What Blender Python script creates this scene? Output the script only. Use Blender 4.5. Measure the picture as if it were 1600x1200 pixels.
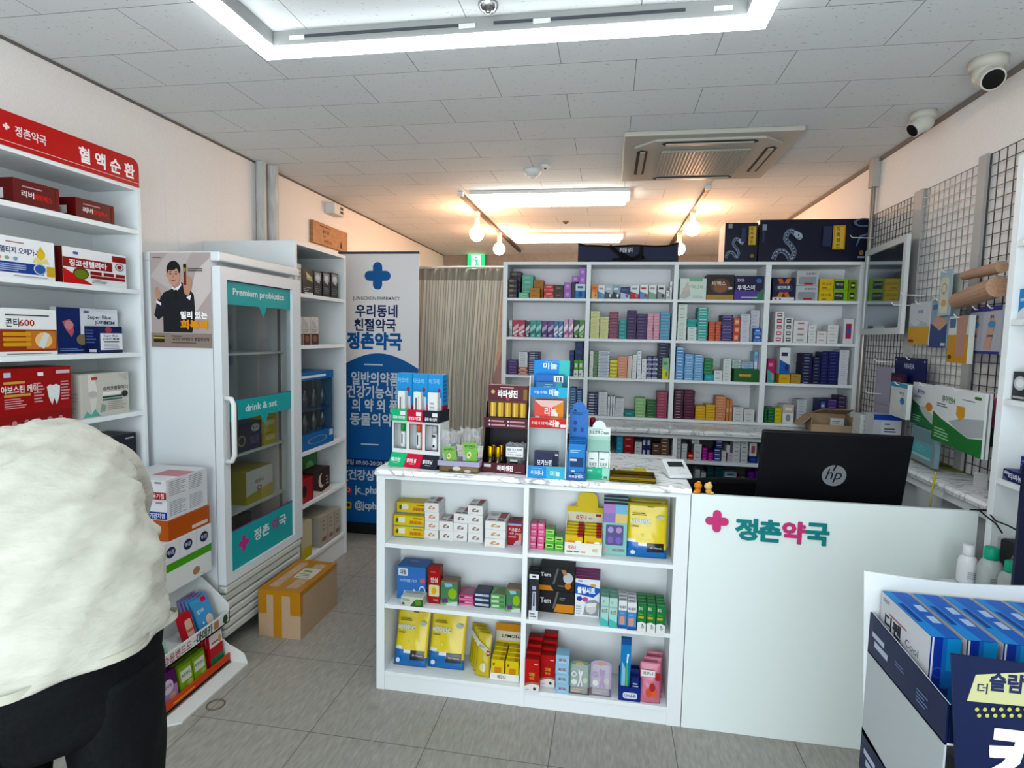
import bpy, math, random
from mathutils import Matrix, Vector
random.seed(7)
S = bpy.context.scene
for o in list(bpy.data.objects): bpy.data.objects.remove(o)

# ---------------------------------------------------------------- camera
CAM = Vector((0, 0, 1.55)); FPX = 908.2
YAW, PITCH, ROLL = 0.165350362, 0.0827596717, 0.0207004665
def _axes():
    cy, sy, cp, sp = math.cos(YAW), math.sin(YAW), math.cos(PITCH), math.sin(PITCH)
    fwd = Vector((-sy*cp, cy*cp, -sp)); right = Vector((cy, sy, 0)); up = right.cross(fwd)
    cr, sr = math.cos(ROLL), math.sin(ROLL)
    return right*cr + up*sr, up*cr - right*sr, fwd
AR, AU, AF = _axes()
cd = bpy.data.cameras.new('camera'); cam = bpy.data.objects.new('camera', cd); S.collection.objects.link(cam)
cd.sensor_width = 36.0; cd.lens = FPX/1600*36.0; cd.clip_start = 0.02
cam.matrix_world = Matrix(((AR.x, AU.x, -AF.x, CAM.x), (AR.y, AU.y, -AF.y, CAM.y), (AR.z, AU.z, -AF.z, CAM.z), (0, 0, 0, 1)))
S.camera = cam
def at(px, py, X=None, Y=None, Z=None):
    """point of the room seen at photo pixel (px, py) on a plane x=X, y=Y or z=Z (used to take measurements)"""
    d = AR*((px-800)/FPX) + AU*((600-py)/FPX) + AF
    if X is not None: t = (X-CAM.x)/d.x
    elif Y is not None: t = (Y-CAM.y)/d.y
    else: t = (Z-CAM.z)/d.z
    return CAM + d*t

# ---------------------------------------------------------------- light, world, exposure
S.view_settings.view_transform = 'Standard'; S.view_settings.look = 'None'
S.view_settings.exposure = 0.92; S.view_settings.gamma = 1.0; S.view_settings.use_curve_mapping = False
w = bpy.data.worlds.new('world'); S.world = w; w.use_nodes = True
w.node_tree.nodes['Background'].inputs[0].default_value = (0.75, 0.88, 1.0, 1)
w.node_tree.nodes['Background'].inputs[1].default_value = 0.6
RING_POWER, TUBE_POWER, BULB_POWER, DAY_POWER = 9.0, 13.0, 75.0, 76.0
ld = bpy.data.lights.new('daylight_storefront', 'AREA'); ld.shape = 'RECTANGLE'; ld.size = 3.4; ld.size_y = 2.1
ld.energy = DAY_POWER; ld.color = (0.86, 0.95, 1.0)
lo = bpy.data.objects.new('daylight_storefront', ld); S.collection.objects.link(lo)
lo.location = (-0.4, -1.42, 1.25); lo.rotation_euler = (math.radians(90), 0, 0)

# ---------------------------------------------------------------- materials
def lin(h):
    if isinstance(h, str):
        h = h.lstrip('#'); c = [int(h[i:i+2], 16)/255 for i in (0, 2, 4)]
    else: c = h
    return tuple(x/12.92 if x <= 0.04045 else ((x+0.055)/1.055)**2.4 for x in c) + (1,)
def ink(c):
    r = lin(c)[:3]; g = sum(r)/3
    return tuple(max(0.0015, g+(x-g)*1.22)*ALB*(0.86 if max(r)-min(r) > 0.08 or g < 0.1 else 1) for x in r)+(1,)
_mats = {}; ALB = 0.76     # printed card and paint reflect about three quarters of paper white
def mat(c, rough=0.5, metal=0.0, emit=0.0, alpha=1.0, trans=0.0, ior=1.45):
    k = (c, rough, metal, emit, alpha, trans)
    if k in _mats: return _mats[k]
    m = bpy.data.materials.new('paint_'+str(c).strip('#')); m.use_nodes = True
    b = m.node_tree.nodes['Principled BSDF']
    b.inputs['Base Color'].default_value = ink(c); b.inputs['Roughness'].default_value = rough
    b.inputs['Metallic'].default_value = metal; b.inputs['Specular IOR Level'].default_value = 0.22 if rough >= 0.35 and not metal else 0.5; b.inputs['IOR'].default_value = ior
    if emit: b.inputs['Emission Color'].default_value = lin(c); b.inputs['Emission Strength'].default_value = emit
    if alpha < 1: b.inputs['Alpha'].default_value = alpha
    if trans: b.inputs['Transmission Weight'].default_value = trans
    _mats[k] = m
    return m
def M(c): return c if not isinstance(c, str) else mat(c)
def noise_mat(name, c1, c2, scale=(1, 1, 1), nscale=8.0, rough=0.6, lo_=0.4, hi=0.6, bump=0.0, detail=5.0, dist=0.0):
    m = bpy.data.materials.new(name); m.use_nodes = True; nt = m.node_tree; N = nt.nodes; L = nt.links
    b = N['Principled BSDF']; b.inputs['Roughness'].default_value = rough
    tc = N.new('ShaderNodeTexCoord'); mp = N.new('ShaderNodeMapping'); mp.inputs['Scale'].default_value = scale
    nz = N.new('ShaderNodeTexNoise'); nz.inputs['Scale'].default_value = nscale; nz.inputs['Detail'].default_value = detail
    nz.inputs['Distortion'].default_value = dist
    rp = N.new('ShaderNodeValToRGB'); rp.color_ramp.elements[0].position = lo_; rp.color_ramp.elements[1].position = hi
    rp.color_ramp.elements[0].color = lin(c1); rp.color_ramp.elements[1].color = lin(c2)
    L.new(tc.outputs['Object'], mp.inputs[0]); L.new(mp.outputs[0], nz.inputs[0]); L.new(nz.outputs[0], rp.inputs[0])
    L.new(rp.outputs[0], b.inputs['Base Color'])
    if bump:
        bp = N.new('ShaderNodeBump'); bp.inputs['Strength'].default_value = bump; bp.inputs['Distance'].default_value = 0.01
        L.new(nz.outputs[0], bp.inputs['Height']); L.new(bp.outputs[0], b.inputs['Normal'])
    return m
WHITE = mat('#e8eced', 0.45); OFFW = mat('#d9dcda', 0.5); PLASTIC = mat('#e6e8e6', 0.35)
BLACK = mat('#101113', 0.4); CHROME = mat('#c8c8c8', 0.2, 1.0); GOLD = mat('#c9a23a', 0.25, 1.0)
WIRE = mat('#e8e8e8', 0.35)
CARD = noise_mat('corrugated_cardboard', '#9a8064', '#a78b6d', (3, 3, 30), 20, 0.8)
CLEAR = mat('#f4f6f8', 0.1, 0, 0, 0.16)
GLASS = bpy.data.materials.new('door_glass'); GLASS.use_nodes = True
def _glass():
    nt = GLASS.node_tree; N = nt.nodes; N.clear()
    o = N.new('ShaderNodeOutputMaterial'); mx = N.new('ShaderNodeMixShader'); t = N.new('ShaderNodeBsdfTransparent'); g = N.new('ShaderNodeBsdfGlossy')
    t.inputs[0].default_value = (0.80, 0.83, 0.83, 1); g.inputs['Roughness'].default_value = 0.03
    mx.inputs[0].default_value = 0.07
    nt.links.new(t.outputs[0], mx.inputs[1]); nt.links.new(g.outputs[0], mx.inputs[2])
    nt.links.new(mx.outputs[0], o.inputs[0])
_glass()

# ---------------------------------------------------------------- text
_txt = {}
def glyphs(s, bold):
    k = (s, bold)
    if k in _txt: return _txt[k]
    c = bpy.data.curves.new('t', 'FONT'); c.body = s; c.size = 1; c.resolution_u = 2; c.offset = bold
    ts = bpy.data.scenes.get('lettering_workshop') or bpy.data.scenes.new('lettering_workshop')
    o = bpy.data.objects.new('t', c); ts.collection.objects.link(o); vl = ts.view_layers[0]; vl.update()
    ev = o.evaluated_get(vl.depsgraph); me = ev.to_mesh()
    v = [(p.co.x, p.co.y) for p in me.vertices]; f = [tuple(p.vertices) for p in me.polygons]
    ev.to_mesh_clear(); bpy.data.objects.remove(o); bpy.data.curves.remove(c)
    if v:
        x0 = min(a for a, b in v); x1 = max(a for a, b in v); y0 = min(b for a, b in v); y1 = max(b for a, b in v)
        v = [((a-(x0+x1)/2), (b-(y0+y1)/2)) for a, b in v]
        r = (v, f, x1-x0, y1-y0)
    else: r = ([], [], 1, 1)
    _txt[k] = r
    return r

# ---------------------------------------------------------------- mesh builder
class MB:
    def __init__(s): s.v = []; s.f = []; s.mi = []; s.ms = []; s.T = None
    def _m(s, m):
        m = M(m)
        if m not in s.ms: s.ms.append(m)
        return s.ms.index(m)
    def add(s, vs, fs, m):
        b = len(s.v); i = s._m(m)
        s.v += [tuple(s.T @ Vector(p)) for p in vs] if s.T else [tuple(p) for p in vs]
        for f in fs: s.f.append(tuple(b+k for k in f)); s.mi.append(i)
        return s
    def box(s, a, b, m):
        (x0, y0, z0), (x1, y1, z1) = a, b
        return s.add([(x0, y0, z0), (x1, y0, z0), (x1, y1, z0), (x0, y1, z0), (x0, y0, z1), (x1, y0, z1), (x1, y1, z1), (x0, y1, z1)],
              [(0, 3, 2, 1), (4, 5, 6, 7), (0, 1, 5, 4), (1, 2, 6, 5), (2, 3, 7, 6), (3, 0, 4, 7)], m)
    def hexa(s, p, m):   # 4 bottom + 4 top corners
        return s.add(p, [(0, 3, 2, 1), (4, 5, 6, 7), (0, 1, 5, 4), (1, 2, 6, 5), (2, 3, 7, 6), (3, 0, 4, 7)], m)
    def prism(s, pts, O, U, V, N, d, m):     # polygon in the (U, V) frame pushed d along N
        O, U, V, N = map(Vector, (O, U, V, N)); n = len(pts)
        a = [O+U*x+V*y for x, y in pts]; b = [p+N*d for p in a]
        return s.add(a+b, [tuple(range(n-1, -1, -1)), tuple(range(n, 2*n))]+[(i, (i+1) % n, n+(i+1) % n, n+i) for i in range(n)], m)
    def tube(s, pts, r, m, n=8, close=False):
        pts = [Vector(p) for p in pts]; K = len(pts); vs = []; fs = []
        rs = r if isinstance(r, (list, tuple)) else [r]*K; up = None
        for i, p in enumerate(pts):
            t = (pts[min(i+1, K-1)]-pts[max(i-1, 0)])
            if close: t = pts[(i+1) % K]-pts[i-1]
            t.normalize()
            if up is None: up = Vector((0, 0, 1)) if abs(t.z) < 0.9 else Vector((1, 0, 0))
            a = t.cross(up).normalized(); bb = a.cross(t).normalized(); up = bb
            for k in range(n):
                q = 2*math.pi*k/n; vs.append(p+a*(math.cos(q)*rs[i])+bb*(math.sin(q)*rs[i]))
        for i in range(K if close else K-1):
            for k in range(n):
                j = (i+1) % K
                fs.append((i*n+k, i*n+(k+1) % n, j*n+(k+1) % n, j*n+k))
        if not close: fs += [tuple(range(n-1, -1, -1)), tuple(range((K-1)*n, K*n))]
        return s.add(vs, fs, m)
    def lathe(s, prof, m, n=24, c=(0, 0, 0)):   # profile of (radius, z)
        vs = []; fs = []; K = len(prof)
        for r, z in prof:
            for k in range(n):
                q = 2*math.pi*k/n; vs.append((c[0]+math.cos(q)*r, c[1]+math.sin(q)*r, c[2]+z))
        for i in range(K-1):
            for k in range(n): fs.append((i*n+k, i*n+(k+1) % n, (i+1)*n+(k+1) % n, (i+1)*n+k))
        fs += [tuple(range(n-1, -1, -1)), tuple(range((K-1)*n, K*n))]
        return s.add(vs, fs, m)
    def sph(s, c, r, m, n=16, k=10):
        rr = r if isinstance(r, (tuple, list)) else (r, r, r); vs = []; fs = []
        for i in range(k+1):
            a = math.pi*i/k
            for j in range(n):
                b = 2*math.pi*j/n; vs.append((c[0]+rr[0]*math.sin(a)*math.cos(b), c[1]+rr[1]*math.sin(a)*math.sin(b), c[2]+rr[2]*math.cos(a)))
        for i in range(k):
            for j in range(n): fs.append((i*n+j, (i+1)*n+j, (i+1)*n+(j+1) % n, i*n+(j+1) % n))
        return s.add(vs, fs, m)
    def art(s, O, U, V, N, W, H, shapes, base=0.0003, step=0.00012, clip=False):
        """flat printing on a face: fractions of the W x H face, each shape a hair above the last"""
        O, U, V, N = map(Vector, (O, U, V, N)); n = base
        for sh in shapes:
            k = sh[0]; n += step
            def P(x, y):
                if clip: x = min(1, max(0, x)); y = min(1, max(0, y))
                return O+U*(x*W)+V*(y*H)+N*n
            if k == 'r':
                x0, y0, x1, y1, c = sh[1:]; s.add([P(x0, y0), P(x1, y0), P(x1, y1), P(x0, y1)], [(0, 1, 2, 3)], c)
            elif k == 'p': s.add([P(*q) for q in sh[1]], [tuple(range(len(sh[1])))], sh[2])
            elif k == 'e':
                cx, cy, rx, ry, c = sh[1:]; s.add([P(cx+rx*math.cos(i*math.pi/10), cy+ry*math.sin(i*math.pi/10)) for i in range(20)], [tuple(range(20))], c)
            elif k == 'o':   # ring
                cx, cy, rx, ry, th, c = sh[1:]; vs = []
                for i in range(20):
                    a = i*math.pi/10
                    vs += [P(cx+rx*math.cos(a), cy+ry*math.sin(a)), P(cx+rx*(1-th)*math.cos(a), cy+ry*(1-th)*math.sin(a))]
                s.add(vs, [(2*i, 2*((i+1) % 20), 2*((i+1) % 20)+1, 2*i+1) for i in range(20)], c)
            elif k == 'rr':
                x0, y0, x1, y1, r, c = sh[1:]; pts = []; ry = r*W/H
                for (ax, ay, q0) in ((x1-r, y0+ry, -90), (x1-r, y1-ry, 0), (x0+r, y1-ry, 90), (x0+r, y0+ry, 180)):
                    for q in range(5):
                        a = math.radians(q0+q*22.5); pts.append((ax+r*math.cos(a), ay+ry*math.sin(a)))
                s.add([P(*q) for q in pts], [tuple(range(20))], c)
            elif k == 'x':   # round-ended cross
                cx, cy, sz, c = sh[1:]; t = 0.36*sz
                sy = sz*W/H; ty = t*W/H
                for (hx, hy, rx, ry) in ((sz, ty, t, ty), (t, sy, t, ty)):
                    pts = []
                    for (sx_, sy_, q0) in ((1, -1, -90), (1, 1, 0), (-1, 1, 90), (-1, -1, 180)):
                        for q in range(5):
                            a = math.radians(q0+q*22.5)
                            pts.append((cx+sx_*(hx-rx)+rx*math.cos(a), cy+sy_*(hy-ry)+ry*math.sin(a)))
                    s.add([P(*q) for q in pts], [tuple(range(20))], c); n += step
            elif k == 't':   # ('t', cx, cy, height, text, colour, [max width], [bold])
                cx, cy, h, tx, c = sh[1:6]; wmax = sh[6] if len(sh) > 6 else None; bold = sh[7] if len(sh) > 7 else 0.018
                v, f, tw, th = glyphs(tx, min(bold, .02)); sc = h*H/0.86; sx = sc; e = (bold-.02)*.9
                if wmax: sx = min(sc*1.25, wmax*W/tw)
                for dx, dy in (((0, 0),) if bold <= .02 else ((e, e), (-e, e), (e, -e), (-e, -e))):
                    s.add([O+U*(cx*W+(a+dx)*sx)+V*(cy*H+(b+dy)*sc)+N*n for a, b in v], f, c); n += step*.1
            elif k == 'l':   # fine print rendered as grey rows
                x0, y0, x1, y1, rows, c = sh[1:]; rnd = random.Random(int(x0*99+y0*77+rows))
                for i in range(rows):
                    yy = y1-(y1-y0)*(i+0.3)/rows; hh = (y1-y0)/rows*0.45; e = x0+(x1-x0)*(0.65+0.35*rnd.random())
                    s.add([P(x0, yy-hh), P(e, yy-hh), P(e, yy), P(x0, yy)], [(0, 1, 2, 3)], c)
        return s
    def build(s, name, parent=None, smooth=False, loc=None, rz=0.0, origin=None, kind=None):
        me = bpy.data.meshes.new(name)
        if origin is not None:
            o_ = Vector(origin); s.v = [tuple(Vector(p)-o_) for p in s.v]
        me.from_pydata(s.v, [], s.f)
        for m in s.ms: me.materials.append(m)
        me.polygons.foreach_set('material_index', s.mi)
        if smooth: me.polygons.foreach_set('use_smooth', [True]*len(s.f))
        me.update()
        o = bpy.data.objects.new(name, me); S.collection.objects.link(o)
        if origin is not None: o.location = origin
        if loc is not None: o.location = loc
        o.rotation_euler = (0, 0, rz)
        if parent is not None: o.parent = parent
        if kind: o['kind'] = kind
        return o
def bev(o, w=0.003, seg=2):
    m = o.modifiers.new('bevel', 'BEVEL'); m.width = w; m.segments = seg; m.limit_method = 'ANGLE'; m.angle_limit = math.radians(40)
    return o
def tag(o, label, cat, group=None):
    o['label'] = label; o['category'] = cat
    if group: o['group'] = group
    return o
def empty(name, label, cat, loc=(0, 0, 0), rz=0.0, group=None):
    o = bpy.data.objects.new(name, None); S.collection.objects.link(o); o.empty_display_size = 0.05
    o.location = loc; o.rotation_euler = (0, 0, rz); return tag(o, label, cat, group)
def copy_tree(o, parent=None):
    c = o.copy(); S.collection.objects.link(c); c.parent = parent
    for ch in list(o.children): copy_tree(ch, c)
    return c
def sameplace(o, parent):      # child mesh already written in the parent's local coordinates
    o.parent = parent; return o
def box_faces(w, d, h):
    return {'front': ((-w/2, 0, 0), (1, 0, 0), (0, 0, 1), (0, -1, 0), w, h), 'right': ((w/2, 0, 0), (0, 1, 0), (0, 0, 1), (1, 0, 0), d, h),
            'left': ((-w/2, d, 0), (0, -1, 0), (0, 0, 1), (-1, 0, 0), d, h), 'top': ((-w/2, 0, h), (1, 0, 0), (0, 1, 0), (0, 0, 1), w, d)}
def pack(name, label, cat, L, R, z0, z1, d, color, group=None, gap=0.0008, part='printed_front', rough=0.4, **art):
    """a carton whose front face runs from L to R (xy points), z0..z1, reaching d behind the face"""
    L = Vector((L[0], L[1])); R = Vector((R[0], R[1])); c = (L+R)/2; w = (R-L).length - gap; h = z1-z0-gap
    rz = math.atan2(R.y-L.y, R.x-L.x)
    mb = MB(); bc = M(color) if not isinstance(color, str) else mat(color, rough); mb.box((-w/2, 0, 0), (w/2, d, h), bc)
    fs = box_faces(w, d, h)
    small = part is None
    if small:
        for k, sh in art.items(): mb.art(*fs[k], sh, clip=True)
    o = mb.build(name, loc=(c.x, c.y, z0+gap*0.5), rz=rz); tag(o, label, cat, group)
    if not small:
        for k, sh in art.items():
            if sh:
                q = MB(); q.art(*fs[k], sh, clip=True); q.build(part if k == 'front' else 'printed_'+k, o)
    return o
def pxpack(name, label, cat, x0, x1, yt, z0, d, color, X=None, Y=None, h=None, **kw):
    """same, from photo pixels on a known front plane"""
    ym = kw.pop('ym', yt+8)
    a = at(x0, ym, X=X, Y=Y); b = at(x1, ym, X=X, Y=Y); z1 = z0+h if h else at((x0+x1)/2, yt, X=X, Y=Y).z
    return pack(name, label, cat, a, b, z0, z1, d, color, **kw)
ORD = ['', 'first', 'second', 'third', 'fourth', 'fifth', 'sixth', 'seventh', 'eighth', 'ninth', 'tenth', 'eleventh', 'twelfth', 'thirteenth']
# ================================================================ room shell
HC = 2.667; XL, XR, YB, YF = -2.364, 1.575, 8.06, -1.5
def struct(name, a, b, m):
    o = MB().box(a, b, m).build(name); o['kind'] = 'structure'; return o
def floor_mat():
    m = noise_mat('vinyl_tile', '#7f7b74', '#918e86', (7, 1.4, 1), 14, 0.42, 0.3, 0.7, 0, 8)
    nt = m.node_tree; N = nt.nodes; L = nt.links; b = N['Principled BSDF']; tc = [n for n in N if n.type == 'TEX_COORD'][0]
    base = [n for n in N if n.type == 'VALTORGB'][0]
    n2 = N.new('ShaderNodeTexNoise'); n2.inputs['Scale'].default_value = 60; n2.inputs['Detail'].default_value = 3
    mp2 = N.new('ShaderNodeMapping'); mp2.inputs['Scale'].default_value = (1, 0.25, 1)
    L.new(tc.outputs['Object'], mp2.inputs[0]); L.new(mp2.outputs[0], n2.inputs[0])
    mx0 = N.new('ShaderNodeMixRGB'); mx0.blend_type = 'OVERLAY'; mx0.inputs[0].default_value = 0.3
    L.new(base.outputs[0], mx0.inputs[1]); L.new(n2.outputs[0], mx0.inputs[2])
    sp = N.new('ShaderNodeSeparateXYZ'); L.new(tc.outputs['Object'], sp.inputs[0])
    prev = None
    for ax, off, per in ((0, 0.293, 0.4645), (1, 1.982, 0.468)):
        a = N.new('ShaderNodeMath'); a.operation = 'SUBTRACT'; a.inputs[1].default_value = off-per*20; L.new(sp.outputs[ax], a.inputs[0])
        f = N.new('ShaderNodeMath'); f.operation = 'MODULO'; f.inputs[1].default_value = per; L.new(a.outputs[0], f.inputs[0])
        l = N.new('ShaderNodeMath'); l.operation = 'LESS_THAN'; l.inputs[1].default_value = 0.0035; L.new(f.outputs[0], l.inputs[0])
        if prev:
            mxx = N.new('ShaderNodeMath'); mxx.operation = 'MAXIMUM'; L.new(prev.outputs[0], mxx.inputs[0]); L.new(l.outputs[0], mxx.inputs[1]); prev = mxx
        else: prev = l
    mx = N.new('ShaderNodeMixRGB'); mx.inputs[2].default_value = lin('#4f4c47'); L.new(prev.outputs[0], mx.inputs[0]); L.new(mx0.outputs[0], mx.inputs[1])
    L.new(mx.outputs[0], b.inputs['Base Color']); return m
def ceil_mat():
    m = bpy.data.materials.new('ceiling_tile'); m.use_nodes = True; nt = m.node_tree; N = nt.nodes; L = nt.links; b = N['Principled BSDF']
    b.inputs['Roughness'].default_value = 0.85
    tc = N.new('ShaderNodeTexCoord'); mp = N.new('ShaderNodeMapping'); mp.inputs['Location'].default_value = (-0.369, -2.482, 0)
    br = N.new('ShaderNodeTexBrick'); br.inputs['Scale'].default_value = 1; br.inputs['Brick Width'].default_value = 0.6065; br.inputs['Row Height'].default_value = 0.3015
    br.inputs['Mortar Size'].default_value = 0.0016; br.inputs['Mortar Smooth'].default_value = 0.2; br.inputs['Bias'].default_value = -0.5
    br.inputs['Color1'].default_value = lin('#d2d5d5'); br.inputs['Color2'].default_value = lin('#cbcecf'); br.inputs['Mortar'].default_value = lin('#666666')
    L.new(tc.outputs['Object'], mp.inputs[0]); L.new(mp.outputs[0], br.inputs[0])
    mp2 = N.new('ShaderNodeMapping'); mp2.inputs['Scale'].default_value = (1, 2.2, 1); L.new(tc.outputs['Object'], mp2.inputs[0])
    nz = N.new('ShaderNodeTexNoise'); nz.inputs['Scale'].default_value = 55; nz.inputs['Detail'].default_value = 2; L.new(mp2.outputs[0], nz.inputs[0])
    rp = N.new('ShaderNodeValToRGB'); rp.color_ramp.elements[0].position = 0.27; rp.color_ramp.elements[1].position = 0.34
    rp.color_ramp.elements[0].color = (0.55, 0.55, 0.55, 1); rp.color_ramp.elements[1].color = (1, 1, 1, 1); L.new(nz.outputs[0], rp.inputs[0])
    mx = N.new('ShaderNodeMixRGB'); mx.blend_type = 'MULTIPLY'; mx.inputs[0].default_value = 1; L.new(br.outputs[0], mx.inputs[1]); L.new(rp.outputs[0], mx.inputs[2])
    L.new(mx.outputs[0], b.inputs['Base Color']); return m
def marble_mat(name, c1='#dfe1e0', c2='#8d8f92'):
    m = bpy.data.materials.new(name); m.use_nodes = True; nt = m.node_tree; N = nt.nodes; L = nt.links; b = N['Principled BSDF']
    b.inputs['Roughness'].default_value = 0.25
    tc = N.new('ShaderNodeTexCoord'); mp = N.new('ShaderNodeMapping'); mp.inputs['Scale'].default_value = (1, 2.6, 1.5)
    nz = N.new('ShaderNodeTexNoise'); nz.inputs['Scale'].default_value = 3.2; nz.inputs['Detail'].default_value = 5; nz.inputs['Distortion'].default_value = 2.2
    a = N.new('ShaderNodeMath'); a.operation = 'SUBTRACT'; a.inputs[1].default_value = 0.5
    ab = N.new('ShaderNodeMath'); ab.operation = 'ABSOLUTE'
    rp = N.new('ShaderNodeValToRGB'); e = rp.color_ramp.elements; e[0].position = 0.0; e[0].color = lin(c2); e[1].position = 0.03; e[1].color = lin(c1)
    L.new(tc.outputs['Object'], mp.inputs[0]); L.new(mp.outputs[0], nz.inputs[0]); L.new(nz.outputs[0], a.inputs[0]); L.new(a.outputs[0], ab.inputs[0]); L.new(ab.outputs[0], rp.inputs[0])
    L.new(rp.outputs[0], b.inputs['Base Color']); return m
MARBLE = marble_mat('marble_laminate'); MARBLE2 = marble_mat('marble_laminate_grey', '#d2d3d3', '#9a9b9d')
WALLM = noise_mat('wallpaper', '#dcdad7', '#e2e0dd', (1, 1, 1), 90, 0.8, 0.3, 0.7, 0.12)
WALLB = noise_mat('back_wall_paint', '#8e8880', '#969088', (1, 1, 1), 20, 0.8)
struct('floor', (XL, YF, -0.06), (XR, YB, 0), floor_mat())
struct('ceiling', (XL, YF, HC), (XR, YB, HC+0.08), ceil_mat())
struct('wall_left', (XL-0.1, YF, 0), (XL, YB, HC), WALLM)
struct('wall_right', (XR, YF, 0), (XR+0.1, YB, HC), WALLM)
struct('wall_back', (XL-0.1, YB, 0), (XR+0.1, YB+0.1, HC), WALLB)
wf = MB(); wf.box((XL-0.1, YF-0.1, 0), (XR+0.1, YF, 0.15), WALLM); wf.box((XL-0.1, YF-0.1, 2.35), (XR+0.1, YF, HC), WALLM)
wf.box((XL-0.1, YF-0.1, 0.15), (XL+0.2, YF, 2.35), WALLM); wf.box((XR-0.2, YF-0.1, 0.15), (XR+0.1, YF, 2.35), WALLM)
wf = wf.build('wall_front'); wf['kind'] = 'structure'
wn = MB()
for i in range(4):
    x = XL+0.2+i*(XR-XL-0.4)/3; wn.box((x-0.025, YF-0.07, 0.15), (x+0.025, YF-0.02, 2.35), mat('#8a8c8e', 0.3, 0.6))
wn.box((XL+0.2, YF-0.045, 0.15), (XR-0.2, YF-0.04, 2.35), GLASS)
wn = wn.build('window_1'); wn['kind'] = 'structure'
struct('trim_1', (XL, YF, HC-0.012), (XL+0.006, YB, HC-0.001), mat('#6f6a66'))
struct('trim_2', (XR-0.012, YF, HC-0.022), (XR, YB, HC-0.001), mat('#857d78'))
tm = MB()
for px in (256, 275, 336):
    y = at(px, 200, X=XL).y; tm.box((XL, y-0.003, 1.9), (XL+0.0012, y+0.003, HC-0.02), mat('#fbfaf8', .8))
tm = tm.build('trim_3'); tm['kind'] = 'structure'

# ---------------------------------------------------------------- lamps and ceiling fittings
def part(parent, name, a, b, m, w=0.0):
    p = parent.location; o = MB().box(tuple(Vector(a)-p), tuple(Vector(b)-p), m).build(name, parent)
    if w: bev(o, w)
    return o
zb = 2.600
oL = at(417, 94, Z=zb); oR = at(1195, 45.5, Z=zb); iL = at(424, 77, Z=zb)
x0, x1, y1, y0 = oL.x, oR.x, oL.y, 0.92; wd = 0.075
ring = empty('ceiling_light', 'large white rectangular frame lamp glowing on the front ceiling', 'ceiling light', ((x0+x1)/2, (y0+y1)/2, HC))
LAMP = mat('#f4fbff', 0.5, 0, RING_POWER)
for a, b in (((x0, y1-wd), (x1, y1)), ((x0, y0), (x1, y0+wd)), ((x0, y0+wd), (x0+wd, y1-wd)), ((x1-wd, y0+wd), (x1, y1-wd))):
    part(ring, 'diffuser', (a[0], a[1], zb), (b[0], b[1], zb+0.012), LAMP)
    part(ring, 'housing', (a[0]+0.002, a[1]+0.002, zb+0.012), (b[0]-0.002, b[1]-0.002, HC-0.001), mat('#9a9c9a', .5))
for cx in (x0+0.5, x1-0.62):
    part(ring, 'vent_slot', (cx-0.3, y1-wd-0.002, zb+0.036), (cx+0.35, y1-wd+0.001, zb+0.046), mat('#4c5056'))
for cx in (x0+0.17, x0+0.82, x1-0.75, x1-0.15):
    part(ring, 'clip', (cx-0.03, y1-wd-0.004, zb+0.03), (cx+0.03, y1-wd+0.001, zb+0.044), PLASTIC)
def tube_light(pa, pb, yd, label):
    a = at(*pa, Z=2.625); b = at(*pb, Z=2.625); x0, x1, y0 = a.x, b.x, a.y
    t = empty('fluorescent_light', label, 'ceiling light', ((x0+x1)/2, y0+yd/2, HC), group='fluorescent lights at the back')
    part(t, 'diffuser', (x0+0.03, y0+0.02, 2.605), (x1-0.03, y0+yd-0.02, 2.64), mat('#fff6ea', 0.5, 0, TUBE_POWER), 0.008)
    part(t, 'housing', (x0, y0, 2.64), (x1, y0+yd, HC-0.001), PLASTIC)
tube_light((733, 307), (985, 302), 0.33, 'long bright ceiling light in front of the other one, between the pendant tracks')
tube_light((795, 370), (974, 369), 0.33, 'farther long ceiling light, nearest the back wall')
def track(xt, ya, yb, bulbs, side):
    t = empty('lighting_track', f'thin dark ceiling track carrying globe bulbs, on the {side} side', 'light track', (xt, (ya+yb)/2, HC))
    part(t, 'rail', (xt-0.016, ya, HC-0.03), (xt+0.016, yb, HC-0.001), mat('#5a4b44'))
    part(t, 'end_cap', (xt-0.022, ya-0.03, HC-0.03), (xt+0.022, ya-0.001, HC-0.001), PLASTIC)
    for (px, py), nm in bulbs:
        p = at(px, py, X=xt); l = empty('pendant_lamp', nm, 'pendant lamp', (xt, p.y, HC-0.03), group='globe pendant lamps')
        zc = p.z-(HC-0.03)
        MB().box((-0.02, -0.035, -0.03), (0.02, 0.035, -0.0005), PLASTIC).build('adapter', l)
        MB().tube([(0, 0, -0.03), (0, 0, zc+0.13)], 0.006, PLASTIC).build('stem', l)
        MB().lathe([(0.02, zc+0.14), (0.024, zc+0.13), (0.024, zc+0.07), (0.03, zc+0.055)], PLASTIC, 16).build('socket', l, True)
        MB().sph((0, 0, zc), 0.062, mat('#ffbe8c', 0.4, 0, BULB_POWER), 20, 14).build('bulb', l, True)
    return t
track(-1.20, at(718, 301, Z=HC).y, 7.6, (((745, 366), 'nearer glowing globe bulb left of the ceiling light, over the curtain'), ((780, 389), 'farther glowing globe bulb beside the green exit sign')), 'left')
track(0.665, at(1099, 291, Z=HC).y, 7.6, (((1082, 357), 'glowing globe bulb left of the snake-printed cartons'), ((1061, 389), 'glowing globe bulb half hidden by the navy bag')), 'right')
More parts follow.
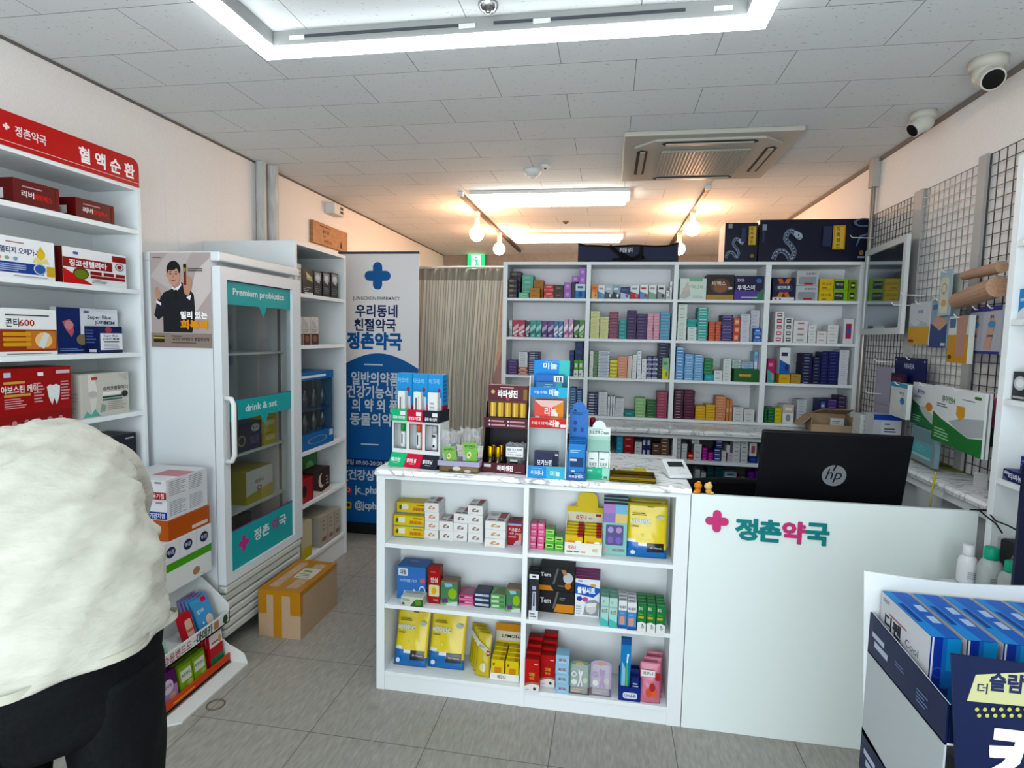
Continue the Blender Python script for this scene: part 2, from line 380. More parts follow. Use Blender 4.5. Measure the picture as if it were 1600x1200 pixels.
# cassette air conditioner
A = at(975, 214, Z=2.64); B = at(1260, 203, Z=2.64); ax0, ax1, ay0 = A.x, B.x, A.y; ay1 = ay0+(ax1-ax0)*0.98
acx, acy = (ax0+ax1)/2, (ay0+ay1)/2; hw = (ax1-ax0)/2
ac = empty('air_conditioner', 'square beige cassette air conditioner set into the ceiling', 'air conditioner', (acx, acy, HC))
AC1 = mat('#cbc7be', 0.4); AC2 = mat('#b5b1a8', 0.4)
q = MB(); q.box((-hw, -hw, -0.028), (hw, hw, -0.001), AC1); bev(q.build('panel', ac), 0.008)
q = MB(); pts = [(-0.62, -0.86), (0.62, -0.86), (0.86, -0.62), (0.86, 0.62), (0.62, 0.86), (-0.62, 0.86), (-0.86, 0.62), (-0.86, -0.62)]
q.prism([(a*hw, b*hw) for a, b in pts], (0, 0, -0.028), (1, 0, 0), (0, 1, 0), (0, 0, -1), 0.012, AC1); q.build('raised_panel', ac)
q = MB(); g = 0.52*hw; q.box((-g, -g, -0.046), (g, g, -0.0405), mat('#8b8b86'))
for i in range(25):
    a = -g+2*g*i/24; q.box((a-0.004, -g, -0.054), (a+0.004, g, -0.046), AC2); q.box((-g, a-0.003, -0.051), (g, a+0.003, -0.046), AC2)
q.build('grille', ac)
for k in range(4):
    q = MB(); T = Matrix.Rotation(k*math.pi/2, 4, 'Z'); q.T = T
    q.prism([(-0.55*hw, -0.015), (-0.5*hw, -0.04), (0.5*hw, -0.04), (0.55*hw, -0.015), (0.5*hw, 0.02), (-0.5*hw, 0.02)], (0, -0.74*hw, -0.04), (1, 0, 0), (0, 1, 0), (0, 0, -1), 0.003, mat('#2b2b2c'))
    q.box((-0.5*hw, -0.74*hw-0.022, -0.05), (0.5*hw, -0.74*hw+0.006, -0.043), AC2); q.build('louver', ac)
def disc(name, label, cat, px, r, h, m, m2=None):
    p = at(*px, Z=HC); t = empty(name, label, cat, (p.x, p.y, HC))
    MB().lathe([(r, -0.0005), (r, -h*0.3), (r*0.8, -h*0.75), (r*0.55, -h)], m, 24).build('base', t, True)
    MB().lathe([(r*0.3, -h), (r*0.3, -h*1.25), (r*0.15, -h*1.3)], m2 or m, 16).build('sensor', t, True)
    return t
disc('smoke_detector', 'round white smoke detector left of the air conditioner', 'smoke detector', (832, 265), 0.06, 0.045, PLASTIC)
disc('motion_sensor', 'small white sensor with dark eye behind the smoke detector', 'sensor', (852, 258), 0.03, 0.02, PLASTIC, BLACK)
disc('sprinkler_head', 'metal sprinkler head inside the frame lamp', 'sprinkler', (763, 6), 0.035, 0.025, CHROME, CHROME)
disc('sprinkler_head', 'tiny dark sprinkler head between the two long ceiling lights', 'sprinkler', (884, 346), 0.03, 0.02, mat('#6d625c'), BLACK)
def cctv(px, az, label, sc=1.0):
    p = at(*px, Z=HC); t = empty('security_camera', label, 'security camera', (p.x, p.y, HC), group='dome security cameras')
    MB().lathe([(0.055*sc, -0.001), (0.056*sc, -0.022*sc), (0.05*sc, -0.036*sc)], mat('#d8d6cc', 0.4), 28).build('mount', t, True)
    MB().sph((0, 0, -0.05*sc), 0.045*sc, mat('#dcdad0', 0.4), 24, 16).build('dome', t, True)
    d = Vector((math.sin(az), -math.cos(az), -0.75)).normalized(); c = Vector((0, 0, -0.05*sc))
    MB().tube([c+d*0.02*sc, c+d*0.06*sc], 0.036*sc, mat('#e4e2d8', 0.4), 24).build('barrel', t)
    MB().tube([c+d*0.058*sc, c+d*0.0625*sc], 0.031*sc, mat('#0c0c10', 0.15), 24).build('lens', t)
cctv((1545, 92), -0.15, 'nearer white dome camera with black lens facing the viewer', 1.15)
cctv((1444, 175), -1.5, 'farther white dome camera turned left, closer to the pole', 1.0)
# pipes and fittings on the walls
for (pa, pb, lb, c) in ((402, 411, 'grey painted pipe, left one of the corner pair', '#b9bbba'), (416, 427, 'white painted pipe, right one of the corner pair', '#c9cac8')):
    ya, yb_ = at(pa, 258, X=XL+0.03).y, at(pb, 258, X=XL+0.03).y; r = (yb_-ya)/2
    q = MB(); q.tube([(XL+r+0.002, (ya+yb_)/2, 0.0), (XL+r+0.002, (ya+yb_)/2, HC-0.001)], r, noise_mat('pipe_paint', c, '#a9aaa8', (1, 1, 0.2), 30, 0.6, 0.3, 0.6, 0.3), 16)
    o = q.build('wall_pipe', origin=(XL+r+0.002, (ya+yb_)/2, 0)); tag(o, lb, 'pipe')
p = at(1368, 256, X=XR-0.02)
t = empty('conduit_pipe', 'thin metal conduit running down the right wall beside the snake cartons', 'pipe', (XR-0.022, p.y, HC))
MB().tube([(0, 0, -1.7), (0, 0, -0.001)], 0.014, mat('#9d9690', 0.35, 0.6), 12).build('tube', t)
MB().box((-0.02, -0.03, -0.17), (0.02, 0.03, -0.002), mat('#b9b4ae')).build('cable_cover', t)
a = at(518, 316, X=XL+0.06); b = at(533, 340, X=XL+0.06)
t = empty('wall_speaker', 'small white box with dark slots high on the left wall', 'speaker', (XL, (a.y+b.y)/2, b.z))
bev(MB().box((0.001, -0.09, 0), (0.09, 0.09, a.z-b.z), PLASTIC).build('case', t), 0.006)
MB().art((0.09, -0.09, 0), (0, 1, 0), (0, 0, 1), (1, 0, 0), 0.18, a.z-b.z, [('r', .55, .2, .85, .45, '#55565a'), ('r', .55, .55, .85, .8, '#55565a')]).build('grille', t)
a = at(489, 345, X=XL+0.03); b = at(543, 395, X=XL+0.03)
pack('wooden_board', 'brown wooden plaque with brush lettering on the left wall', 'plaque', (XL+0.03, a.y), (XL+0.03, b.y), b.z, a.z+0.01, 0.028, noise_mat('plaque_wood', '#96683f', '#a87648', (1, 1, 6), 12, 0.6), rough=0.6,
     part='brush_lettering', front=[('t', .35, .62, .16, '좋은하루', '#2a211a'), ('t', .3, .4, .09, '되세요', '#2a211a'), ('t', .4, .2, .15, '감사합니다', '#2a211a'), ('l', .15, .82, .5, .9, 1, '#3a3027'), ('p', [(.75, .1), (.8, .5), (.83, .1)], '#2a211a')])
p = at(744, 410, Y=YB-0.05)
ex = empty('exit_sign', 'glowing green emergency exit sign with running figure', 'sign', (p.x, YB, p.z))
MB().box((-0.14, -0.05, -0.12), (0.14, -0.001, 0.12), mat('#8a8474')).build('case', ex)
GR = mat('#16c060', 0.4, 0, 1.3); WG = mat('#d9ffe6', 0.4, 0, 1.6)
MB().art((-0.12, -0.05, -0.11), (1, 0, 0), (0, 0, 1), (0, -1, 0), 0.24, 0.22, [('r', 0, 0, 1, 1, GR), ('r', .22, .04, .78, .96, WG), ('e', .47, .8, .07, .075, GR), ('p', [(.4, .7), (.56, .68), (.62, .42), (.5, .4)], GR),
     ('p', [(.42, .68), (.25, .55), (.23, .6), (.4, .74)], GR), ('p', [(.55, .66), (.75, .62), (.75, .56), (.56, .58)], GR), ('p', [(.5, .44), (.33, .12), (.4, .1), (.58, .4)], GR), ('p', [(.56, .44), (.72, .3), (.68, .08), (.62, .08), (.64, .26), (.5, .38)], GR)], 0.001).build('luminous_panel', ex)

# ================================================================ furniture
# --- wall shelf on the left, facing the aisle
XA = -2.108; YE = 2.362
ua = empty('display_shelf', 'tall white wall shelf with red header board on the left', 'shelf', (XL+0.001, 1.86, 0))
part(ua, 'side_panel', (XL+0.001, YE-0.02, 0), (XA, YE, 2.178), WHITE, .001); part(ua, 'side_panel', (XL+0.001, 1.34, 0), (XA, 1.36, 2.178), WHITE, .001)
part(ua, 'back_panel', (XL+0.001, 1.36, 0), (XL+0.016, YE-0.02, 2.178), WHITE)
part(ua, 'top_panel', (XL+0.016, 1.36, 2.16), (XA, YE-0.02, 2.178), WHITE)
ZA = [1.988, 1.722, 1.440, 1.172, 0.895, 0.60, 0.10]
for z in ZA: part(ua, 'shelf', (XL+0.016, 1.36, z-0.02), (XA-0.001, YE-0.02, z), WHITE, .0008)
hd = MB(); rr = [(0, 0), (1.0, 0), (1.0, 0.085)] + [(1.0-0.035+0.035*math.cos(i*math.pi/8), 0.085+0.035*math.sin(i*math.pi/8)) for i in range(1, 5)] + [(0, 0.12)]
O = (XA-0.002-ua.location.x, 1.34-ua.location.y, 2.176)
hd.prism([(x*1.012, y) for x, y in rr], O, (0, 1, 0), (0, 0, 1), (1, 0, 0), 0.006, mat('#b5262c', 0.35))
hd = hd.build('header_board', ua); hd['label'] = 'glossy red header board with white lettering'
zz = MB(); zz.art(tuple(Vector(O)+Vector((0.006, 0, 0))), (0, 1, 0), (0, 0, 1), (1, 0, 0), 1.012, 0.12,
    [('r', 0, .13, 1, .145, '#f0d8d8'), ('t', .84, .50, .46, '혈 액 순 환', '#f6f0f0', .27, .03), ('t', .513, .52, .27, '정촌약국', '#f6e8e8', .115, .02), ('x', .425, .55, .012, '#f6e8e8')]).build('header_lettering', ua)
# --- wall shelf beyond the fridge
XB, BY0, BY1 = -1.785, 3.105, 3.752
ub = empty('display_shelf', 'tall white shelf between the glass door fridge and the banner', 'shelf', (XL+0.001, (BY0+BY1)/2, 0))
part(ub, 'side_panel', (XL+0.002, BY0, 0), (XB, BY0+0.02, 2.065), WHITE, .001); part(ub, 'side_panel', (XL+0.05, BY1-0.02, 0), (XB, BY1, 2.065), WHITE, .001)
part(ub, 'back_panel', (XL+0.002, BY0+0.02, 0), (XL+0.05, BY1, 2.065), WHITE)
part(ub, 'top_panel', (XL+0.05, BY0+0.02, 2.045), (XB, BY1-0.02, 2.065), WHITE)
ZB = [1.772, 1.469, 0.826, 0.506, 0.157]
for z in ZB: part(ub, 'shelf', (XL+0.05, BY0+0.02, z-0.022), (XB-0.001, BY1-0.02, z), WHITE, .0008)
part(ub, 'plinth', (XB-0.03, BY0+0.02, 0), (XB-0.012, BY1-0.02, 0.134), WHITE)
# --- service counter with open shelves
CX0, CX1, CY, CYB = -0.957, 0.330, 2.297, 2.92
yb = at(628, 757, X=-0.918).y
ct = empty('service_counter', 'white counter with open product shelves and marble-look top', 'counter', ((CX0+CX1)/2, (CY+CYB)/2, 0))
part(ct, 'side_panel', (CX0, CY, 0), (CX0+0.036, CYB-0.04, 0.95), WHITE, .001)
part(ct, 'side_panel', (CX1-0.056, CY, 0), (CX1-0.001, CYB-0.04, 0.95), WHITE, .001)
part(ct, 'divider', (-0.325, CY+0.001, 0), (-0.304, yb, 0.936), WHITE, .001)
part(ct, 'back_panel', (CX0+0.036, yb, 0.0), (CX1-0.056, yb+0.015, 0.936), WHITE)
part(ct, 'top_rail', (CX0+0.036, CY+0.0005, 0.936), (CX1-0.056, CYB-0.04, 0.95), WHITE)
SH = [(CX0+0.036, -0.325, (0.655, 0.384, 0.081)), (-0.304, CX1-0.056, (0.645, 0.367, 0.085))]
# measured board heights, left and right bay
ZC1 = [at(710, 858, Y=CY).z, at(710, 955, Y=CY).z, at(710, 1062, Y=CY).z]
ZC2 = [at(940, 874, Y=CY).z, at(940, 980, Y=CY).z, at(940, 1093, Y=CY).z]
for x0, x1, zs in ((CX0+0.036, -0.325, ZC1), (-0.304, CX1-0.056, ZC2)):
    for i, z in enumerate(zs): part(ct, 'shelf', (x0, CY+0.001, z-0.017), (x1, yb, z), WHITE, .0008)
part(ct, 'plinth', (CX0+0.036, CY+0.004, 0), (-0.325, CY+0.02, ZC1[2]-0.017), WHITE); part(ct, 'plinth', (-0.304, CY+0.004, 0), (CX1-0.056, CY+0.02, ZC2[2]-0.017), WHITE)
q = MB(); pr = [(0, 0.0), (0, 0.0)]
prof = [(CYB, 0.951), (CYB, 0.976), (CY+0.006, 0.976), (CY-0.004, 0.973), (CY-0.009, 0.966), (CY-0.009, 0.958), (CY-0.005, 0.952), (CY+0.002, 0.951)]
q.prism([(y-ct.location.y, z) for y, z in prof], (CX0-0.006-ct.location.x, 0, 0), (0, 1, 0), (0, 0, 1), (1, 0, 0), CX1-CX0+0.006, MARBLE)
top = q.build('marble_top', ct); top['label'] = 'white marble-look worktop with grey veins'
ZT = 0.977
# --- reception desk panel with lettering
dk = empty('reception_desk', 'white desk with pharmacy lettering and cross on its front', 'desk', (0.83, 2.45, 0))
DX0, DX1 = CX1+0.002, 1.328
part(dk, 'front_panel', (DX0, CY, 0), (DX1, CY+0.02, 0.954), mat('#e6edeb', 0.35), .001)
part(dk, 'desk_top', (DX0, CY+0.02, 0.70), (DX1, 2.70, 0.725), WHITE)
part(dk, 'side_panel', (DX1-0.02, CY+0.02, 0), (DX1, 2.70, 0.70), WHITE)
def onp(x, y): p = at(x, y, Y=CY); return (p.x-dk.location.x, p.z)
q = MB(); c0 = onp(1120, 814); r = 0.043
for hx, hz in ((r, r*.36), (r*.36, r)):
    rr_ = r*.36; pts = []
    for sx_, sz_, q0 in ((1, -1, -90), (1, 1, 0), (-1, 1, 90), (-1, -1, 180)):
        for k in range(6):
            a = math.radians(q0+k*18); pts.append((c0[0]+sx_*(hx-rr_)+rr_*math.cos(a), c0[1]+sz_*(hz-rr_)+rr_*math.sin(a)))
    q.prism(pts, (0, CY-dk.location.y, 0), (1, 0, 0), (0, 0, 1), (0, -1, 0), 0.006 if hx > hz else 0.0062, mat('#c8507e', 0.4))
o = q.build('cross_emblem', dk); o['label'] = 'pink rounded cross emblem'
ox, oz = onp(1147, 846); ex_, ez = onp(1298, 800)
for i, (ch, c) in enumerate((('정', '#0d7f80'), ('촌', '#0d7f80'), ('약', '#c8507e'), ('국', '#0d7f80'))):
    v, f, tw, th = glyphs(ch, 0.02); W = (ex_-ox)/4; cx = ox+W*(i+.5); cz = oz+0.052; sc = W*0.94/tw; sz = 0.083/th
    q = MB(); n = len(v)
    edges = {}
    for fc in f:
        for k in range(len(fc)):
            e = (fc[k], fc[(k+1) % len(fc)]); edges[e] = 1
    side = [(a, b, n+b, n+a) for (a, b) in edges if (b, a) not in edges]
    for k in range(8):
        dx, dz = .021*math.cos(k*math.pi/4), .021*math.sin(k*math.pi/4); vs = [(cx+(a+dx)*sc, CY-dk.location.y-0.005-k*.00003, cz+(b+dz)*sz) for a, b in v]; vs2 = [(x, CY-dk.location.y-0.0002, z) for x, y, z in vs]
        q.add(vs+vs2, list(f)+side, mat(c, 0.4))
    q.build('letter', dk)
# --- tall shelf at the back wall of the dispensing area
BX0, BX1, SY = -0.745, 1.562, 4.0
ZR = [1.812, 1.543, 1.279, 1.015]; CXS = [(-0.714, -0.172), (-0.143, 0.401), (0.430, 0.972), (1.006, 1.531)]
us = empty('medicine_shelf', 'wide white shelf of medicine boxes, sixteen compartments, along the back', 'shelf', ((BX0+BX1)/2, SY+0.13, 0.995))
part(us, 'side_panel', (BX0, SY, 0.997), (CXS[0][0], SY+0.26, 2.037), WHITE, .001); part(us, 'side_panel', (CXS[3][1], SY, 0.997), (BX1, SY+0.26, 2.037), WHITE, .001)
for i in range(3): part(us, 'divider', (CXS[i][1], SY, 0.997), (CXS[i+1][0], SY+0.25, 2.037), WHITE, .001)
part(us, 'top_panel', (BX0, SY-0.001, 2.037), (BX1, SY+0.26, 2.057), WHITE, .001); part(us, 'back_panel', (CXS[0][0], SY+0.25, 0.997), (CXS[3][1], SY+0.26, 2.037), mat('#f2f4f6', .5))
for a, b in CXS:
    for z in ZR: part(us, 'shelf', (a, SY+0.001, z-0.018), (b, SY+0.25, z), WHITE, .0008)
# --- low cabinet below it
LY = 3.72
lc = empty('medicine_cabinet', 'low white cabinet with grey marble-look top below the back shelf', 'cabinet', ((BX0+BX1)/2, LY+0.2, 0))
q = MB(); prof = [(SY+0.3, 0.955), (SY+0.3, 0.995), (LY, 0.995), (LY-0.03, 0.99), (LY-0.038, 0.978), (LY-0.034, 0.962), (LY-0.02, 0.955)]
q.prism([(y-lc.location.y, z) for y, z in prof], (BX0-lc.location.x, 0, 0), (0, 1, 0), (0, 0, 1), (1, 0, 0), BX1-BX0, MARBLE2); q.build('marble_top', lc)
lz1 = at(1100, 721, Y=LY).z; lz0 = at(1170, 773, Y=LY).z; ltop = 0.93
lx = [BX0, at(953, 700, Y=LY).x-0.5, at(1051, 700, Y=LY).x, BX1]
part(lc, 'top_rail', (BX0, LY, 0.932), (BX1, SY+0.28, 0.954), WHITE)
dv = at(1051, 698, Y=LY).x
for x in (BX0, -0.34, dv, 1.1, BX1-0.02): part(lc, 'upright', (x, LY, 0), (x+0.026, SY+0.27, 0.932), WHITE, .001)
xs = [BX0+.026, -0.34, -0.34+.026, dv, dv+.026, 1.1, 1.126, BX1-.02]
for k in range(4):
    for z in (lz1, lz0, 0.10): part(lc, 'shelf', (xs[2*k], LY+0.001, z-0.02), (xs[2*k+1], SY+0.27, z), WHITE)
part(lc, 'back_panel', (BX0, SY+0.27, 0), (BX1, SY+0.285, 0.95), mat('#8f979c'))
# --- side counter along the right wall
RZ = 0.985; RX = at(1538, 786, Z=0.98).x
rc = empty('side_counter', 'narrow grey marble-look counter along the right wall below the wire grids', 'counter', ((RX+XR)/2, 3.1, 0))
q = MB(); prof = [(XR-0.001, 0.945), (XR-0.001, 0.985), (RX+0.03, 0.985), (RX+0.008, 0.98), (RX, 0.968), (RX+0.004, 0.952), (RX+0.016, 0.945)]
q.prism([(x-rc.location.x, z) for x, z in prof], (0, LY-0.04-rc.location.y, 0), (1, 0, 0), (0, 0, 1), (0, -1, 0), LY-0.04-2.32, MARBLE2); q.build('marble_top', rc)
part(rc, 'rail', (RX+0.02, 2.32, 0.915), (XR-0.001, LY-0.042, 0.944), WHITE); part(rc, 'panel', (RX+0.06, 2.32, 0), (RX+0.08, LY-0.042, 0.915), mat('#b9bdbd'))
# --- wall shelf on the right, near the viewer
RXF = 1.335
ur = empty('display_shelf', 'tall white wall shelf at the right edge, past the desk', 'shelf', (XR-0.001, 1.77, 0))
part(ur, 'side_panel', (RXF, 2.235, 0), (XR-0.001, 2.268, 2.19), WHITE, .001); part(ur, 'side_panel', (RXF, 1.27, 0), (XR-0.001, 1.29, 2.19), WHITE, .001)
part(ur, 'back_panel', (XR-0.014, 1.29, 0), (XR-0.001, 2.235, 2.19), WHITE); part(ur, 'top_panel', (RXF, 1.29, 2.17), (XR-0.014, 2.235, 2.19), WHITE)
ZRR = [1.90, 1.638, 1.369, 1.094, 0.78, 0.45, 0.1]
for z in ZRR: part(ur, 'shelf', (RXF+0.001, 1.29, z-0.018), (XR-0.014, 2.235, z), WHITE, .0008)
# ================================================================ medicine boxes on the back shelf
ROWN = ['top row', 'second row', 'third row', 'bottom row']; COLN = ['first column', 'second column', 'third column', 'fourth column']
def posname(i, n):
    if n == 1: return ''
    if n == 2: return ', lower of two' if i == 0 else ', upper of two'
    if i == 0: return ', lowest of stack'
    if i == n-1: return ', topmost of stack'
    if i > n/2 and n > 5:
        k = n-1-i; return f', {ORD[k+1]} from top'
    return f', {ORD[i+1]} from bottom'
def style(st, c, l, d):
    if st == 0: return [('r', .08, .25, .62, .75, l), ('r', .68, .3, .92, .7, d)]
    if st == 1: return [('r', .0, .0, 1, .22, l), ('r', .12, .45, .85, .75, d)]
    if st == 2: return [('r', .2, .42, .7, .6, l)]
    if st == 3: return [('r', .0, .55, 1, 1, l), ('e', .5, .3, .22, .2, d), ('r', .2, .7, .8, .85, c)]
    if st == 4: return [('p', [(0, 0), (1, 0), (1, .35), (0, .55)], l), ('r', .15, .68, .75, .82, d), ('e', .7, .25, .16, .13, d)]
    if st == 5: return [('p', [(0, .55), (1, .8), (1, .55), (0, .3)], l), ('p', [(0, .25), (1, .45), (1, .3), (0, .1)], d), ('r', .3, .06, .7, .16, l)]
    if st == 6: return [('r', .22, .2, .78, .8, l), ('r', .3, .4, .7, .6, d)]
    if st == 7: return [('r', .0, .0, 1, .4, l), ('r', .2, .55, .8, .8, d), ('r', .2, .1, .6, .2, c)]
    return []
def edgeline(sh, w_h):   # thin shadow-free printed border that separates stacked cartons
    return sh
def stack(col, row, x0, x1, yt, n, c, desc, l='#e9eaea', d='#7d8288', st=2, sb=0.02, dep=0.12, yb=None, name='medicine_box', where=None, base=None, top=None):
    Y = SY+sb; ym = (yt+6)
    a = at(x0, ym, Y=Y); b = at(x1, ym, Y=Y); z0 = ZR[row] if base is None else base
    if yb is not None: z0 = at((x0+x1)/2, yb, Y=Y).z
    z1 = at((x0+x1)/2, yt, Y=Y).z; h = (z1-z0)/n
    lo_x, hi_x = CXS[col]; w0 = b.x-a.x
    if a.x < lo_x+.006: a.x = lo_x+.006; b.x = max(b.x, a.x+.6*w0)
    if b.x > hi_x-.007: b.x = hi_x-.007
    for (pc, pr, ps_, pb, pz) in _placed:
        if (pc, pr) == (col, row) and (abs(ps_-sb) < .04 or (ps_ < .06 and dep > .06 and sb < .06)) and a.x < pb+.0034 < a.x+.6*w0 and pz > z0+.003: a.x = pb+.0034
    _placed.append((col, row, sb, b.x, z1))
    zlim = (2.037 if row == 0 else ZR[row-1]-.018)-.003
    if z1 > zlim: z1 = zlim; h = (z1-z0)/n
    dep = min(dep, 0.245-sb); out = []
    rnd = random.Random(int(x0*7+row*13))
    tex = f'{ROWN[row]} {COLN[col]} of back shelf' if where is None else where
    for i in range(n):
        j = (rnd.random()-.5)*0.0022 if n > 1 else 0; yj = rnd.random()*.003
        o = pack(name, f'{desc}{posname(i, n)}, {tex}', 'medicine box', (a.x+j, Y+yj), (b.x+j, Y+yj), z0+i*h, z0+(i+1)*h, dep, c,
                 group=f'medicine boxes, {tex}', part=None, front=style(st, c, l, d), top=[('r', .1, .5, .7, .9, l)] if (i == n-1 and st != 6) else [])
        out.append(o)
    return out, z1
_placed = []
K = stack
# row 1, column 1
K(0, 0, 793.7, 807.5, 435, 4, '#2a2233', 'front dark gold-printed box', '#8a7a55', '#5a5a66', 0, .015, .06); K(0, 0, 797.5, 813.5, 424, 5, '#2a2838', 'rear dark gold-printed box', '#77705a', '#5a5a66', 0, .09)
K(0, 0, 810.5, 826, 457, 1, '#6fb79a', 'single mint box in front', '#a7d8b8', '#8a8a50', 6, .012, .06); K(0, 0, 816, 833, 430, 5, '#6ab49a', 'mint green box', '#a9dcc2', '#5a9a80', 2, .09)
K(0, 0, 827.5, 843.5, 450, 2, '#b07a30', 'front amber box', '#94611f', '#c99a4a', 2, .012, .06); K(0, 0, 834, 849, 437.5, 4, '#ac7429', 'rear amber box', '#8f5c1c', '#c99a4a', 2, .09)
K(0, 0, 850, 865, 444.5, 2, '#b83a3e', 'red box', '#d07a78', '#e0a0a0', 7)
K(0, 0, 866, 880.5, 445, 2, '#3c3333', 'dark olive-striped box', '#7c7a50', '#5a4a40', 2)
K(0, 0, 881.5, 892.5, 441, 2, '#a06fb8', 'left violet box', '#b98fd0', '#d8c0e6', 6)
_, zt = K(0, 0, 893.2, 898.6, 441, 1, '#2c2c40', 'narrow dark box under a violet box', '#44445a', '#44445a', 2)
_, ze = K(0, 0, 899.3, 914.5, 443.5, 1, '#3a7ab4', 'blue box with a white eye print', '#d8e4ee', '#1f4f86', 3)
K(0, 0, 893.4, 904, 431, 1, '#a476bc', 'violet box lying on the narrow dark box', '#bd95d2', '#d8c0e6', 6, base=zt+.001)
K(0, 0, 904.8, 915.4, 418.5, 2, '#a476bc', 'violet box stacked on the blue box', '#bd95d2', '#d8c0e6', 6, base=ze+.001)
# row 1, column 2
for x0, x1, yt, c, nm, l, d in ((924, 934, 444.5, '#d98a45', 'slim orange box', '#e8b27c', '#c06a2c'), (934.8, 945, 445.5, '#d8dfe2', 'white box with blue side', '#5f93ba', '#9ab'), (945.8, 957, 446, '#b9c2c8', 'grey photo-printed box', '#4e5860', '#dfe6ea'),
        (957.4, 968.8, 446, '#8ea7b8', 'box with a dark swirl print', '#37414b', '#e4e9ea'), (969.8, 984, 448, '#2c3766', 'navy box with mountain print', '#c4d0e0', '#5a6a9a'), (985.2, 999.3, 445.5, '#dcdedf', 'white box with red band', '#b8433f', '#8c9aa6'),
        (1000.2, 1012.8, 445, '#e2e6e8', 'white box with blue wave', '#6c98c0', '#b94a44'), (1014, 1026, 445, '#dfe5e0', 'white box with green wave', '#87ac8e', '#555'), (1027.5, 1039.8, 445, '#d9dcdc', 'white box with black ring', '#8a8f92', '#3a3d42'),
        (1040.7, 1045.6, 454, '#e4e6e6', 'small white box in a corner', '#c8caca', '#999'), (1046.4, 1051.2, 440, '#e2e4e4', 'slim tall white box at the divider', '#c8caca', '#999')):
    K(1, 0, x0, x1, yt, 1, c, nm, l, d if d.startswith('#') and len(d) == 7 else '#999999', 4)
# row 1, columns 3 and 4: large cartons
kw = dict(Y=SY+.02, group='large supplement cartons on the top row')
pxpack('supplement_box', 'white leaf-printed carton with green top, top row third column', 'medicine box', 1062.5, 1104, 435, ZR[0], .12, '#cfdad2', front=[('r', .35, .86, .85, 1, '#7fb58c'), ('p', [(0, .1), (.3, .9), (.42, .2), (.2, .02)], '#b9b8ae'), ('p', [(.05, .5), (.5, .75), (.3, .4)], '#d8c9bd'), ('t', .68, .6, .16, '마그네', '#87b394'), ('l', .5, .1, .9, .2, 2, '#99a5a5')], **kw)
pxpack('supplement_box', 'black and brown carton, middle one in top row third column', 'medicine box', 1104.6, 1147.5, 429, ZR[0], .12, '#2a2422', front=[('e', .5, .55, .38, .3, '#5e4434'), ('e', .5, .5, .25, .2, '#8a6248'), ('t', .45, .66, .16, '비맥스', '#e4ddd2', .5), ('r', .0, 0, 1, .2, '#a98a55'), ('r', .8, .42, .94, .52, '#d0d0d0')], **kw)
pxpack('supplement_box', 'navy and purple carton, right one in top row third column', 'medicine box', 1148.3, 1193.5, 431, ZR[0], .12, '#221f40', front=[('p', [(0, 0), (1, 0), (1, .35), (0, .42)], '#5b4a92'), ('p', [(.6, 0), (1, 0), (1, .5)], '#3f7a5c'), ('t', .2, .82, .14, '2XB', '#d8d8ee'), ('t', .4, .52, .2, '투엑스비', '#f0f0f4', .6), ('e', .84, .8, .1, .1, '#51719e'), ('r', .25, .1, .8, .14, '#cfd0e0')], **kw)
pxpack('supplement_box', 'navy carton with orange letter X, top row fourth column', 'medicine box', 1208, 1242.5, 433.5, ZR[0], .12, '#1d1f3c', front=[('p', [(.2, .95), (.4, .95), (.8, .15), (.6, .15)], '#cc6c2a'), ('p', [(.62, .95), (.82, .95), (.4, .15), (.2, .15)], '#d07a33'), ('e', .5, .55, .42, .2, '#3a3a5e'), ('t', .5, .56, .14, '메가트루', '#e8e8ee', .55), ('r', 0, 0, 1, .14, '#dcdcdc'), ('r', .1, .03, .2, .1, '#b04a40'), ('r', .3, .03, .4, .1, '#6a6aa0')], **kw)
for i in range(2):
    z0 = ZR[0]+i*.096
    pxpack('supplement_box', ('lower' if i == 0 else 'upper')+' silver carton with red window, top row fourth column', 'medicine box', 1245.3, 1279.5, 0, z0, .12, '#b4b8ba', h=.095, ym=430, front=[('rr', .1, .08, .9, .6, .06, '#8d9296'), ('r', .35, .06, .75, .2, '#a33a46'), ('t', .65, .8, .14, '프로메가', '#55585c', .5)], Y=SY+.02, group='silver cartons')
for j, (x0, x1, c, c2, nm) in enumerate(((1280.2, 1302.4, '#d8b92c', '#3a3428', 'yellow'), (1303, 1325, '#8cb82e', '#30343c', 'lime and black'))):
    for i in range(2):
        pxpack('supplement_box', ('lower ' if i == 0 else 'upper ')+nm+' carton, top row fourth column of back shelf', 'medicine box', x0, x1, 0, ZR[0]+i*.0705, .12, c, h=.07, ym=450, front=[('t', .5, .55, .22, '마그비', c2, .7), ('l', .2, .1, .7, .25, 1, c2)] if j == 0 else [('r', .05, .1, .72, .8, c2), ('t', .38, .5, .2, '액티넘', '#c8ccd4', .5)], Y=SY+.02, group=nm+' cartons')
K(3, 0, 1326.5, 1344.5, 437.5, 2, '#79992e', 'green box with black oval', '#22262a', '#c9d8a0', 6)
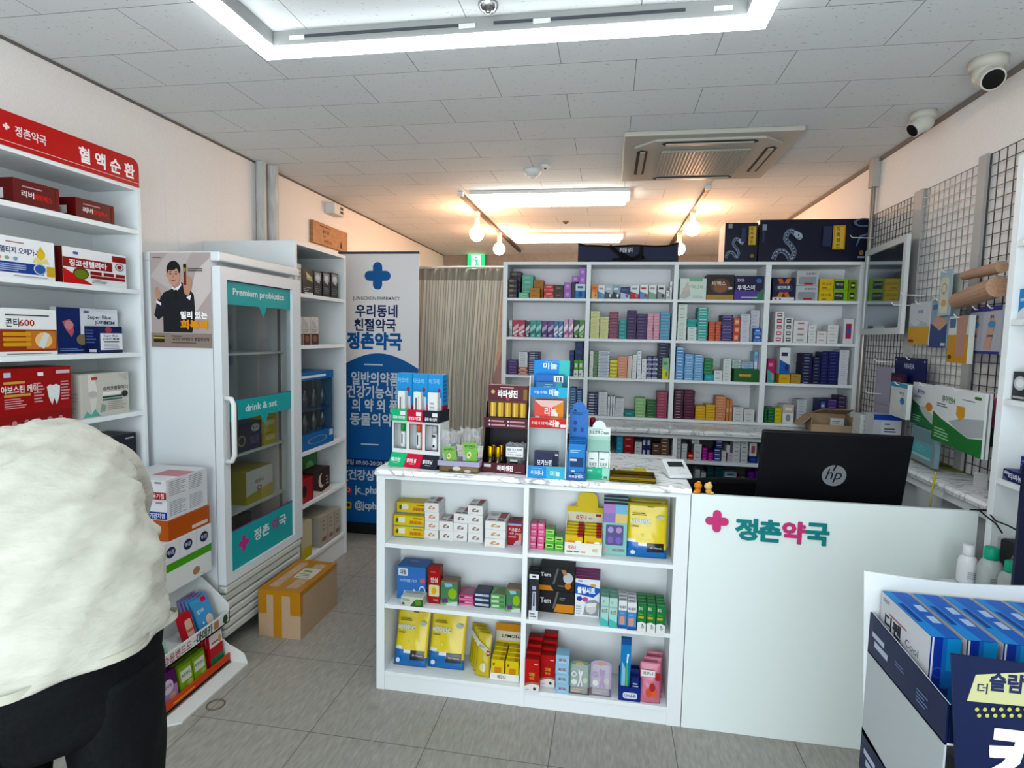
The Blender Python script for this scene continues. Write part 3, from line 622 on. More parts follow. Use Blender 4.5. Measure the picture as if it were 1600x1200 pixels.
# row 2
K(0, 1, 795.5, 800.3, 500, 1, '#b9bfc2', 'clear grey pack at the left side', '#8a9094', '#dde0e0', 4)
for x0, x1, yt, c, nm, l, d in ((801, 810, 500, '#b8485c', 'left red swoosh box', '#e6c4c8', '#d8d8d8'), (810.6, 820, 500, '#b44558', 'right red swoosh box', '#e6c4c8', '#d8d8d8'), (821.2, 827.6, 502, '#3a3c48', 'dark box with white ring', '#d0d4d6', '#9aa0a6'),
        (828.2, 837, 500.5, '#4f9a98', 'left teal swoosh box', '#b5d8d2', '#3f7674'), (837.6, 846.4, 500.5, '#4f9a98', 'right teal swoosh box', '#b5d8d2', '#3f7674'), (847, 855.4, 501, '#6c5288', 'left purple swoosh box', '#c5b6d4', '#4f3c66'), (856, 865, 501, '#6c5288', 'right purple swoosh box', '#c5b6d4', '#4f3c66'),
        (865.8, 872.4, 502, '#4f7cac', 'left blue-white box', '#dde5ec', '#e4e8ea'), (873, 879.6, 502, '#4f7cac', 'right blue-white box', '#dde5ec', '#e4e8ea'), (881, 888, 499, '#cfa8c6', 'left lilac box', '#ece4ec', '#b06a9a'), (888.6, 896, 499, '#cfa8c6', 'right lilac box', '#ece4ec', '#b06a9a'),
        (897.2, 904.6, 500, '#35503a', 'left green-black box', '#d4dad2', '#5a9a4a'), (905.2, 913, 500, '#4f8a44', 'right green box', '#d4dad2', '#9ac880')):
    K(0, 1, x0, x1, yt, 1, c, nm, l, d, 5, name='ointment_box')
K(1, 1, 922.5, 937, 486, 10, '#d6d6a0', 'taller pale yellow box', '#b4b480', '#8a8a60', 2); K(1, 1, 937.8, 951, 495, 8, '#d8d7a4', 'shorter pale yellow box', '#b6b584', '#8a8a60', 2)
K(1, 1, 952, 966.6, 487.5, 9, '#5c1c38', 'maroon box', '#a4748a', '#a4748a', 1); K(1, 1, 967.4, 979, 500, 5, '#2f8f90', 'teal box', '#7cc0bc', '#cfe6e2', 2)
K(1, 1, 979.6, 995, 485, 9, '#35204f', 'taller dark purple box', '#7a6a94', '#8a7aa4', 2); K(1, 1, 995.6, 1011, 490.5, 8, '#3a2455', 'shorter dark purple box', '#8474a0', '#8a7aa4', 2)
K(1, 1, 1011.8, 1021, 490, 9, '#d7a2b2', 'left pink box', '#e8cdd4', '#b87f90', 2); K(1, 1, 1021.5, 1031, 490, 9, '#d59fb0', 'right pink box', '#e8cdd4', '#b87f90', 2)
K(1, 1, 1032, 1047.5, 488, 9, '#5f9ab4', 'blue-violet box', '#8f8fc4', '#7ac0c4', 1)
K(2, 1, 1060, 1074, 475.5, 12, '#d5dcd4', 'white green-edged box', '#7f9a88', '#99aabb', 2)
_, zt = K(2, 1, 1074.6, 1088.6, 511, 4, '#d3dad8', 'white box beneath teal boxes', '#8fa8a0', '#99aabb', 2); K(2, 1, 1073, 1088.6, 498.5, 2, '#2a9a94', 'teal box on white boxes', '#6ec4bc', '#cfe6e2', 2, base=zt+.001)
K(2, 1, 1089.4, 1107, 480.5, 12, '#219189', 'tall-stack teal box', '#5cbcb2', '#cfe6e2', 1); K(2, 1, 1108, 1117.6, 502.5, 7, '#c8634a', 'left coral box', '#e09a84', '#eecabc', 2); K(2, 1, 1118.2, 1126.6, 502.5, 7, '#c8634a', 'right coral box', '#e09a84', '#eecabc', 2)
K(2, 1, 1127.4, 1146, 492, 8, '#2a2352', 'indigo box', '#6b5f92', '#8a7aa4', 1); K(2, 1, 1146.6, 1157, 497, 3, '#c2593e', 'upright coral striped box', '#e2a48e', '#eecabc', 6)
K(2, 1, 1158, 1172.4, 491, 9, '#c9ccd2', 'pale grey box', '#8f92a0', '#99aabb', 2); K(2, 1, 1173.4, 1189, 485, 9, '#c7cad0', 'pale grey box at the right, rear', '#8f92a0', '#99aabb', 2, .07)
K(2, 1, 1178, 1190.5, 513, 2, '#2f56a2', 'blue box in front', '#6f9ad8', '#c8d4ea', 7, .012, .05)
K(3, 1, 1211.5, 1225.5, 487, 5, '#dcdddd', 'white red-label box', '#b03a4a', '#e4e4e4', 6); K(3, 1, 1226.4, 1239.6, 496.5, 4, '#dadbdb', 'white black-label box', '#35373c', '#d8d8d8', 6)
K(3, 1, 1240.6, 1262.6, 501, 4, '#dbdcdc', 'wide white box with red print', '#c4c6c6', '#b86a62', 6); K(3, 1, 1263.6, 1275.8, 508, 3, '#dadbdb', 'small white box', '#a9acac', '#99aabb', 2)
K(3, 1, 1276.6, 1292, 517.5, 2, '#dcd8d6', 'cream box with red print', '#c8867c', '#e4d8d4', 2); K(3, 1, 1293, 1310, 508, 3, '#dbdcdc', 'white right-hand box', '#a9acac', '#99aabb', 2); K(3, 1, 1319, 1338, 498, 1, '#d9dadc', 'tall white box with coloured labels', '#aa3f52', '#4a5f9a', 6)
# row 3
K(0, 2, 793.5, 808.6, 562.5, 5, '#352058', 'dark purple box', '#6a5590', '#8a7aa4', 1); _, zt = K(0, 2, 809.5, 824.3, 574, 2, '#b4553c', 'rust red box beneath white boxes', '#d8b0a0', '#e4d8d4', 7)
K(0, 2, 810, 824.3, 550, 6, '#d4d6d8', 'white box on rust boxes', '#8f959c', '#99aabb', 2, base=zt+.001); K(0, 2, 825, 842, 550, 10, '#2a2d4a', 'navy white-print box', '#b9bdcc', '#7a80a0', 0)
K(0, 2, 890, 897, 547.5, 4, '#24365e', 'left dark blue box', '#41609a', '#7a90c0', 2, .05); K(0, 2, 897.6, 910.5, 534, 5, '#223460', 'right dark blue box', '#41609a', '#7a90c0', 2, .09)
K(0, 2, 896.3, 903.7, 562.5, 1, '#579a3c', 'left green-white front pack', '#dadfda', '#d2d8d0', 7, .012, .03); K(0, 2, 904.3, 911.5, 562.5, 1, '#579a3c', 'right green-white front pack', '#dadfda', '#d2d8d0', 7, .012, .03)
K(1, 2, 921.5, 927.4, 549, 9, '#d4d8d2', 'slim white grey-edged box', '#8f9a8c', '#99aabb', 2); K(1, 2, 928, 934.4, 549, 9, '#5d7d56', 'slim green box', '#9ab490', '#c8d4c0', 2); K(1, 2, 935.2, 952.4, 549, 9, '#cfd3d6', 'white blue-line box', '#8a94b0', '#99aabb', 1)
K(1, 2, 953, 965, 562.5, 5, '#d8c81e', 'yellow box', '#a89c18', '#eee68a', 1); K(1, 2, 965.6, 980.4, 556.5, 8, '#d99a80', 'salmon box', '#edc4b2', '#c07a60', 2)
K(1, 2, 981.2, 987.6, 556, 5, '#dcd2cc', 'white pink-edged box', '#e0b0a0', '#99aabb', 2); K(1, 2, 988.2, 995.2, 554, 5, '#d8d9d8', 'left white box', '#a8a9a8', '#99aabb', 2); K(1, 2, 996, 1002.4, 548, 5, '#d8dde2', 'tall-stack white-blue box', '#9ab0c8', '#99aabb', 2); K(1, 2, 1003, 1010.4, 561, 4, '#dadbdb', 'right white box', '#a8a9a8', '#99aabb', 2)
K(1, 2, 1011.2, 1018.8, 556.5, 5, '#1f2350', 'left navy box', '#c8cce0', '#7a80a0', 7); K(1, 2, 1019.6, 1027.8, 556.5, 5, '#1f2350', 'right navy box', '#c8cce0', '#7a80a0', 7)
K(1, 2, 1029, 1045, 536.5, 12, '#1e2342', 'tall-stack dark navy box', '#9aa0b8', '#7a80a0', 2, .07); K(1, 2, 1035.2, 1045.8, 559, 1, '#8cb890', 'upright green box with yellow flower', '#d8d060', '#4f8a5c', 4, .012, .05)
K(2, 2, 1057, 1069.4, 542, 10, '#4e8cc4', 'tallest light blue box', '#8fbbe2', '#cfe0f0', 1); K(2, 2, 1070, 1084.2, 553, 10, '#5f9acb', 'middle light blue box', '#9ac4e6', '#cfe0f0', 1); K(2, 2, 1085, 1099.8, 554, 10, '#5f9acb', 'right light blue box', '#9ac4e6', '#cfe0f0', 1)
_, zt = K(2, 2, 1100.6, 1115, 585, 1, '#3a9aa4', 'teal box beneath green boxes', '#7cc4c8', '#cfe6e2', 2); K(2, 2, 1100.6, 1114.6, 560, 5, '#2c7a48', 'dark green box', '#6fae84', '#cfe6d8', 2, base=zt+.001)
K(2, 2, 1116, 1128.6, 579, 2, '#d7dadb', 'low white box', '#a0a6aa', '#99aabb', 2); K(2, 2, 1129.4, 1143, 561, 7, '#d2d8d3', 'white pale green box', '#9ab4a4', '#99aabb', 2)
_, zt = K(2, 2, 1147, 1187.3, 577, 1, '#1f5c2c', 'wide green box with a figure print', '#d9a63a', '#3a7a3c', 2, .012, .16)
K(2, 2, 1144, 1157.4, 563, 3, '#cfd6d2', 'white green-edged box on the green box', '#9ab4a4', '#7aa0c0', 7, .06, base=zt+.001); K(2, 2, 1158.4, 1177.2, 565, 3, '#c2cfda', 'white blue-edged box on the green box', '#7aa4cc', '#99aabb', 7, .06, base=zt+.001); K(2, 2, 1179, 1185.4, 549.5, 1, '#9cc0da', 'upright pale blue box on the green box', '#dfe8ee', '#6a9ac0', 7, .06, base=zt+.001)
K(3, 2, 1200, 1211, 560.5, 1, '#a83a62', 'magenta box with teal foot', '#4fa49a', '#d88aa8', 4); _, zt = K(3, 2, 1217.2, 1234.4, 585, 1, '#d8ac28', 'yellow box under the tall box', '#b48a18', '#5a4a18', 2)
K(3, 2, 1219, 1235.4, 543, 1, '#d9dde2', 'tall white and blue box on the yellow box', '#2f62b4', '#2a3040', 4, base=zt+.001); K(3, 2, 1235.6, 1251, 585, 2, '#b4904c', 'gold box', '#8f6c30', '#e0c890', 2)
K(3, 2, 1253, 1270, 552, 10, '#1f2244', 'navy box, first stack', '#a9aec2', '#7a80a0', 2); K(3, 2, 1271, 1282.6, 557.5, 8, '#1f2244', 'navy box, second stack', '#7a80a0', '#7a80a0', 2); K(3, 2, 1284, 1294.8, 550, 10, '#242654', 'navy box, third stack', '#4f5490', '#7a80a0', 2); K(3, 2, 1295.4, 1311.4, 549.5, 10, '#26285c', 'navy box, fourth stack', '#5a60a0', '#c8cce0', 2)
K(3, 2, 1312.2, 1327, 547, 9, '#d2d4d8', 'white box at the right', '#b0b4ba', '#99aabb', 2)
# row 4
K(0, 3, 890.5, 900.6, 606, 10, '#3c6490', 'left blue box, behind the blue dispenser', '#5f88b4', '#c8d4ea', 1, .05); K(0, 3, 901.4, 911, 610, 10, '#3a618c', 'right blue box, behind the blue dispenser', '#5f88b4', '#c8d4ea', 1, .05)
K(1, 3, 918.6, 934.5, 614.5, 8, '#2a2f52', 'navy white-print box', '#c4c8d4', '#7a80a0', 0); K(1, 3, 935.2, 949, 612.5, 9, '#d3d6d8', 'white left box', '#a0a4a8', '#99aabb', 2)
for i, x in enumerate((949.8, 953.6, 957.4)): K(1, 3, x, x+3.4, 619.5, 1, '#d5d7d8', ('left', 'middle', 'right')[i]+' slim upright white box', '#a4a8ac', '#99aabb', 2)
K(1, 3, 961.4, 975, 622.5, 8, '#cfd2d4', 'grey-white box', '#8f9498', '#99aabb', 2); K(1, 3, 975.8, 991, 642, 1, '#2f8280', 'flat teal box', '#6fb4ac', '#99aabb', 2); K(1, 3, 992, 1009, 622, 6, '#95bc84', 'light green box', '#c2dcb4', '#4f7a40', 2); K(1, 3, 1010, 1025.6, 626.5, 6, '#275c30', 'dark green box', '#7aa880', '#cfe0d0', 2); K(1, 3, 1026.4, 1042.5, 612, 9, '#9a4a60', 'dusty red box', '#c88a98', '#e0c0c8', 2)
K(2, 3, 1054, 1068, 610.5, 10, '#4a1f34', 'maroon white-print box', '#bfb0b8', '#a4748a', 2); K(2, 3, 1069.4, 1086, 611, 10, '#4f1c36', 'maroon right box', '#8c5a70', '#a4748a', 2)
K(2, 3, 1086.6, 1102, 634.5, 5, '#d8aa24', 'left yellow box', '#e8cc6a', '#a87c14', 2); K(2, 3, 1102.7, 1117.4, 632.5, 6, '#d8aa24', 'right yellow box', '#e8cc6a', '#a87c14', 2); K(2, 3, 1118.2, 1134.4, 619.5, 9, '#cf9170', 'salmon box', '#e4b8a0', '#b06a4c', 2)
K(2, 3, 1135, 1139.6, 624, 1, '#c8845f', 'left slim upright salmon box', '#e4b8a0', '#b06a4c', 2); K(2, 3, 1140.2, 1145, 624.5, 1, '#c8845f', 'right slim upright salmon box', '#e4b8a0', '#b06a4c', 2); K(2, 3, 1146, 1162, 636.5, 5, '#d2d2d0', 'left white box', '#8f9092', '#99aabb', 2); K(2, 3, 1162.8, 1178.8, 640, 4, '#d4d4d2', 'right white box', '#8f9092', '#99aabb', 2)
K(3, 3, 1194.8, 1199.4, 637.5, 5, '#1f5c34', 'slim green box', '#5c9a70', '#cfe0d0', 2); K(3, 3, 1200, 1210, 637.5, 5, '#22693a', 'green box', '#5c9a70', '#cfe0d0', 2); K(3, 3, 1210.6, 1221.8, 638, 4, '#cfc02c', 'yellow box', '#e8e07a', '#5a7a2c', 2)
K(3, 3, 1223.4, 1241, 632.5, 1, '#dfe0de', 'upright white box with a beige picture', '#cfc2b4', '#8f9092', 3); K(3, 3, 1246, 1260.4, 624.5, 9, '#c2c6cc', 'grey-white box', '#7f848c', '#99aabb', 2); K(3, 3, 1261.4, 1276, 651.5, 1, '#2f4f92', 'flat blue box', '#6a88c8', '#c8d4ea', 2)
K(3, 3, 1280, 1292, 624, 2, '#27305c', 'large navy box', '#5a6498', '#c8cce0', 6); K(3, 3, 1292.6, 1308.6, 624, 8, '#3c2766', 'purple box', '#6a5596', '#8a7aa4', 1); K(3, 3, 1309.6, 1322.4, 619, 7, '#2b2836', 'black box', '#55525f', '#8a7aa4', 1)
# ---------------------------------------------------------------- boxes inside the low cabinet
def lowstack(bayname, zb_, x0, x1, yt, n, c, desc, l='#e9eaea', d='#7d8288', st=2, sb=0.03, base=None, dep=.1):
    Y = LY+sb; a = at(x0, yt+6, Y=Y); b = at(x1, yt+6, Y=Y); z0 = zb_ if base is None else base; z1 = min(at((x0+x1)/2, yt, Y=Y).z, .929); h = (z1-z0)/n; a.x += .0007; b.x -= .0007
    for i in range(n):
        pack('medicine_box', f'{desc}{posname(i, n)}, {bayname}', 'medicine box', (a.x, Y), (b.x, Y), z0+i*h, z0+(i+1)*h, dep, c, group='medicine boxes, '+bayname, part=None, front=style(st, c, l, d))
    return z1
B1, B2, B3 = 'low cabinet left of the card terminal', 'low cabinet upper shelf behind the desk', 'low cabinet lower shelf behind the desk'
lowstack(B1, lz1, 963.7, 973.7, 681, 4, '#4aa2c0', 'light blue box', '#7cc4da', '#cfe6ee', 2); lowstack(B1, lz1, 974.6, 990.4, 680, 3, '#a02c34', 'red box', '#d48a8a', '#e0b0b0', 2); lowstack(B1, lz1, 991.7, 1003, 691, 4, '#d0d2d4', 'white box', '#8f9498', '#99aabb', 2)
lowstack(B1, lz1, 1004, 1010.6, 684, 2, '#232350', 'left navy upright box', '#d8d8e4', '#5a5a8a', 0); lowstack(B1, lz1, 1011.2, 1017.6, 684, 2, '#232350', 'right navy upright box', '#d8d8e4', '#5a5a8a', 0); lowstack(B1, lz1, 1019, 1031.7, 693, 3, '#5a4236', 'left brown box', '#d8d0c8', '#8a6a54', 2); lowstack(B1, lz1, 1032.5, 1046, 679.6, 6, '#5e4536', 'right brown box', '#d8d0c8', '#8a6a54', 2)
lowstack(B2, lz1, 1058, 1064.2, 684.4, 5, '#c6cacd', 'white far left box', '#7f848a', '#99aabb', 2); lowstack(B2, lz1, 1065, 1074, 693.6, 5, '#c8cbcd', 'white second-stack box', '#7f848a', '#99aabb', 2); lowstack(B2, lz1, 1074.6, 1083.6, 708, 1, '#a8281e', 'low red box', '#c85a48', '#e0b0b0', 1)
z_ = lowstack(B2, lz1, 1084.3, 1096.6, 694, 3, '#c9ccce', 'white grey-striped box', '#9a9ea2', '#99aabb', 2); lowstack(B2, lz1, 1081, 1093, 679.5, 2, '#c9ccce', 'white box leaning out on top', '#9a9ea2', '#99aabb', 2, base=z_+.001)
z_ = lowstack(B2, lz1, 1097.5, 1105.4, 700, 4, '#a43a8c', 'left magenta box', '#d28ac0', '#e8c8e0', 2); lowstack(B2, lz1, 1106, 1114.6, 707, 3, '#a43a8c', 'right magenta box', '#d28ac0', '#e8c8e0', 2)
z_ = lowstack(B2, lz1, 1115.4, 1126.6, 701, 3, '#26306c', 'navy box', '#5a66a4', '#c8cce0', 1); lowstack(B2, lz1, 1118.5, 1129, 688, 2, '#2a3470', 'navy box on the navy stack', '#5a66a4', '#c8cce0', 1, .06, base=z_+.001)
lowstack(B2, lz1, 1127.4, 1134.4, 705.5, 3, '#c8cbcd', 'small white box', '#7f848a', '#99aabb', 2); z_ = lowstack(B2, lz1, 1136.4, 1145, 708, 2, '#cfbfc6', 'pinkish white box', '#a88a98', '#99aabb', 2); lowstack(B2, lz1, 1135, 1141, 695.8, 2, '#c8cbcd', 'white box on a pinkish box', '#7f848a', '#99aabb', 2, base=z_+.001)
lowstack(B2, lz1, 1146, 1157.4, 682, 5, '#c8cbcd', 'white left-tower box', '#6f747a', '#99aabb', 2); lowstack(B2, lz1, 1158.2, 1169.4, 683.3, 5, '#c8cbcd', 'white right-tower box', '#6f747a', '#99aabb', 2)
z_ = lowstack(B2, lz1, 1170.4, 1184, 713, 1, '#263c7c', 'blue box by the monitor', '#4f68ac', '#c8cce0', 2); lowstack(B2, lz1, 1171.4, 1182.6, 692.5, 1, '#d4d4d6', 'white upright box with red print', '#b05a50', '#5a5a60', 6, base=z_+.001)
lowstack(B3, lz0, 1086, 1094, 734, 5, '#a9afb2', 'grey-white left box', '#7f848a', '#99aabb', 2, .03); lowstack(B3, lz0, 1094.8, 1103, 739, 4, '#a9afb2', 'grey-white right box', '#7f848a', '#99aabb', 2, .03); lowstack(B3, lz0, 1103.6, 1116, 729, 5, '#1f5560', 'left dark teal box', '#3a7680', '#99aabb', 2, .12); lowstack(B3, lz0, 1116.8, 1131, 729, 5, '#1f5864', 'right dark teal box', '#3a7680', '#99aabb', 2, .12)
lowstack(B3, lz0, 1132, 1151, 738, 3, '#7f9a9e', 'pale teal box', '#c0ccd0', '#2f4470', 7, .03, None, .06); lowstack(B3, lz0, 1152.4, 1158, 745, 2, '#a02830', 'red box', '#c86a6a', '#e0c0c0', 2, .06); lowstack(B3, lz0, 1159, 1167, 750, 2, '#c4c6c8', 'white red-foot box', '#a83a3a', '#99aabb', 1, .03)
lowstack(B3, lz0, 1169.8, 1179, 738, 7, '#521f78', 'left purple box', '#7a4fa0', '#c8b0dc', 2, .02); lowstack(B3, lz0, 1179.6, 1186, 736, 7, '#521f78', 'right purple box', '#7a4fa0', '#c8b0dc', 2, .02)
# ---------------------------------------------------------------- on top of the back shelf
ztop = 2.0572
a, b = at(903, 400, Y=SY+.02), at(1060, 400, Y=SY+.02)
bag = empty('gift_bag', 'long navy fabric bag with tied black ribbon on top of the back shelf', 'bag', ((a.x+b.x)/2, SY+.1, ztop))
wdt = b.x-a.x; hb = at(980, 383, Y=SY+.02).z-ztop; NV = mat('#2c3046', .7)
q = MB(); n = 24; prof = []
for i in range(n+1):
    u = i/n; prof.append((-wdt/2+wdt*u, hb*(0.93+0.03*math.sin(u*14)+(0.14*max(0, abs(u-.5)-.42)/.08))))
q.prism([(-wdt/2, 0), (wdt/2, 0)]+prof[::-1], (0, -.08, 0), (1, 0, 0), (0, 0, 1), (0, 1, 0), .2, NV); q.build('pouch', bag)
q = MB(); q.tube([(x, -.082, z+.002) for x, z in prof], .006, BLACK, 6); q.tube([(-wdt/2, -.081, .006), (wdt/2, -.081, .006)], .006, BLACK, 6); q.build('binding', bag)
q = MB()
for pts in ([(-.12, hb*.95), (-.02, .02)], [(.09, hb*.95), (.085, .02)], [(-.1, .012), (.11, .03)], [(-.05, .06), (.03, .015), (.09, .05)]): q.tube([(x, -.088, z) for x, z in pts], .013, BLACK, 6)
q.build('ribbon', bag)
q = MB(); q.art((-.08, -.0808, hb*.45), (1, 0, 0), (0, 0, 1), (0, -1, 0), .14, .06, [('t', .5, .5, .5, '정성을 담다', '#d8d8dc', .62)]); q.build('lettering', bag)
def snake(cx, cy, s, AR_):
    """white line-art snake: S-shaped body band with scale ticks and a head (fractions of the face)"""
    out = []; P = [(-.62, -.52), (-.5, -.2), (-.22, -.12), (.02, -.32), (.12, -.5), (.2, -.46), (.3, -.2), (.12, .12), (-.12, .38), (-.06, .68), (.14, .78), (.3, .62)]
    pts = []
    for i in range(len(P)-1):
        for k in range(4):
            p0 = P[max(i-1, 0)]; p1 = P[i]; p2 = P[i+1]; p3 = P[min(i+2, len(P)-1)]; t = k/4
            pts.append(tuple(.5*((2*p1[j])+(-p0[j]+p2[j])*t+(2*p0[j]-5*p1[j]+4*p2[j]-p3[j])*t*t+(-p0[j]+3*p1[j]-3*p2[j]+p3[j])*t**3) for j in (0, 1)))
    pts.append(P[-1])
    def q(x, y): return (cx+x*s/AR_, cy+y*s)
    def strip(o0, o1, c):
        for i in range(len(pts)-1):
            (x0, y0), (x1, y1) = pts[i], pts[i+1]; dx, dy = x1-x0, y1-y0; L = math.hypot(dx, dy) or 1; nx, ny = -dy/L, dx/L
            out.append(('p', [q(x0+nx*o0, y0+ny*o0), q(x1+nx*o0, y1+ny*o0), q(x1+nx*o1, y1+ny*o1), q(x0+nx*o1, y0+ny*o1)], c))
    strip(-.11, .11, '#8f9db0'); strip(-.075, .02, '#39455c'); strip(.055, .08, '#2a3348')
    for i in range(2, len(pts)-2, 2):
        x, y = pts[i]; out.append(('e', *q(x, y), .03*s/AR_, .03*s, '#c4ccd8'))
    out += [('p', [q(.2, .74), q(.34, .74), q(.56, .62), (q(.6, .44)), q(.5, .34), q(.36, .38), q(.22, .52)], '#a9b4c4'), ('e', *q(.42, .56), .04*s/AR_, .035*s, '#1c2230'), ('p', [q(.36, .42), q(.56, .46), q(.56, .43), q(.4, .39)], '#2a3348')]
    return out
def goldlabel(x0, y0, x1, y1): return [('r', x0, y0, x1, y1, '#b8943f'), ('r', x0+(x1-x0)*.12, y0+(y1-y0)*.05, x1-(x1-x0)*.12, y1-(y1-y0)*.05, '#d4b560')] + [('t', x0+(x1-x0)*.42, y1-(y1-y0)*(.15+.23*i), (y1-y0)*.16, ch, '#2a1f10') for i, ch in enumerate('라파생진')]
kw = dict(Y=SY+.01, group='snake-printed gift cartons')
pxpack('gift_carton', 'smaller dark carton with snake print and gold label on back shelf', 'carton', 1132, 1183.6, 348, ztop, .2, '#14182c', ym=380,
       front=snake(.32, .30, .38, .92)+goldlabel(.7, .42, .93, .9)+[('r', .08, .85, .2, .96, '#8a8f9a'), ('r', .48, .5, .62, .86, '#333a54'), ('e', .83, .14, .06, .05, '#8a6a3a')], left=[('r', 0, 0, 1, 1, '#d9c3b0')], **kw)
pxpack('gift_carton', 'larger dark carton with white snake and gold label beside the conduit', 'carton', 1185.6, 1358, 342.5, ztop, .2, '#12162a', ym=380,
       front=snake(.27, .33, .52, 2.55)+goldlabel(.665, .28, .775, .84)+[('r', .02, .74, .06, .88, '#8a8f9a'), ('r', .02, .45, .045, .72, '#2c3550'), ('r', .575, .35, .655, .82, '#2c3550'), ('o', .93, .9, .09, .1, .3, '#5f6f8c'), ('p', [(.87, .35), (.9, .6), (.98, .66), (.98, .62), (.915, .56), (.88, .35)], '#5f6f8c'), ('e', .925, .2, .02, .06, '#8a6a3a'), ('r', .895, .08, .955, .12, '#8a8f9a')], **kw)
# ================================================================ left side: wall shelf stock, fridge, banner, curtain
XF = XA-0.012
def upx(name, label, x0, x1, yt, z0, d, color, X=XF, **kw): return pxpack(name, label, 'box', x0, x1, yt, z0, d, color, X=X, **kw)
DR = '#5a1018'
for i, (x0, x1, yt, lb) in enumerate(((20.5, 92, 286, 'dark red carton on the top shelf under the header, left one'), (118.5, 178, 315, 'dark red carton on the top shelf, right one by the end panel'))):
    upx('supplement_carton', lb, x0, x1, yt, ZA[0], .17, DR, ym=yt+15, group='dark red cartons under the header', front=[('t', .3, .45, .24, '리버', '#ece0e0', .26, .03), ('t', .63, .42, .24, '파워텍스', '#c83a2c', .4, .03), ('l', .18, .68, .75, .8, 1, '#c09aa0'), ('r', .92, .1, 1, .9, '#701820')],
        left=[('r', .2, .2, .75, .6, '#d8d4d4'), ('l', .25, .25, .7, .5, 3, '#555555')])
upx('supplement_carton', 'white omega carton with golden oil drop, second shelf', -12, 85, 372, ZA[1], .15, '#e6e8ea', ym=400, front=[('t', .42, .67, .15, '멀티지 오메가-3', '#2a3566', .62, .025), ('l', .2, .84, .6, .9, 1, '#a06a6a'),
    ('r', 0, .12, .8, .38, '#26408a'), ('l', .08, .15, .52, .34, 4, '#b8c4e0'), ('e', .74, .27, .11, .14, '#c8d4e8'), ('e', .74, .27, .09, .115, '#3a5c9a'), ('r', .85, .1, 1, .36, '#c9a640'), ('p', [(.76, .86), (.84, .66), (.76, .5), (.68, .66)], '#d9b43c'), ('e', .76, .62, .07, .1, '#e2c04a'), ('p', [(.62, .42), (.66, .56), (.76, .48), (.86, .56), (.9, .42)], '#e8d88a'),
    ('e', .1, .47, .03, .04, '#d8a08a'), ('e', .21, .47, .035, .045, '#88b088'), ('e', .34, .47, .035, .045, '#88a4d0'), ('l', .3, .03, .95, .08, 1, '#9aa0a8')])
upx('supplement_carton', 'white and red ginkgo carton, second shelf by the end panel', 98, 197, 392, ZA[1], .15, '#e4e4e4', ym=420, front=[('r', 0, .45, .76, .72, '#8a1c24'), ('r', .76, .76, 1, .94, '#8a1c24'), ('t', .38, .58, .17, '징코센텔리아', '#f2ecec', .58, .025), ('p', [(0, 0), (.45, 0), (0, .42)], '#c0242a'), ('e', .26, .3, .12, .17, '#5a3a20'), ('e', .26, .28, .1, .13, '#6a7a2c'), ('o', .88, .62, .075, .12, .25, '#7a7a7c'), ('e', .88, .62, .04, .06, '#a02a34'),
     ('r', .4, .3, .58, .4, '#8a1c24'), ('r', .61, .3, .78, .4, '#8a1c24'), ('r', .81, .3, .97, .4, '#8a1c24'), ('r', .4, .2, .97, .28, '#8a1c24'), ('l', .42, .06, .75, .17, 3, '#8a8a8a'), ('r', .15, .82, .22, .89, '#4a5a9a')], left=[('r', 0, 0, 1, 1, '#5a1016')])
upx('supplement_carton', 'white and orange-brown carton with amber bars, third shelf', -14, 88, 482, ZA[2], .15, '#e6e6e4', ym=510, front=[('r', 0, .09, 1, .56, '#8e3a1e'), ('r', .5, .14, .98, .53, '#c07a44'), ('e', .78, .33, .14, .17, '#ecc89a'), ('p', [(.68, .2), (.8, .5), (.88, .46), (.78, .14)], '#cfd4d4'), ('t', .3, .7, .17, '콘티', '#26303e', .2), ('t', .52, .7, .16, '600', '#a8362c', .24), ('l', .2, .83, .95, .89, 1, '#3a4656'),
    ('rr', .15, .42, .58, .5, .02, '#d09a44'), ('rr', .15, .31, .58, .39, .02, '#d09a44'), ('rr', .15, .2, .58, .28, .02, '#d09a44'), ('p', [(0, 1), (.14, 1), (0, .82)], '#b03038'), ('l', .2, .02, .9, .06, 1, '#777777')])
upx('supplement_carton', 'blue and white joint carton, large one behind the small box', 88.5, 184, 482, ZA[2], .03, '#dfe2e6', X=XF-.07, ym=510, front=[('r', 0, 0, .36, 1, '#1f2f66'), ('r', .36, 0, 1, .42, '#1d2c60'), ('p', [(.08, .7), (.2, .75), (.26, .5), (.22, .35), (.14, .5)], '#c06a72'), ('e', .18, .62, .07, .1, '#d89aa0'), ('t', .68, .8, .1, 'Super Blue', '#1f2c56', .5), ('t', .7, .69, .09, 'JOINT', '#3a4668', .2), ('t', .85, .69, .1, 'MSM', '#26304e', .22), ('e', .38, .3, .09, .12, '#8a7a5a'), ('l', .03, .05, .4, .12, 2, '#8a9ac8'), ('r', .42, .9, .5, .95, '#5a5a8a')])
upx('supplement_carton', 'small navy and white joint carton in front of the large one', 154.5, 191, 510, ZA[2], .07, '#1d2650', ym=525, front=[('r', .05, .12, 1, .74, '#e4e6ea'), ('t', .5, .64, .1, 'Super Blue', '#26304e', .7), ('t', .5, .52, .1, 'JOINT MSM', '#26304e', .7), ('e', .4, .87, .14, .12, '#a84a58'), ('r', .2, .4, .85, .45, '#3a4250'), ('l', .2, .15, .9, .36, 4, '#8a8e98')], left=[('l', .1, .35, .8, .9, 5, '#5a68a0'), ('r', .3, .04, .8, .14, '#d8d8e0')])
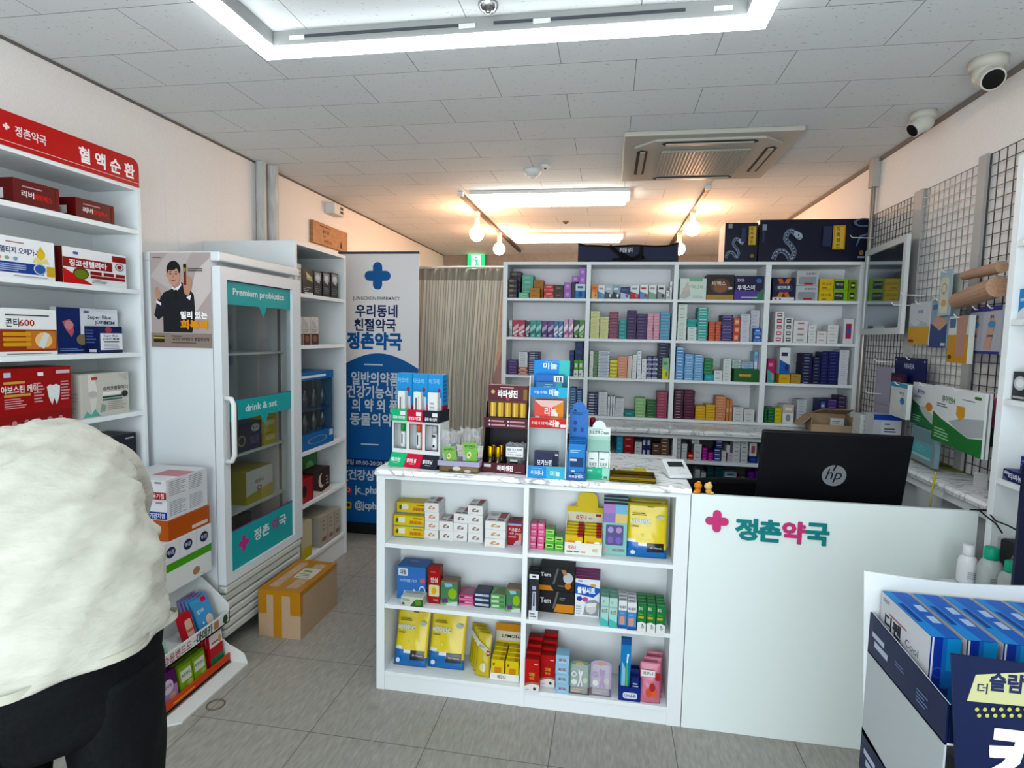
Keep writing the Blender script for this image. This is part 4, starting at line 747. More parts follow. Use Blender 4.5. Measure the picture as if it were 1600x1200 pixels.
upx('supplement_carton', 'large crimson carton with white tooth print, fourth shelf', -22, 111, 575, ZA[3], .15, '#961c26', ym=600, front=[('r', 0, 0, 1, .24, '#861620'), ('t', .36, .66, .12, '아보스틴 케이', '#f2e4e0', .42, .025), ('r', .18, .75, .42, .79, '#caa25a'), ('r', .18, .54, .48, .58, '#caa25a'), ('l', .18, .34, .45, .52, 5, '#d8a0a4'), ('p', [(.68, .66), (.72, .7), (.76, .68), (.8, .7), (.85, .66), (.84, .5), (.8, .34), (.77, .46), (.74, .34), (.7, .48)], '#dedfdf'), ('l', .52, .4, .65, .76, 7, '#d8a0a4'), ('l', .86, .4, .98, .76, 7, '#d8a0a4')] + [('e', x, .1, .03, .045, '#c08a8c') for x in (.28, .42, .56, .7, .84)] + [('r', .8, .88, .98, .94, '#e0c8c8'), ('r', .57, .86, .64, .92, '#e8e8e8'), ('r', .18, .86, .26, .94, '#c8c8d8')])
upx('supplement_carton', 'cream carton with knee joint drawing, fourth shelf by the end panel', 126, 201, 583, ZA[3], .14, '#cfcdc2', ym=600, front=[('p', [(.14, 1), (.26, .98), (.32, .6), (.24, .5), (.14, .6)], '#dcdbd4'), ('e', .22, .54, .09, .07, '#b8b4ae'), ('p', [(.16, .44), (.3, .44), (.26, .08), (.2, .08)], '#d6d4cc'), ('p', [(.02, .02), (.1, .16), (.18, .06), (.26, .2), (.34, .05), (.4, .02)], '#6ab0a0'), ('p', [(.36, .1), (.4, .3), (.5, .24), (.46, .1)], '#8a9a8c'), ('t', .7, .64, .085, '슈퍼코랄칼마디', '#3a3a38', .54), ('rr', .42, .48, .82, .56, .02, '#e8e6e0'), ('r', .42, .42, .84, .46, '#2a3a34'), ('r', .42, .36, .84, .4, '#3a7a6a'), ('e', .9, .48, .07, .08, '#2a2c2e'), ('l', .52, .12, .95, .34, 5, '#9a988e'), ('r', .2, .86, .32, .93, '#b8483c'), ('p', [(.75, .96), (.98, .98), (.95, .8), (.84, .88)], '#b4b4aa')], left=[('l', .1, .1, .9, .6, 6, '#aaa89e')])
upx('supplement_carton', 'navy-black carton with yellow stripes, fifth shelf behind the person', 142, 213, 682, ZA[4], .15, '#141a26', ym=700, front=[('p', [(.3, .62), (.52, .74), (.52, .68), (.32, .56)], '#d6c83c'), ('p', [(.28, .52), (.5, .62), (.56, .5), (.5, .44), (.48, .54), (.3, .46)], '#d6c83c'), ('r', .72, .44, .86, .52, '#d8d8d8'), ('l', .75, .86, .98, .93, 1, '#b8b8b8'), ('l', .2, .2, .6, .34, 2, '#8a8a90')])
# ---------------------------------------------------------------- cardboard display with trays, and the cartons piled on it
SX0, SX1, SY0, SY1 = -2.09, -1.86, 1.90, 2.357
sd = empty('cardboard_display', 'white cardboard stand with two product trays beside the fridge', 'display stand', ((SX0+SX1)/2, (SY0+SY1)/2, 0))
CW = mat('#dcdedb', .6)
def lp(o, *p): return tuple(Vector(p)-o.location)
q = MB(); q.box(lp(sd, SX0, SY0, 0), lp(sd, SX1, SY1, .568), CW); q.build('tower', sd)
q = MB(); q.box(lp(sd, SX1, SY0, .44), lp(sd, SX1+.07, SY1-.002, .568), CW); q.art(lp(sd, SX1+.07, SY0, .44), (0, 1, 0), (0, 0, 1), (1, 0, 0), SY1-SY0, .128, [('r', 0, .72, 1, .98, '#4c9a2e'), ('e', .78, .28, .05, .14, '#b08468'), ('r', .86, 0, .9, .1, '#cccccc')]); q.build('header_box', sd)
def tray(z0, zl, xf, xb, zs, lipc, art, nm):
    t = 0.006
    q = MB(); q.box(lp(sd, xb, SY0, z0), lp(sd, xf, SY1, z0+t), CW)
    for y in (SY0, SY1-t):
        q.prism([(xb, z0+t), (xf, z0+t), (xf, zl+.03), (xb, zs)], lp(sd, 0, y, 0), (1, 0, 0), (0, 0, 1), (0, 1, 0), t, CW)
    T = q.build(nm, sd)
    q = MB(); q.box(lp(sd, xf-t, SY0, z0), lp(sd, xf, SY1, zl), lipc)
    q.art(lp(sd, xf, SY0, z0), (0, 1, 0), (0, 0, 1), (1, 0, 0), SY1-SY0, zl-z0, art); q.build('front_lip', T)
tray(.198, .252, -1.703, SX1, .415, CW, [('t', .28, .5, .62, '습윤밴드도', '#b04a5a', .34), ('r', .48, .46, .52, .52, '#8a3a44'), ('t', .63, .5, .8, '마데카', '#26282a', .22, .03), ('e', .93, .5, .035, .38, '#2c4a30'), ('r', .76, .2, .83, .85, '#b48464')], 'upper_tray')
tray(.012, .05, -1.70, SX1, .20, mat('#c8502a'), [('l', .2, .3, .6, .7, 1, '#e8b04a')], 'lower_tray')
q = MB(); q.hexa([lp(sd, -1.69, SY0-.02, 0), lp(sd, -1.613, SY0+.03, 0), lp(sd, -1.613, SY1+.0, 0), lp(sd, -1.69, SY1, 0), lp(sd, -1.69, SY0-.02, .008), lp(sd, -1.613, SY0+.03, .008), lp(sd, -1.613, SY1, .008), lp(sd, -1.69, SY1, .008)], CW)
q.hexa([lp(sd, -1.70, SY1-.006, .008), lp(sd, -1.613, SY1-.006, .008), lp(sd, -1.613, SY1, .008), lp(sd, -1.70, SY1, .008), lp(sd, -1.70, SY1-.006, .085), lp(sd, -1.63, SY1-.006, .05), lp(sd, -1.63, SY1, .05), lp(sd, -1.70, SY1, .085)], CW); q.build('base_flap', sd)
def sachet(name, label, group, x, y, z, w_, h_, t_, c, art, tilt=0.25, rz=math.pi/2, back=None):
    """thin upright packet leaning back, facing +x when rz = 90 degrees"""
    q = MB(); q.T = Matrix.Rotation(-tilt, 4, 'X'); q.box((-w_/2, 0, 0), (w_/2, t_, h_), c); q.art((-w_/2, 0, 0), (1, 0, 0), (0, 0, 1), (0, -1, 0), w_, h_, art)
    o = q.build(name, loc=(x, y, z+t_*math.sin(tilt)+.0005), rz=rz); return tag(o, label, 'packet', group)
zt = .0195
for i in range(4): sachet('plaster_pack', f'purple foot-mask packet, {("front", "second", "third", "rear")[i]} of the purple row in lower tray', 'purple packets', -1.722-i*.022, 2.0, zt, .10, .13, .012, '#5a1f5c', [('r', 0, 0, 1, .5, '#b08ab0'), ('e', .5, .55, .3, .22, '#dccfe0'), ('t', .5, .56, .1, '발각질', '#5a1f5c', .4), ('e', .7, .18, .18, .12, '#d8a890')], .12)
for j in range(2):
    for i in range(3): sachet('plaster_pack', f'green plaster packet, {("front", "second", "rear")[i]} of the {("left", "right")[j]} green row in lower tray', 'green packets', -1.722-i*.024, 2.105+j*.082, zt, .075, .12-.004*i, .012, '#86a82c', [('r', .1, .35, .9, .75, '#dfe4d4'), ('t', .5, .56, .12, '착한밴드', '#3a4a2a', .7), ('e', .7, .2, .2, .12, '#b4c46a'), ('r', 0, .9, 1, 1, '#5f8420')], .15)
for i in range(4): sachet('plaster_pack', f'red and white plaster box, {("front", "second", "third", "rear")[i]} of the red row in lower tray', 'red packets', -1.722-i*.02, 2.295, zt, .085, .15, .016, '#b8223a', [('r', 0, .62, 1, 1, '#e4dedc'), ('r', 0, 0, 1, .3, '#2c7a50'), ('l', .15, .68, .8, .8, 1, '#b05060'), ('e', .8, .75, .12, .12, '#d0a868')], .08)
zu = .205
for i in range(4): sachet('corn_plaster', f'blue foot-care packet, {("front", "second", "third", "rear")[i]} of the blue row in upper tray', 'blue packets', -1.735-i*.02, 2.26, zu, .10, .15, .01, '#5a9ac8' if i < 2 else '#8a86b8', [('t', .35, .6, .12, '발가락', '#e8f0f6', .4), ('rr', .55, .82, .85, .97, .04, '#c8385a'), ('e', .7, .25, .22, .16, '#e4c8b4'), ('e', .3, .25, .06, .04, '#d8e8f4')], .35)
sachet('bottle_brush', 'red rounded blister pack in the upper tray beside the blue packets', None, -1.735, 2.155, zu, .055, .12, .03, '#b03038', [('rr', .15, .1, .85, .75, .2, '#d8b4a4'), ('r', .2, .3, .8, .4, '#a86a58')], .3)
for i in range(2): sachet('corn_plaster', f'pale green packet, {("front", "rear")[i]} one at the near end of the upper tray', 'pale green packets', -1.74-i*.03, 1.97, zu, .11, .075, .01, '#a8c8b4', [('e', .5, .4, .3, .3, '#d8b8a8'), ('l', .1, .7, .8, .9, 1, '#5a8a6a')], .3)
# cartons piled on the stand: each has a lettered near face and a fine-print face towards the aisle
def pile(name, label, x0, x1, y0, y1, z0, z1, c, near, side, top=[]):
    o = pack(name, label, 'box', (x0, y0), (x1, y0), z0, z1, y1-y0, c, front=near, right=side, top=top); return o
fp = [('l', .06, .15, .46, .9, 8, '#9aa0a6'), ('l', .54, .15, .94, .9, 8, '#9aa0a6')]
zc = [.569, .661, .7475, .8345, .921]
ov = [('e', .2, .5, .085, .26, '#1f2a4e'), ('t', .2, .5, .2, '맥시맘', '#d8dce8', .12), ('e', .52, .5, .085, .26, '#1f2a4e'), ('t', .52, .5, .2, '맥시맘', '#d8dce8', .12), ('e', .84, .5, .085, .26, '#1f2a4e'), ('t', .84, .5, .2, '맥시맘', '#d8dce8', .12), ('r', .355, 0, .36, 1, '#b8b8b8'), ('r', .675, 0, .68, 1, '#b8b8b8')]
pile('drink_carton', 'white carton with three navy ovals, under the orange box on the stand', -2.06, -1.786, 2.04, 2.355, zc[0], zc[1], '#dcdce0', [('l', .2, .3, .8, .6, 2, '#9a9aa4')], ov, [('r', .1, .2, .5, .8, '#c8c8d0')])
pile('medicine_carton', 'plain orange carton in the middle of the pile by the fridge', -2.06, -1.792, 2.10, 2.352, zc[1], zc[2], '#b05a1e', [], [('r', .55, .12, .95, .3, '#e0d4c8')])
pile('medicine_carton', 'white carton with blue band, second from the top of the pile', -2.06, -1.80, 2.105, 2.352, zc[2], zc[3], '#dadbde', [('r', 0, .04, 1, .42, '#26408a'), ('t', .5, .23, .24, '가래', '#e8ecf4', .16, .02), ('t', .82, .23, .24, '기관지염', '#e8ecf4', .28, .02), ('l', .3, .6, .75, .72, 1, '#8a8fa0'), ('r', .8, .82, .92, .92, '#8a9096')], fp)
pile('medicine_carton', 'white carton with red band, topmost of the pile by the fridge', -2.06, -1.798, 2.10, 2.35, zc[3], zc[4], '#dcdbdd', [('r', 0, .04, 1, .4, '#a02430'), ('t', .48, .22, .24, '기관지염', '#f2e4e4', .28, .02), ('t', .82, .22, .24, '초용가침', '#f2e4e4', .28, .02), ('t', .5, .58, .18, '소화불량 및', '#b04450', .4), ('r', .8, .82, .92, .92, '#8a9096'), ('l', .06, .84, .3, .92, 1, '#777777')], fp, [('r', .5, .3, 1, .7, '#c88a90'), ('r', .1, .1, .35, .2, '#8a8a90')])
# ---------------------------------------------------------------- glass door fridge
FY0, FY1 = 2.40, 3.085; FXB, FXD = -1.792, -1.748
fr = empty('drinks_fridge', 'tall white glass door fridge with turquoise signs', 'fridge', ((XL+FXD)/2, (FY0+FY1)/2, 0))
FW = mat('#dfe3e6', .3); FI = mat('#c3c9cb', .4)
def fb(nm, a, b, m, w=0.0, par=None):
    o = MB().box(lp(fr, *a), lp(fr, *b), m).build(nm, par or fr)
    if w: bev(o, w)
    return o
ZT_ = 1.902
q = MB(); x0_ = XL+.02
q.box(lp(fr, x0_, FY0, .06), lp(fr, FXB, FY0+.04, ZT_-.042), FW); q.box(lp(fr, x0_, FY1-.04, .06), lp(fr, FXB, FY1, ZT_-.042), FW)
q.box(lp(fr, x0_, FY0+.04, .06), lp(fr, x0_+.04, FY1-.04, ZT_-.042), FI); q.box(lp(fr, x0_+.04, FY0+.04, .06), lp(fr, FXB, FY1-.04, .34), FI); q.box(lp(fr, x0_+.04, FY0+.04, ZT_-.1), lp(fr, FXB, FY1-.04, ZT_-.042), FI)
q.build('body', fr)
fb('top_cap', (x0_, FY0, ZT_-.042), (FXD-.001, FY1, ZT_), FW, .006)
q = MB(); zd0, zd1 = .345, 1.838; gy0, gy1, gz0, gz1 = at(354.5, 437, X=FXD).y, at(457, 450, X=FXD).y, at(368, 893.5, X=FXD).z, at(354.5, 437, X=FXD).z
for a, b in (((FY0, zd0), (gy0, zd1)), ((gy1, zd0), (FY1+.01, zd1)), ((gy0, zd0), (gy1, gz0)), ((gy0, gz1), (gy1, zd1))): q.box(lp(fr, FXB+.004, a[0], a[1]), lp(fr, FXD, b[0], b[1]), FW)
door = q.build('door', fr)
gl = MB().box(lp(fr, FXD-.022, gy0, gz0), lp(fr, FXD-.016, gy1, gz1), GLASS).build('glass_pane', door)
TQ = mat('#3fa3a6', .4); gw = gy1-gy0; gO = lambda z: lp(fr, FXD-.0155, gy0, z)
def zpx(x, y): return at(x, y, X=FXD).z
def sign(nm, z0, z1, tail, txt):
    q = MB(); H = z1-z0; sh = [('r', 0, 0, 1, 1, TQ), ('r', 0, .96, 1, 1, '#6a4a78')]
    if tail: sh += [('p', [(.48, .01), (.6, .01), (.54, -tail/H)], TQ)]
    q.art(gO(z0), (0, 1, 0), (0, 0, 1), (1, 0, 0), gw, H, sh+txt); q.build(nm, door)
sign('upper_sign', zpx(355, 475), gz1, .055, [('t', .5, .52, .34, 'Premium probiotics', '#e4f0f0', .8, .02)])
sign('middle_sign', zpx(366, 659), zpx(366, 626), .055, [('t', .5, .5, .42, 'drink & set', '#e4f0f0', .52, .02)])
sign('lower_sign', gz0, zpx(367, 830), 0, [('x', .2, .55, .075, '#b84a88'), ('t', .47, .58, .28, '정촌', '#e4f0f0', .24, .03), ('t', .69, .58, .28, '약', '#a84a88', .12, .03), ('t', .82, .58, .28, '국', '#e4f0f0', .12, .03)])
h = MB(); hy = FY0+.02; hz0, hz1 = zpx(352, 722), zpx(352, 622)
h.tube([lp(fr, FXD, hy, hz0), lp(fr, FXD+.03, hy, hz0+.004), lp(fr, FXD+.042, hy, hz0+.03), lp(fr, FXD+.042, hy, hz1-.03), lp(fr, FXD+.03, hy, hz1-.004), lp(fr, FXD, hy, hz1)], .012, PLASTIC, 10); hh = h.build('handle', door, True)
o = MB().tube([lp(fr, FXD+.042, hy+.013, hz0+.03), lp(fr, FXD+.042, hy+.013, hz1-.03)], .01, BLACK, 10).build('grip', hh, True); o['label'] = 'black grip strip'
q = MB()
for i in range(6):
    z1 = .338-i*.044; q.box(lp(fr, FXB, FY0, z1-.036), lp(fr, FXD-.002-(0.01 if i else 0), FY1, z1), mat('#cfd2cb', .4))
q.box(lp(fr, FXB-.02, FY0+.01, .06), lp(fr, FXB-.004, FY1-.01, .34), mat('#3a3d3c')); bev(q.build('louver_grille', fr), .01)
zs = [at(430, 549, X=-1.83).z, at(372, 711, X=-1.82).z, at(365, 803, X=-1.82).z]
for z in zs: fb('wire_shelf', (x0_+.05, FY0+.045, z-.012), (-1.825, FY1-.045, z), mat('#d8dcda', .4))
fb('shelf_rail', (-1.86, FY1-.046, .5), (-1.845, FY1-.0405, 1.75), mat('#8d9494', .3, .5))
for y in (FY0+.08, FY1-.08):
    for x in (XL+.1, FXB-.06): MB().lathe([(.02, .0), (.018, .06)], BLACK, 12, lp(fr, x, y, 0)).build('foot', fr)
xi = -1.84
pxpack('drink_carton', 'navy carton with white oval inside the fridge, middle shelf', 'box', 371, 409, 660, zs[1], .14, '#232850', X=xi, front=[('e', .72, .78, .18, .14, '#d4d6de'), ('t', .72, .78, .1, '맥시맘', '#232850', .24), ('o', .15, .4, .16, .2, .3, '#b8b070'), ('l', .5, .2, .9, .5, 4, '#7a80a8')])
for i in range(2): pxpack('drink_carton', ('lower', 'upper')[i]+' yellow carton on the middle fridge shelf', 'box', 413, 432, 0, zs[1]+i*.083, .1, '#d0bc20', h=.082, X=xi, ym=680, front=[('r', .1, .3, .85, .6, '#ece4b0'), ('l', .1, .7, .8, .85, 1, '#8a7a10')], group='yellow cartons in the fridge')
pxpack('drink_carton', 'yellow and white vitamin carton on the bottom fridge shelf', 'box', 384, 426, 731, zs[2], .2, '#c2b020', X=xi, front=[('p', [(0, .25), (1, .42), (1, 1), (0, 1)], '#dcdcd6'), ('t', .5, .62, .12, '레모나', '#9a3a34', .4), ('o', .48, .4, .09, .08, .35, '#b8302c')], left=[('r', 0, 0, 1, 1, '#b0a01c')])
pxpack('drink_carton', 'dark carton low in the fridge behind the pharmacy sign', 'box', 367, 393, 805, .345, .15, '#26282a', X=xi, ym=815)
# poster on the fridge side
a = at(233.5, 394.5, Y=FY0-.002); b = at(328.5, 393.5, Y=FY0-.002); zb2 = at(285, 543, Y=FY0-.002).z
PO = [('r', 0, 0, 1, 1, '#b3a7a3'), ('p', [(0, .75), (.35, .6), (.7, 1), (.3, 1)], '#c2b8b4'), ('p', [(.55, .2), (1, .6), (1, .95), (.75, .8)], '#c4bbb8'),
  ('p', [(.2, .16), (.68, .16), (.74, .35), (.72, .56), (.6, .66), (.52, .69), (.36, .62), (.22, .58), (.1, .46), (.05, .34), (.12, .29), (.2, .33)], '#1d1f24'), ('p', [(.07, .36), (.1, .5), (.22, .56), (.24, .4), (.14, .32)], '#202228'),
  ('p', [(.36, .63), (.5, .7), (.52, .66), (.43, .58)], '#e4e4e8'), ('p', [(.4, .61), (.45, .61), (.44, .5), (.4, .52)], '#14151a'), ('p', [(.35, .72), (.5, .74), (.5, .66), (.4, .62), (.36, .66)], '#b08a7a'), ('e', .395, .82, .118, .095, '#1a1718'), ('e', .29, .765, .018, .022, '#b48a78'), ('e', .495, .765, .018, .022, '#b48a78'), ('e', .39, .755, .098, .098, '#c29a88'), ('e', .36, .84, .08, .028, '#1a1718'), ('r', .315, .793, .37, .801, '#2a201e'), ('r', .41, .793, .465, .801, '#2a201e'), ('e', .345, .776, .02, .007, '#33221e'), ('e', .437, .776, .02, .007, '#33221e'), ('p', [(.39, .78), (.372, .735), (.41, .735)], '#ae8270'), ('e', .39, .706, .04, .008, '#96584e'),
  ('p', [(.55, .66), (.57, .74), (.64, .76), (.7, .72), (.69, .64), (.64, .54), (.57, .57)], '#b98f7c'), ('p', [(.56, .55), (.66, .5), (.68, .56), (.6, .53)], '#e4e4e8'), ('r', .565, .66, .605, .84, '#5a2a1c'), ('r', .56, .84, .61, .88, '#1c1a1a'), ('r', .57, .8, .6, .84, '#a8823a'),
  ('p', [(.08, .62), (.12, .64), (.18, .56), (.16, .5), (.1, .52)], '#b98f7c'), ('p', [(.1, .5), (.18, .47), (.18, .44), (.1, .47)], '#e4e4e8'),
  ('r', 0, 0, 1, .15, '#8f827a'), ('r', .04, .05, .22, .12, '#2a2218'), ('r', .04, .09, .22, .105, '#d6c064'), ('t', .66, .09, .035, '4가지 비타민의 종합영양제', '#211d1c', .6), ('l', .34, .11, .6, .13, 1, '#3a3432'), ('l', .34, .04, .8, .06, 1, '#4a4442'),
  ('t', .72, .345, .07, '일리 있는', '#f2f0ee', .44, .05), ('t', .72, .245, .085, '회복력', '#e09a28', .44, .05), ('l', .64, .8, .92, .84, 2, '#3f3a3a'), ('l', .06, .94, .25, .955, 1, '#6a4a4a')]
pack('poster', 'poster of a person in black suit holding a bottle, on the fridge side', 'poster', (a.x, FY0-.0022), (b.x, FY0-.0022), zb2, a.z, .001, '#b3a7a3', front=PO, part='printed_picture')
# ---------------------------------------------------------------- stock on the shelf past the fridge
XG = XB-.015
def g(name, label, x0, x1, yt, z, c, art, d=.12, X=XG, **kw): pxpack(name, label, 'box', x0, x1, yt, z, d, c, X=X, front=art, **kw)
sil = [('r', .1, .62, .9, .95, '#8a8d90'), ('e', .5, .75, .3, .12, '#c8cacc'), ('p', [(.2, .6), (.8, .72), (.7, .5)], '#b0b4b8'), ('l', .12, .12, .88, .4, 4, '#6a6d70')]
g('supplement_box', 'slim grey box at the near end of the top shelf past the fridge', 464, 470.5, 412, ZB[0], '#b4b7b4', [('l', .1, .1, .9, .9, 6, '#8a8d8a')])
g('supplement_box', 'black box with gold swirl on the top shelf past the fridge', 472.5, 489, 420, ZB[0], '#1c1c1c', [('p', [(.3, .9), (.9, .7), (.95, .5), (.4, .6)], '#b4a878'), ('p', [(.35, .8), (.8, .68), (.5, .66)], '#d8d0a8'), ('l', .1, .12, .8, .3, 3, '#9a9a9a'), ('r', .2, 0, 1, .08, '#d8d8d8')])
for i, (x0, x1) in enumerate(((490.5, 502.5), (504.5, 515.5), (517.5, 528.5))): g('supplement_box', ('left', 'middle', 'right')[i]+' one of three silver-black boxes on the top shelf past the fridge', x0, x1, 424+i*1.5, ZB[0], '#232426', sil, group='silver-black boxes')
for i, (x0, x1) in enumerate(((466.5, 473), (474, 485), (486, 497.5))): g('supplement_box', ('left', 'middle', 'right')[i]+' one of three white and brown boxes on the second shelf', x0, x1, 495, ZB[1], '#c4beb8', [('r', 0, 0, 1, .4, '#4a2c28'), ('p', [(.1, .9), (.5, .8), (.8, .6), (.2, .6)], '#a8aaac'), ('e', .5, .22, .3, .12, '#8a5a4a'), ('l', .1, .45, .9, .58, 2, '#8a8480')], group='white and brown boxes')
a = at(468, 620, X=XG); b = at(521, 620, X=XG); z1 = at(500, 580, X=XG).z
mc = empty('cooler_box', 'blue countertop case with bottles behind its clear front, third shelf', 'display case', (XG, (a.y+b.y)/2, ZB[2]+.001), math.pi/2); w_ = b.y-a.y; h_ = z1-ZB[2]-.001; BL = mat('#1f6aa8', .35)
q = MB(); q.box((-w_/2, .0, 0), (w_/2, .2, h_*.2), BL); q.box((-w_/2, 0, h_*.9), (w_/2, .2, h_), BL); q.box((-w_/2, 0, h_*.2), (-w_/2+.012, .2, h_*.9), BL); q.box((w_/2-.012, 0, h_*.2), (w_/2, .2, h_*.9), mat('#6a8494')); q.box((-w_/2+.012, .19, h_*.2), (w_/2-.012, .2, h_*.9), mat('#17466e'))
q.art((-w_/2, 0, 0), (1, 0, 0), (0, 0, 1), (0, -1, 0), w_, h_, [('o', .5, .1, .3, .05, .2, '#7a8a96'), ('r', .86, .1, .97, .18, '#c8ccd0'), ('l', .05, .91, .95, .98, 1, '#e0e8ee')]); q.build('case', mc)
MB().box((-w_/2+.012, .004, h_*.2), (w_/2-.012, .008, h_*.9), GLASS).build('window', mc)
for r_ in range(2):
    for i in range(4):
        q = MB(); x = -w_/2+.04+i*(w_-.08)/3; q.lathe([(.018, 0), (.019, .07), (.01, .095), (.01, .115)], mat('#8a97a2', .25, .5), 12, (x, .06, h_*.2+.001+r_*.15)); o = q.build('bottle', mc, True)
MB().box((-w_/2+.013, .02, h_*.2+.135), (w_/2-.013, .18, h_*.2+.145), mat('#2a5a86')).build('inner_shelf', mc)
g('supplement_box', 'green box at the rear of the fourth shelf past the fridge', 470, 496, 708, ZB[3], '#2f7a3a', [('e', .5, .5, .3, .3, '#7ab87a')], .06, XG-.12, ym=725)
g('supplement_box', 'crimson box on the fourth shelf past the fridge', 469, 489, 748, ZB[3], '#a01c34', [('e', .3, .5, .2, .25, '#2a1014')], .1)
g('supplement_box', 'dark brown box with white moon print on the fourth shelf', 489.5, 515, 733, ZB[3], '#32201e', [('e', .5, .55, .2, .28, '#d8d0c8'), ('e', .6, .6, .17, .25, '#32201e'), ('p', [(0, 0), (1, 0), (1, .2), (.5, .1), (0, .3)], '#d8d0c8'), ('l', .75, .3, .95, .7, 3, '#a89a8a')], .1)
for i, (x0, x1) in enumerate(((501, 511.5), (512.3, 522), (522.8, 532))): g('supplement_box', ('left', 'middle', 'right')[i]+' one of three beige boxes on the bottom shelf past the fridge', x0, x1, 806-i*5, ZB[4], '#b4ada0', [('l', .2, .5, .8, .9, 3, '#8a8478'), ('r', .2, .15, .8, .3, '#8a6a62'), ('r', 0, 0, .05, 1, '#8f887c')], .2, group='beige boxes')
g('supplement_box', 'yellow and white pack on the bottom shelf beside the beige boxes', 471, 487, 815, ZB[4], '#c8c0a0', [('r', 0, 0, 1, .3, '#c8b81c')], .1, ym=830)
# ---------------------------------------------------------------- cardboard parcel on the floor
a = at(404, 993, Z=0); b = at(470, 1000, Z=0); c = at(533, 945, Z=0); px_, py_ = (a.x+b.x)/2, (a.y+b.y)/2; pw, pd, ph = b.x-a.x, c.y-b.y, .246
bx = MB().box((-pw/2, 0, 0.0005), (pw/2, pd, ph), CARD).build('cardboard_parcel', loc=(px_, py_, 0)); tag(bx, 'brown cardboard parcel with orange packing tape on the floor by the fridge', 'parcel')
TP = mat('#b8821c', .3); q = MB(); fs = box_faces(pw, pd, ph)
q.art(*fs['front'], [('r', .36, 0, .56, 1, TP), ('r', 0, .5, .2, 1, TP), ('r', .76, .5, 1, 1, TP), ('r', 0, .9, 1, 1, TP)]); q.build('front_tape', bx)
q = MB(); q.art(*fs['top'], [('r', .36, 0, .56, 1, TP), ('r', 0, 0, .14, 1, TP), ('r', .84, 0, 1, 1, TP), ('r', 0, 0, 1, .1, TP), ('r', 0, .9, 1, 1, TP)]); q.build('top_tape', bx)
q = MB(); q.art(*fs['right'], [('r', 0, .9, 1, 1, TP), ('r', 0, .5, .06, 1, TP)]); q.build('side_tape', bx)
q = MB(); q.art(*fs['top'], [('r', .42, .4, .86, .72, '#d8d4c4'), ('l', .46, .42, .8, .56, 3, '#8a8a7a'), ('r', .48, .6, .7, .66, '#7a8a6a')], .0012); q.build('address_label', bx)
# hair tie on the floor
p = at(337, 1102, Z=0); q = MB(); q.tube([(.034*math.cos(i*math.pi/12), .034*math.sin(i*math.pi/12), .0035) for i in range(24)], .0025, mat('#6a604a'), 6, True); o = q.build('rubber_band', loc=(p.x, p.y, 0)); tag(o, 'small tan rubber band lying on the floor', 'rubber band')
# ---------------------------------------------------------------- banner
BYY = 4.18; a = at(531, 396, Y=BYY); b = at(655, 399, Y=BYY); zt2 = a.z; bw = b.x-a.x; zb3 = .075
bn = empty('roll_up_banner', 'white and blue pharmacy roll-up banner with cross and Korean lettering', 'banner', ((a.x+b.x)/2, BYY, 0)); bh = zt2-zb3
q = MB(); q.box((-bw/2-.02, -.05, 0.001), (bw/2+.02, .12, .07), mat('#191a1c', .5)); bev(q.build('base', bn), .008)
q = MB(); q.box((-bw/2, 0, zb3), (bw/2, .002, zt2), mat('#f2f0f0', .5)); q.build('sheet', bn)
MB().box((-bw/2-.01, -.008, zt2-.004), (bw/2+.004, .012, zt2+.012), mat('#3c4456', .4)).build('top_bar', bn)
MB().tube([(0, .03, .07), (0, .02, zt2)], .008, mat('#8a8d90', .3, .8), 8).build('support_pole', bn)
def v(y): return (at(592, y, Y=BYY).z-zb3)/bh
def u(x, y=560): return (at(x, y, Y=BYY).x-(bn.location.x-bw/2))/bw
BLU = '#1a66a4'; NVY = '#20305e'; s_ = 1/bh
arc = [(i/16, v(582)+(v(552)-v(582))*math.sin(math.pi*(0.08+0.84*i/16))) for i in range(17)]
def tz(y, hpx): return v(y), (at(592, y-hpx/2, Y=BYY).z-at(592, y+hpx/2, Y=BYY).z)/bh
def TT(x, y, hpx, s, c, wpx, bold=.03):
    vv, hh_ = tz(y, hpx); return ('t', u(x, y), vv, hh_, s, c, wpx/124, bold)
sh = [('p', [(0, 0), (1, 0)]+arc[::-1], BLU), ('x', u(590, 431), v(431), .165, BLU), TT(588, 467, 6.5, 'JUNGCHON PHARMACY', '#2a2e3a', 74, .008), TT(588, 486, 18, '우리동네', NVY, 66), TT(586, 508, 18, '친절약국', NVY, 66), TT(585, 533, 24, '정촌약국', BLU, 86, .05),
      ('r', u(569), v(571), u(598), v(569), '#dce6f0'), TT(586, 592, 19, '일반의약품', '#e2ecf4', 76), TT(586, 613, 18, '건강기능식품', '#e2ecf4', 90), TT(586, 634, 18, '의 약 외 품', '#e2ecf4', 74), TT(588, 656, 18, '동물의약품', '#e2ecf4', 84), ('r', u(564), v(696), u(592), v(694), '#dce6f0'),
      ('r', 0, v(731), 1, v(718), '#163a70'), TT(590, 724, 8, '평일 09:00-20:00 토요일 휴무', '#cfdcec', 108, .01), TT(586, 745, 15, '[건강상담문의]', '#dfe8f0', 96), ('rr', u(539), v(774), u(549), v(763), .02, '#d84a5a'), ('o', u(544), v(768.5), .025, .008, .35, '#f0e4e8'), TT(590, 768, 14, 'jc_pharmacy', '#e2ecf4', 74, .02), ('rr', u(539), v(798), u(549), v(787), .02, '#d8b82c'), ('e', u(544), v(792), .025, .007, '#3a2a1c'), TT(590, 792, 14, '@jcpharmacy', '#e2ecf4', 74, .02)]
q = MB(); q.art((-bw/2, 0, zb3), (1, 0, 0), (0, 0, 1), (0, -1, 0), bw, bh, sh); q.build('printed_sheet', bn)
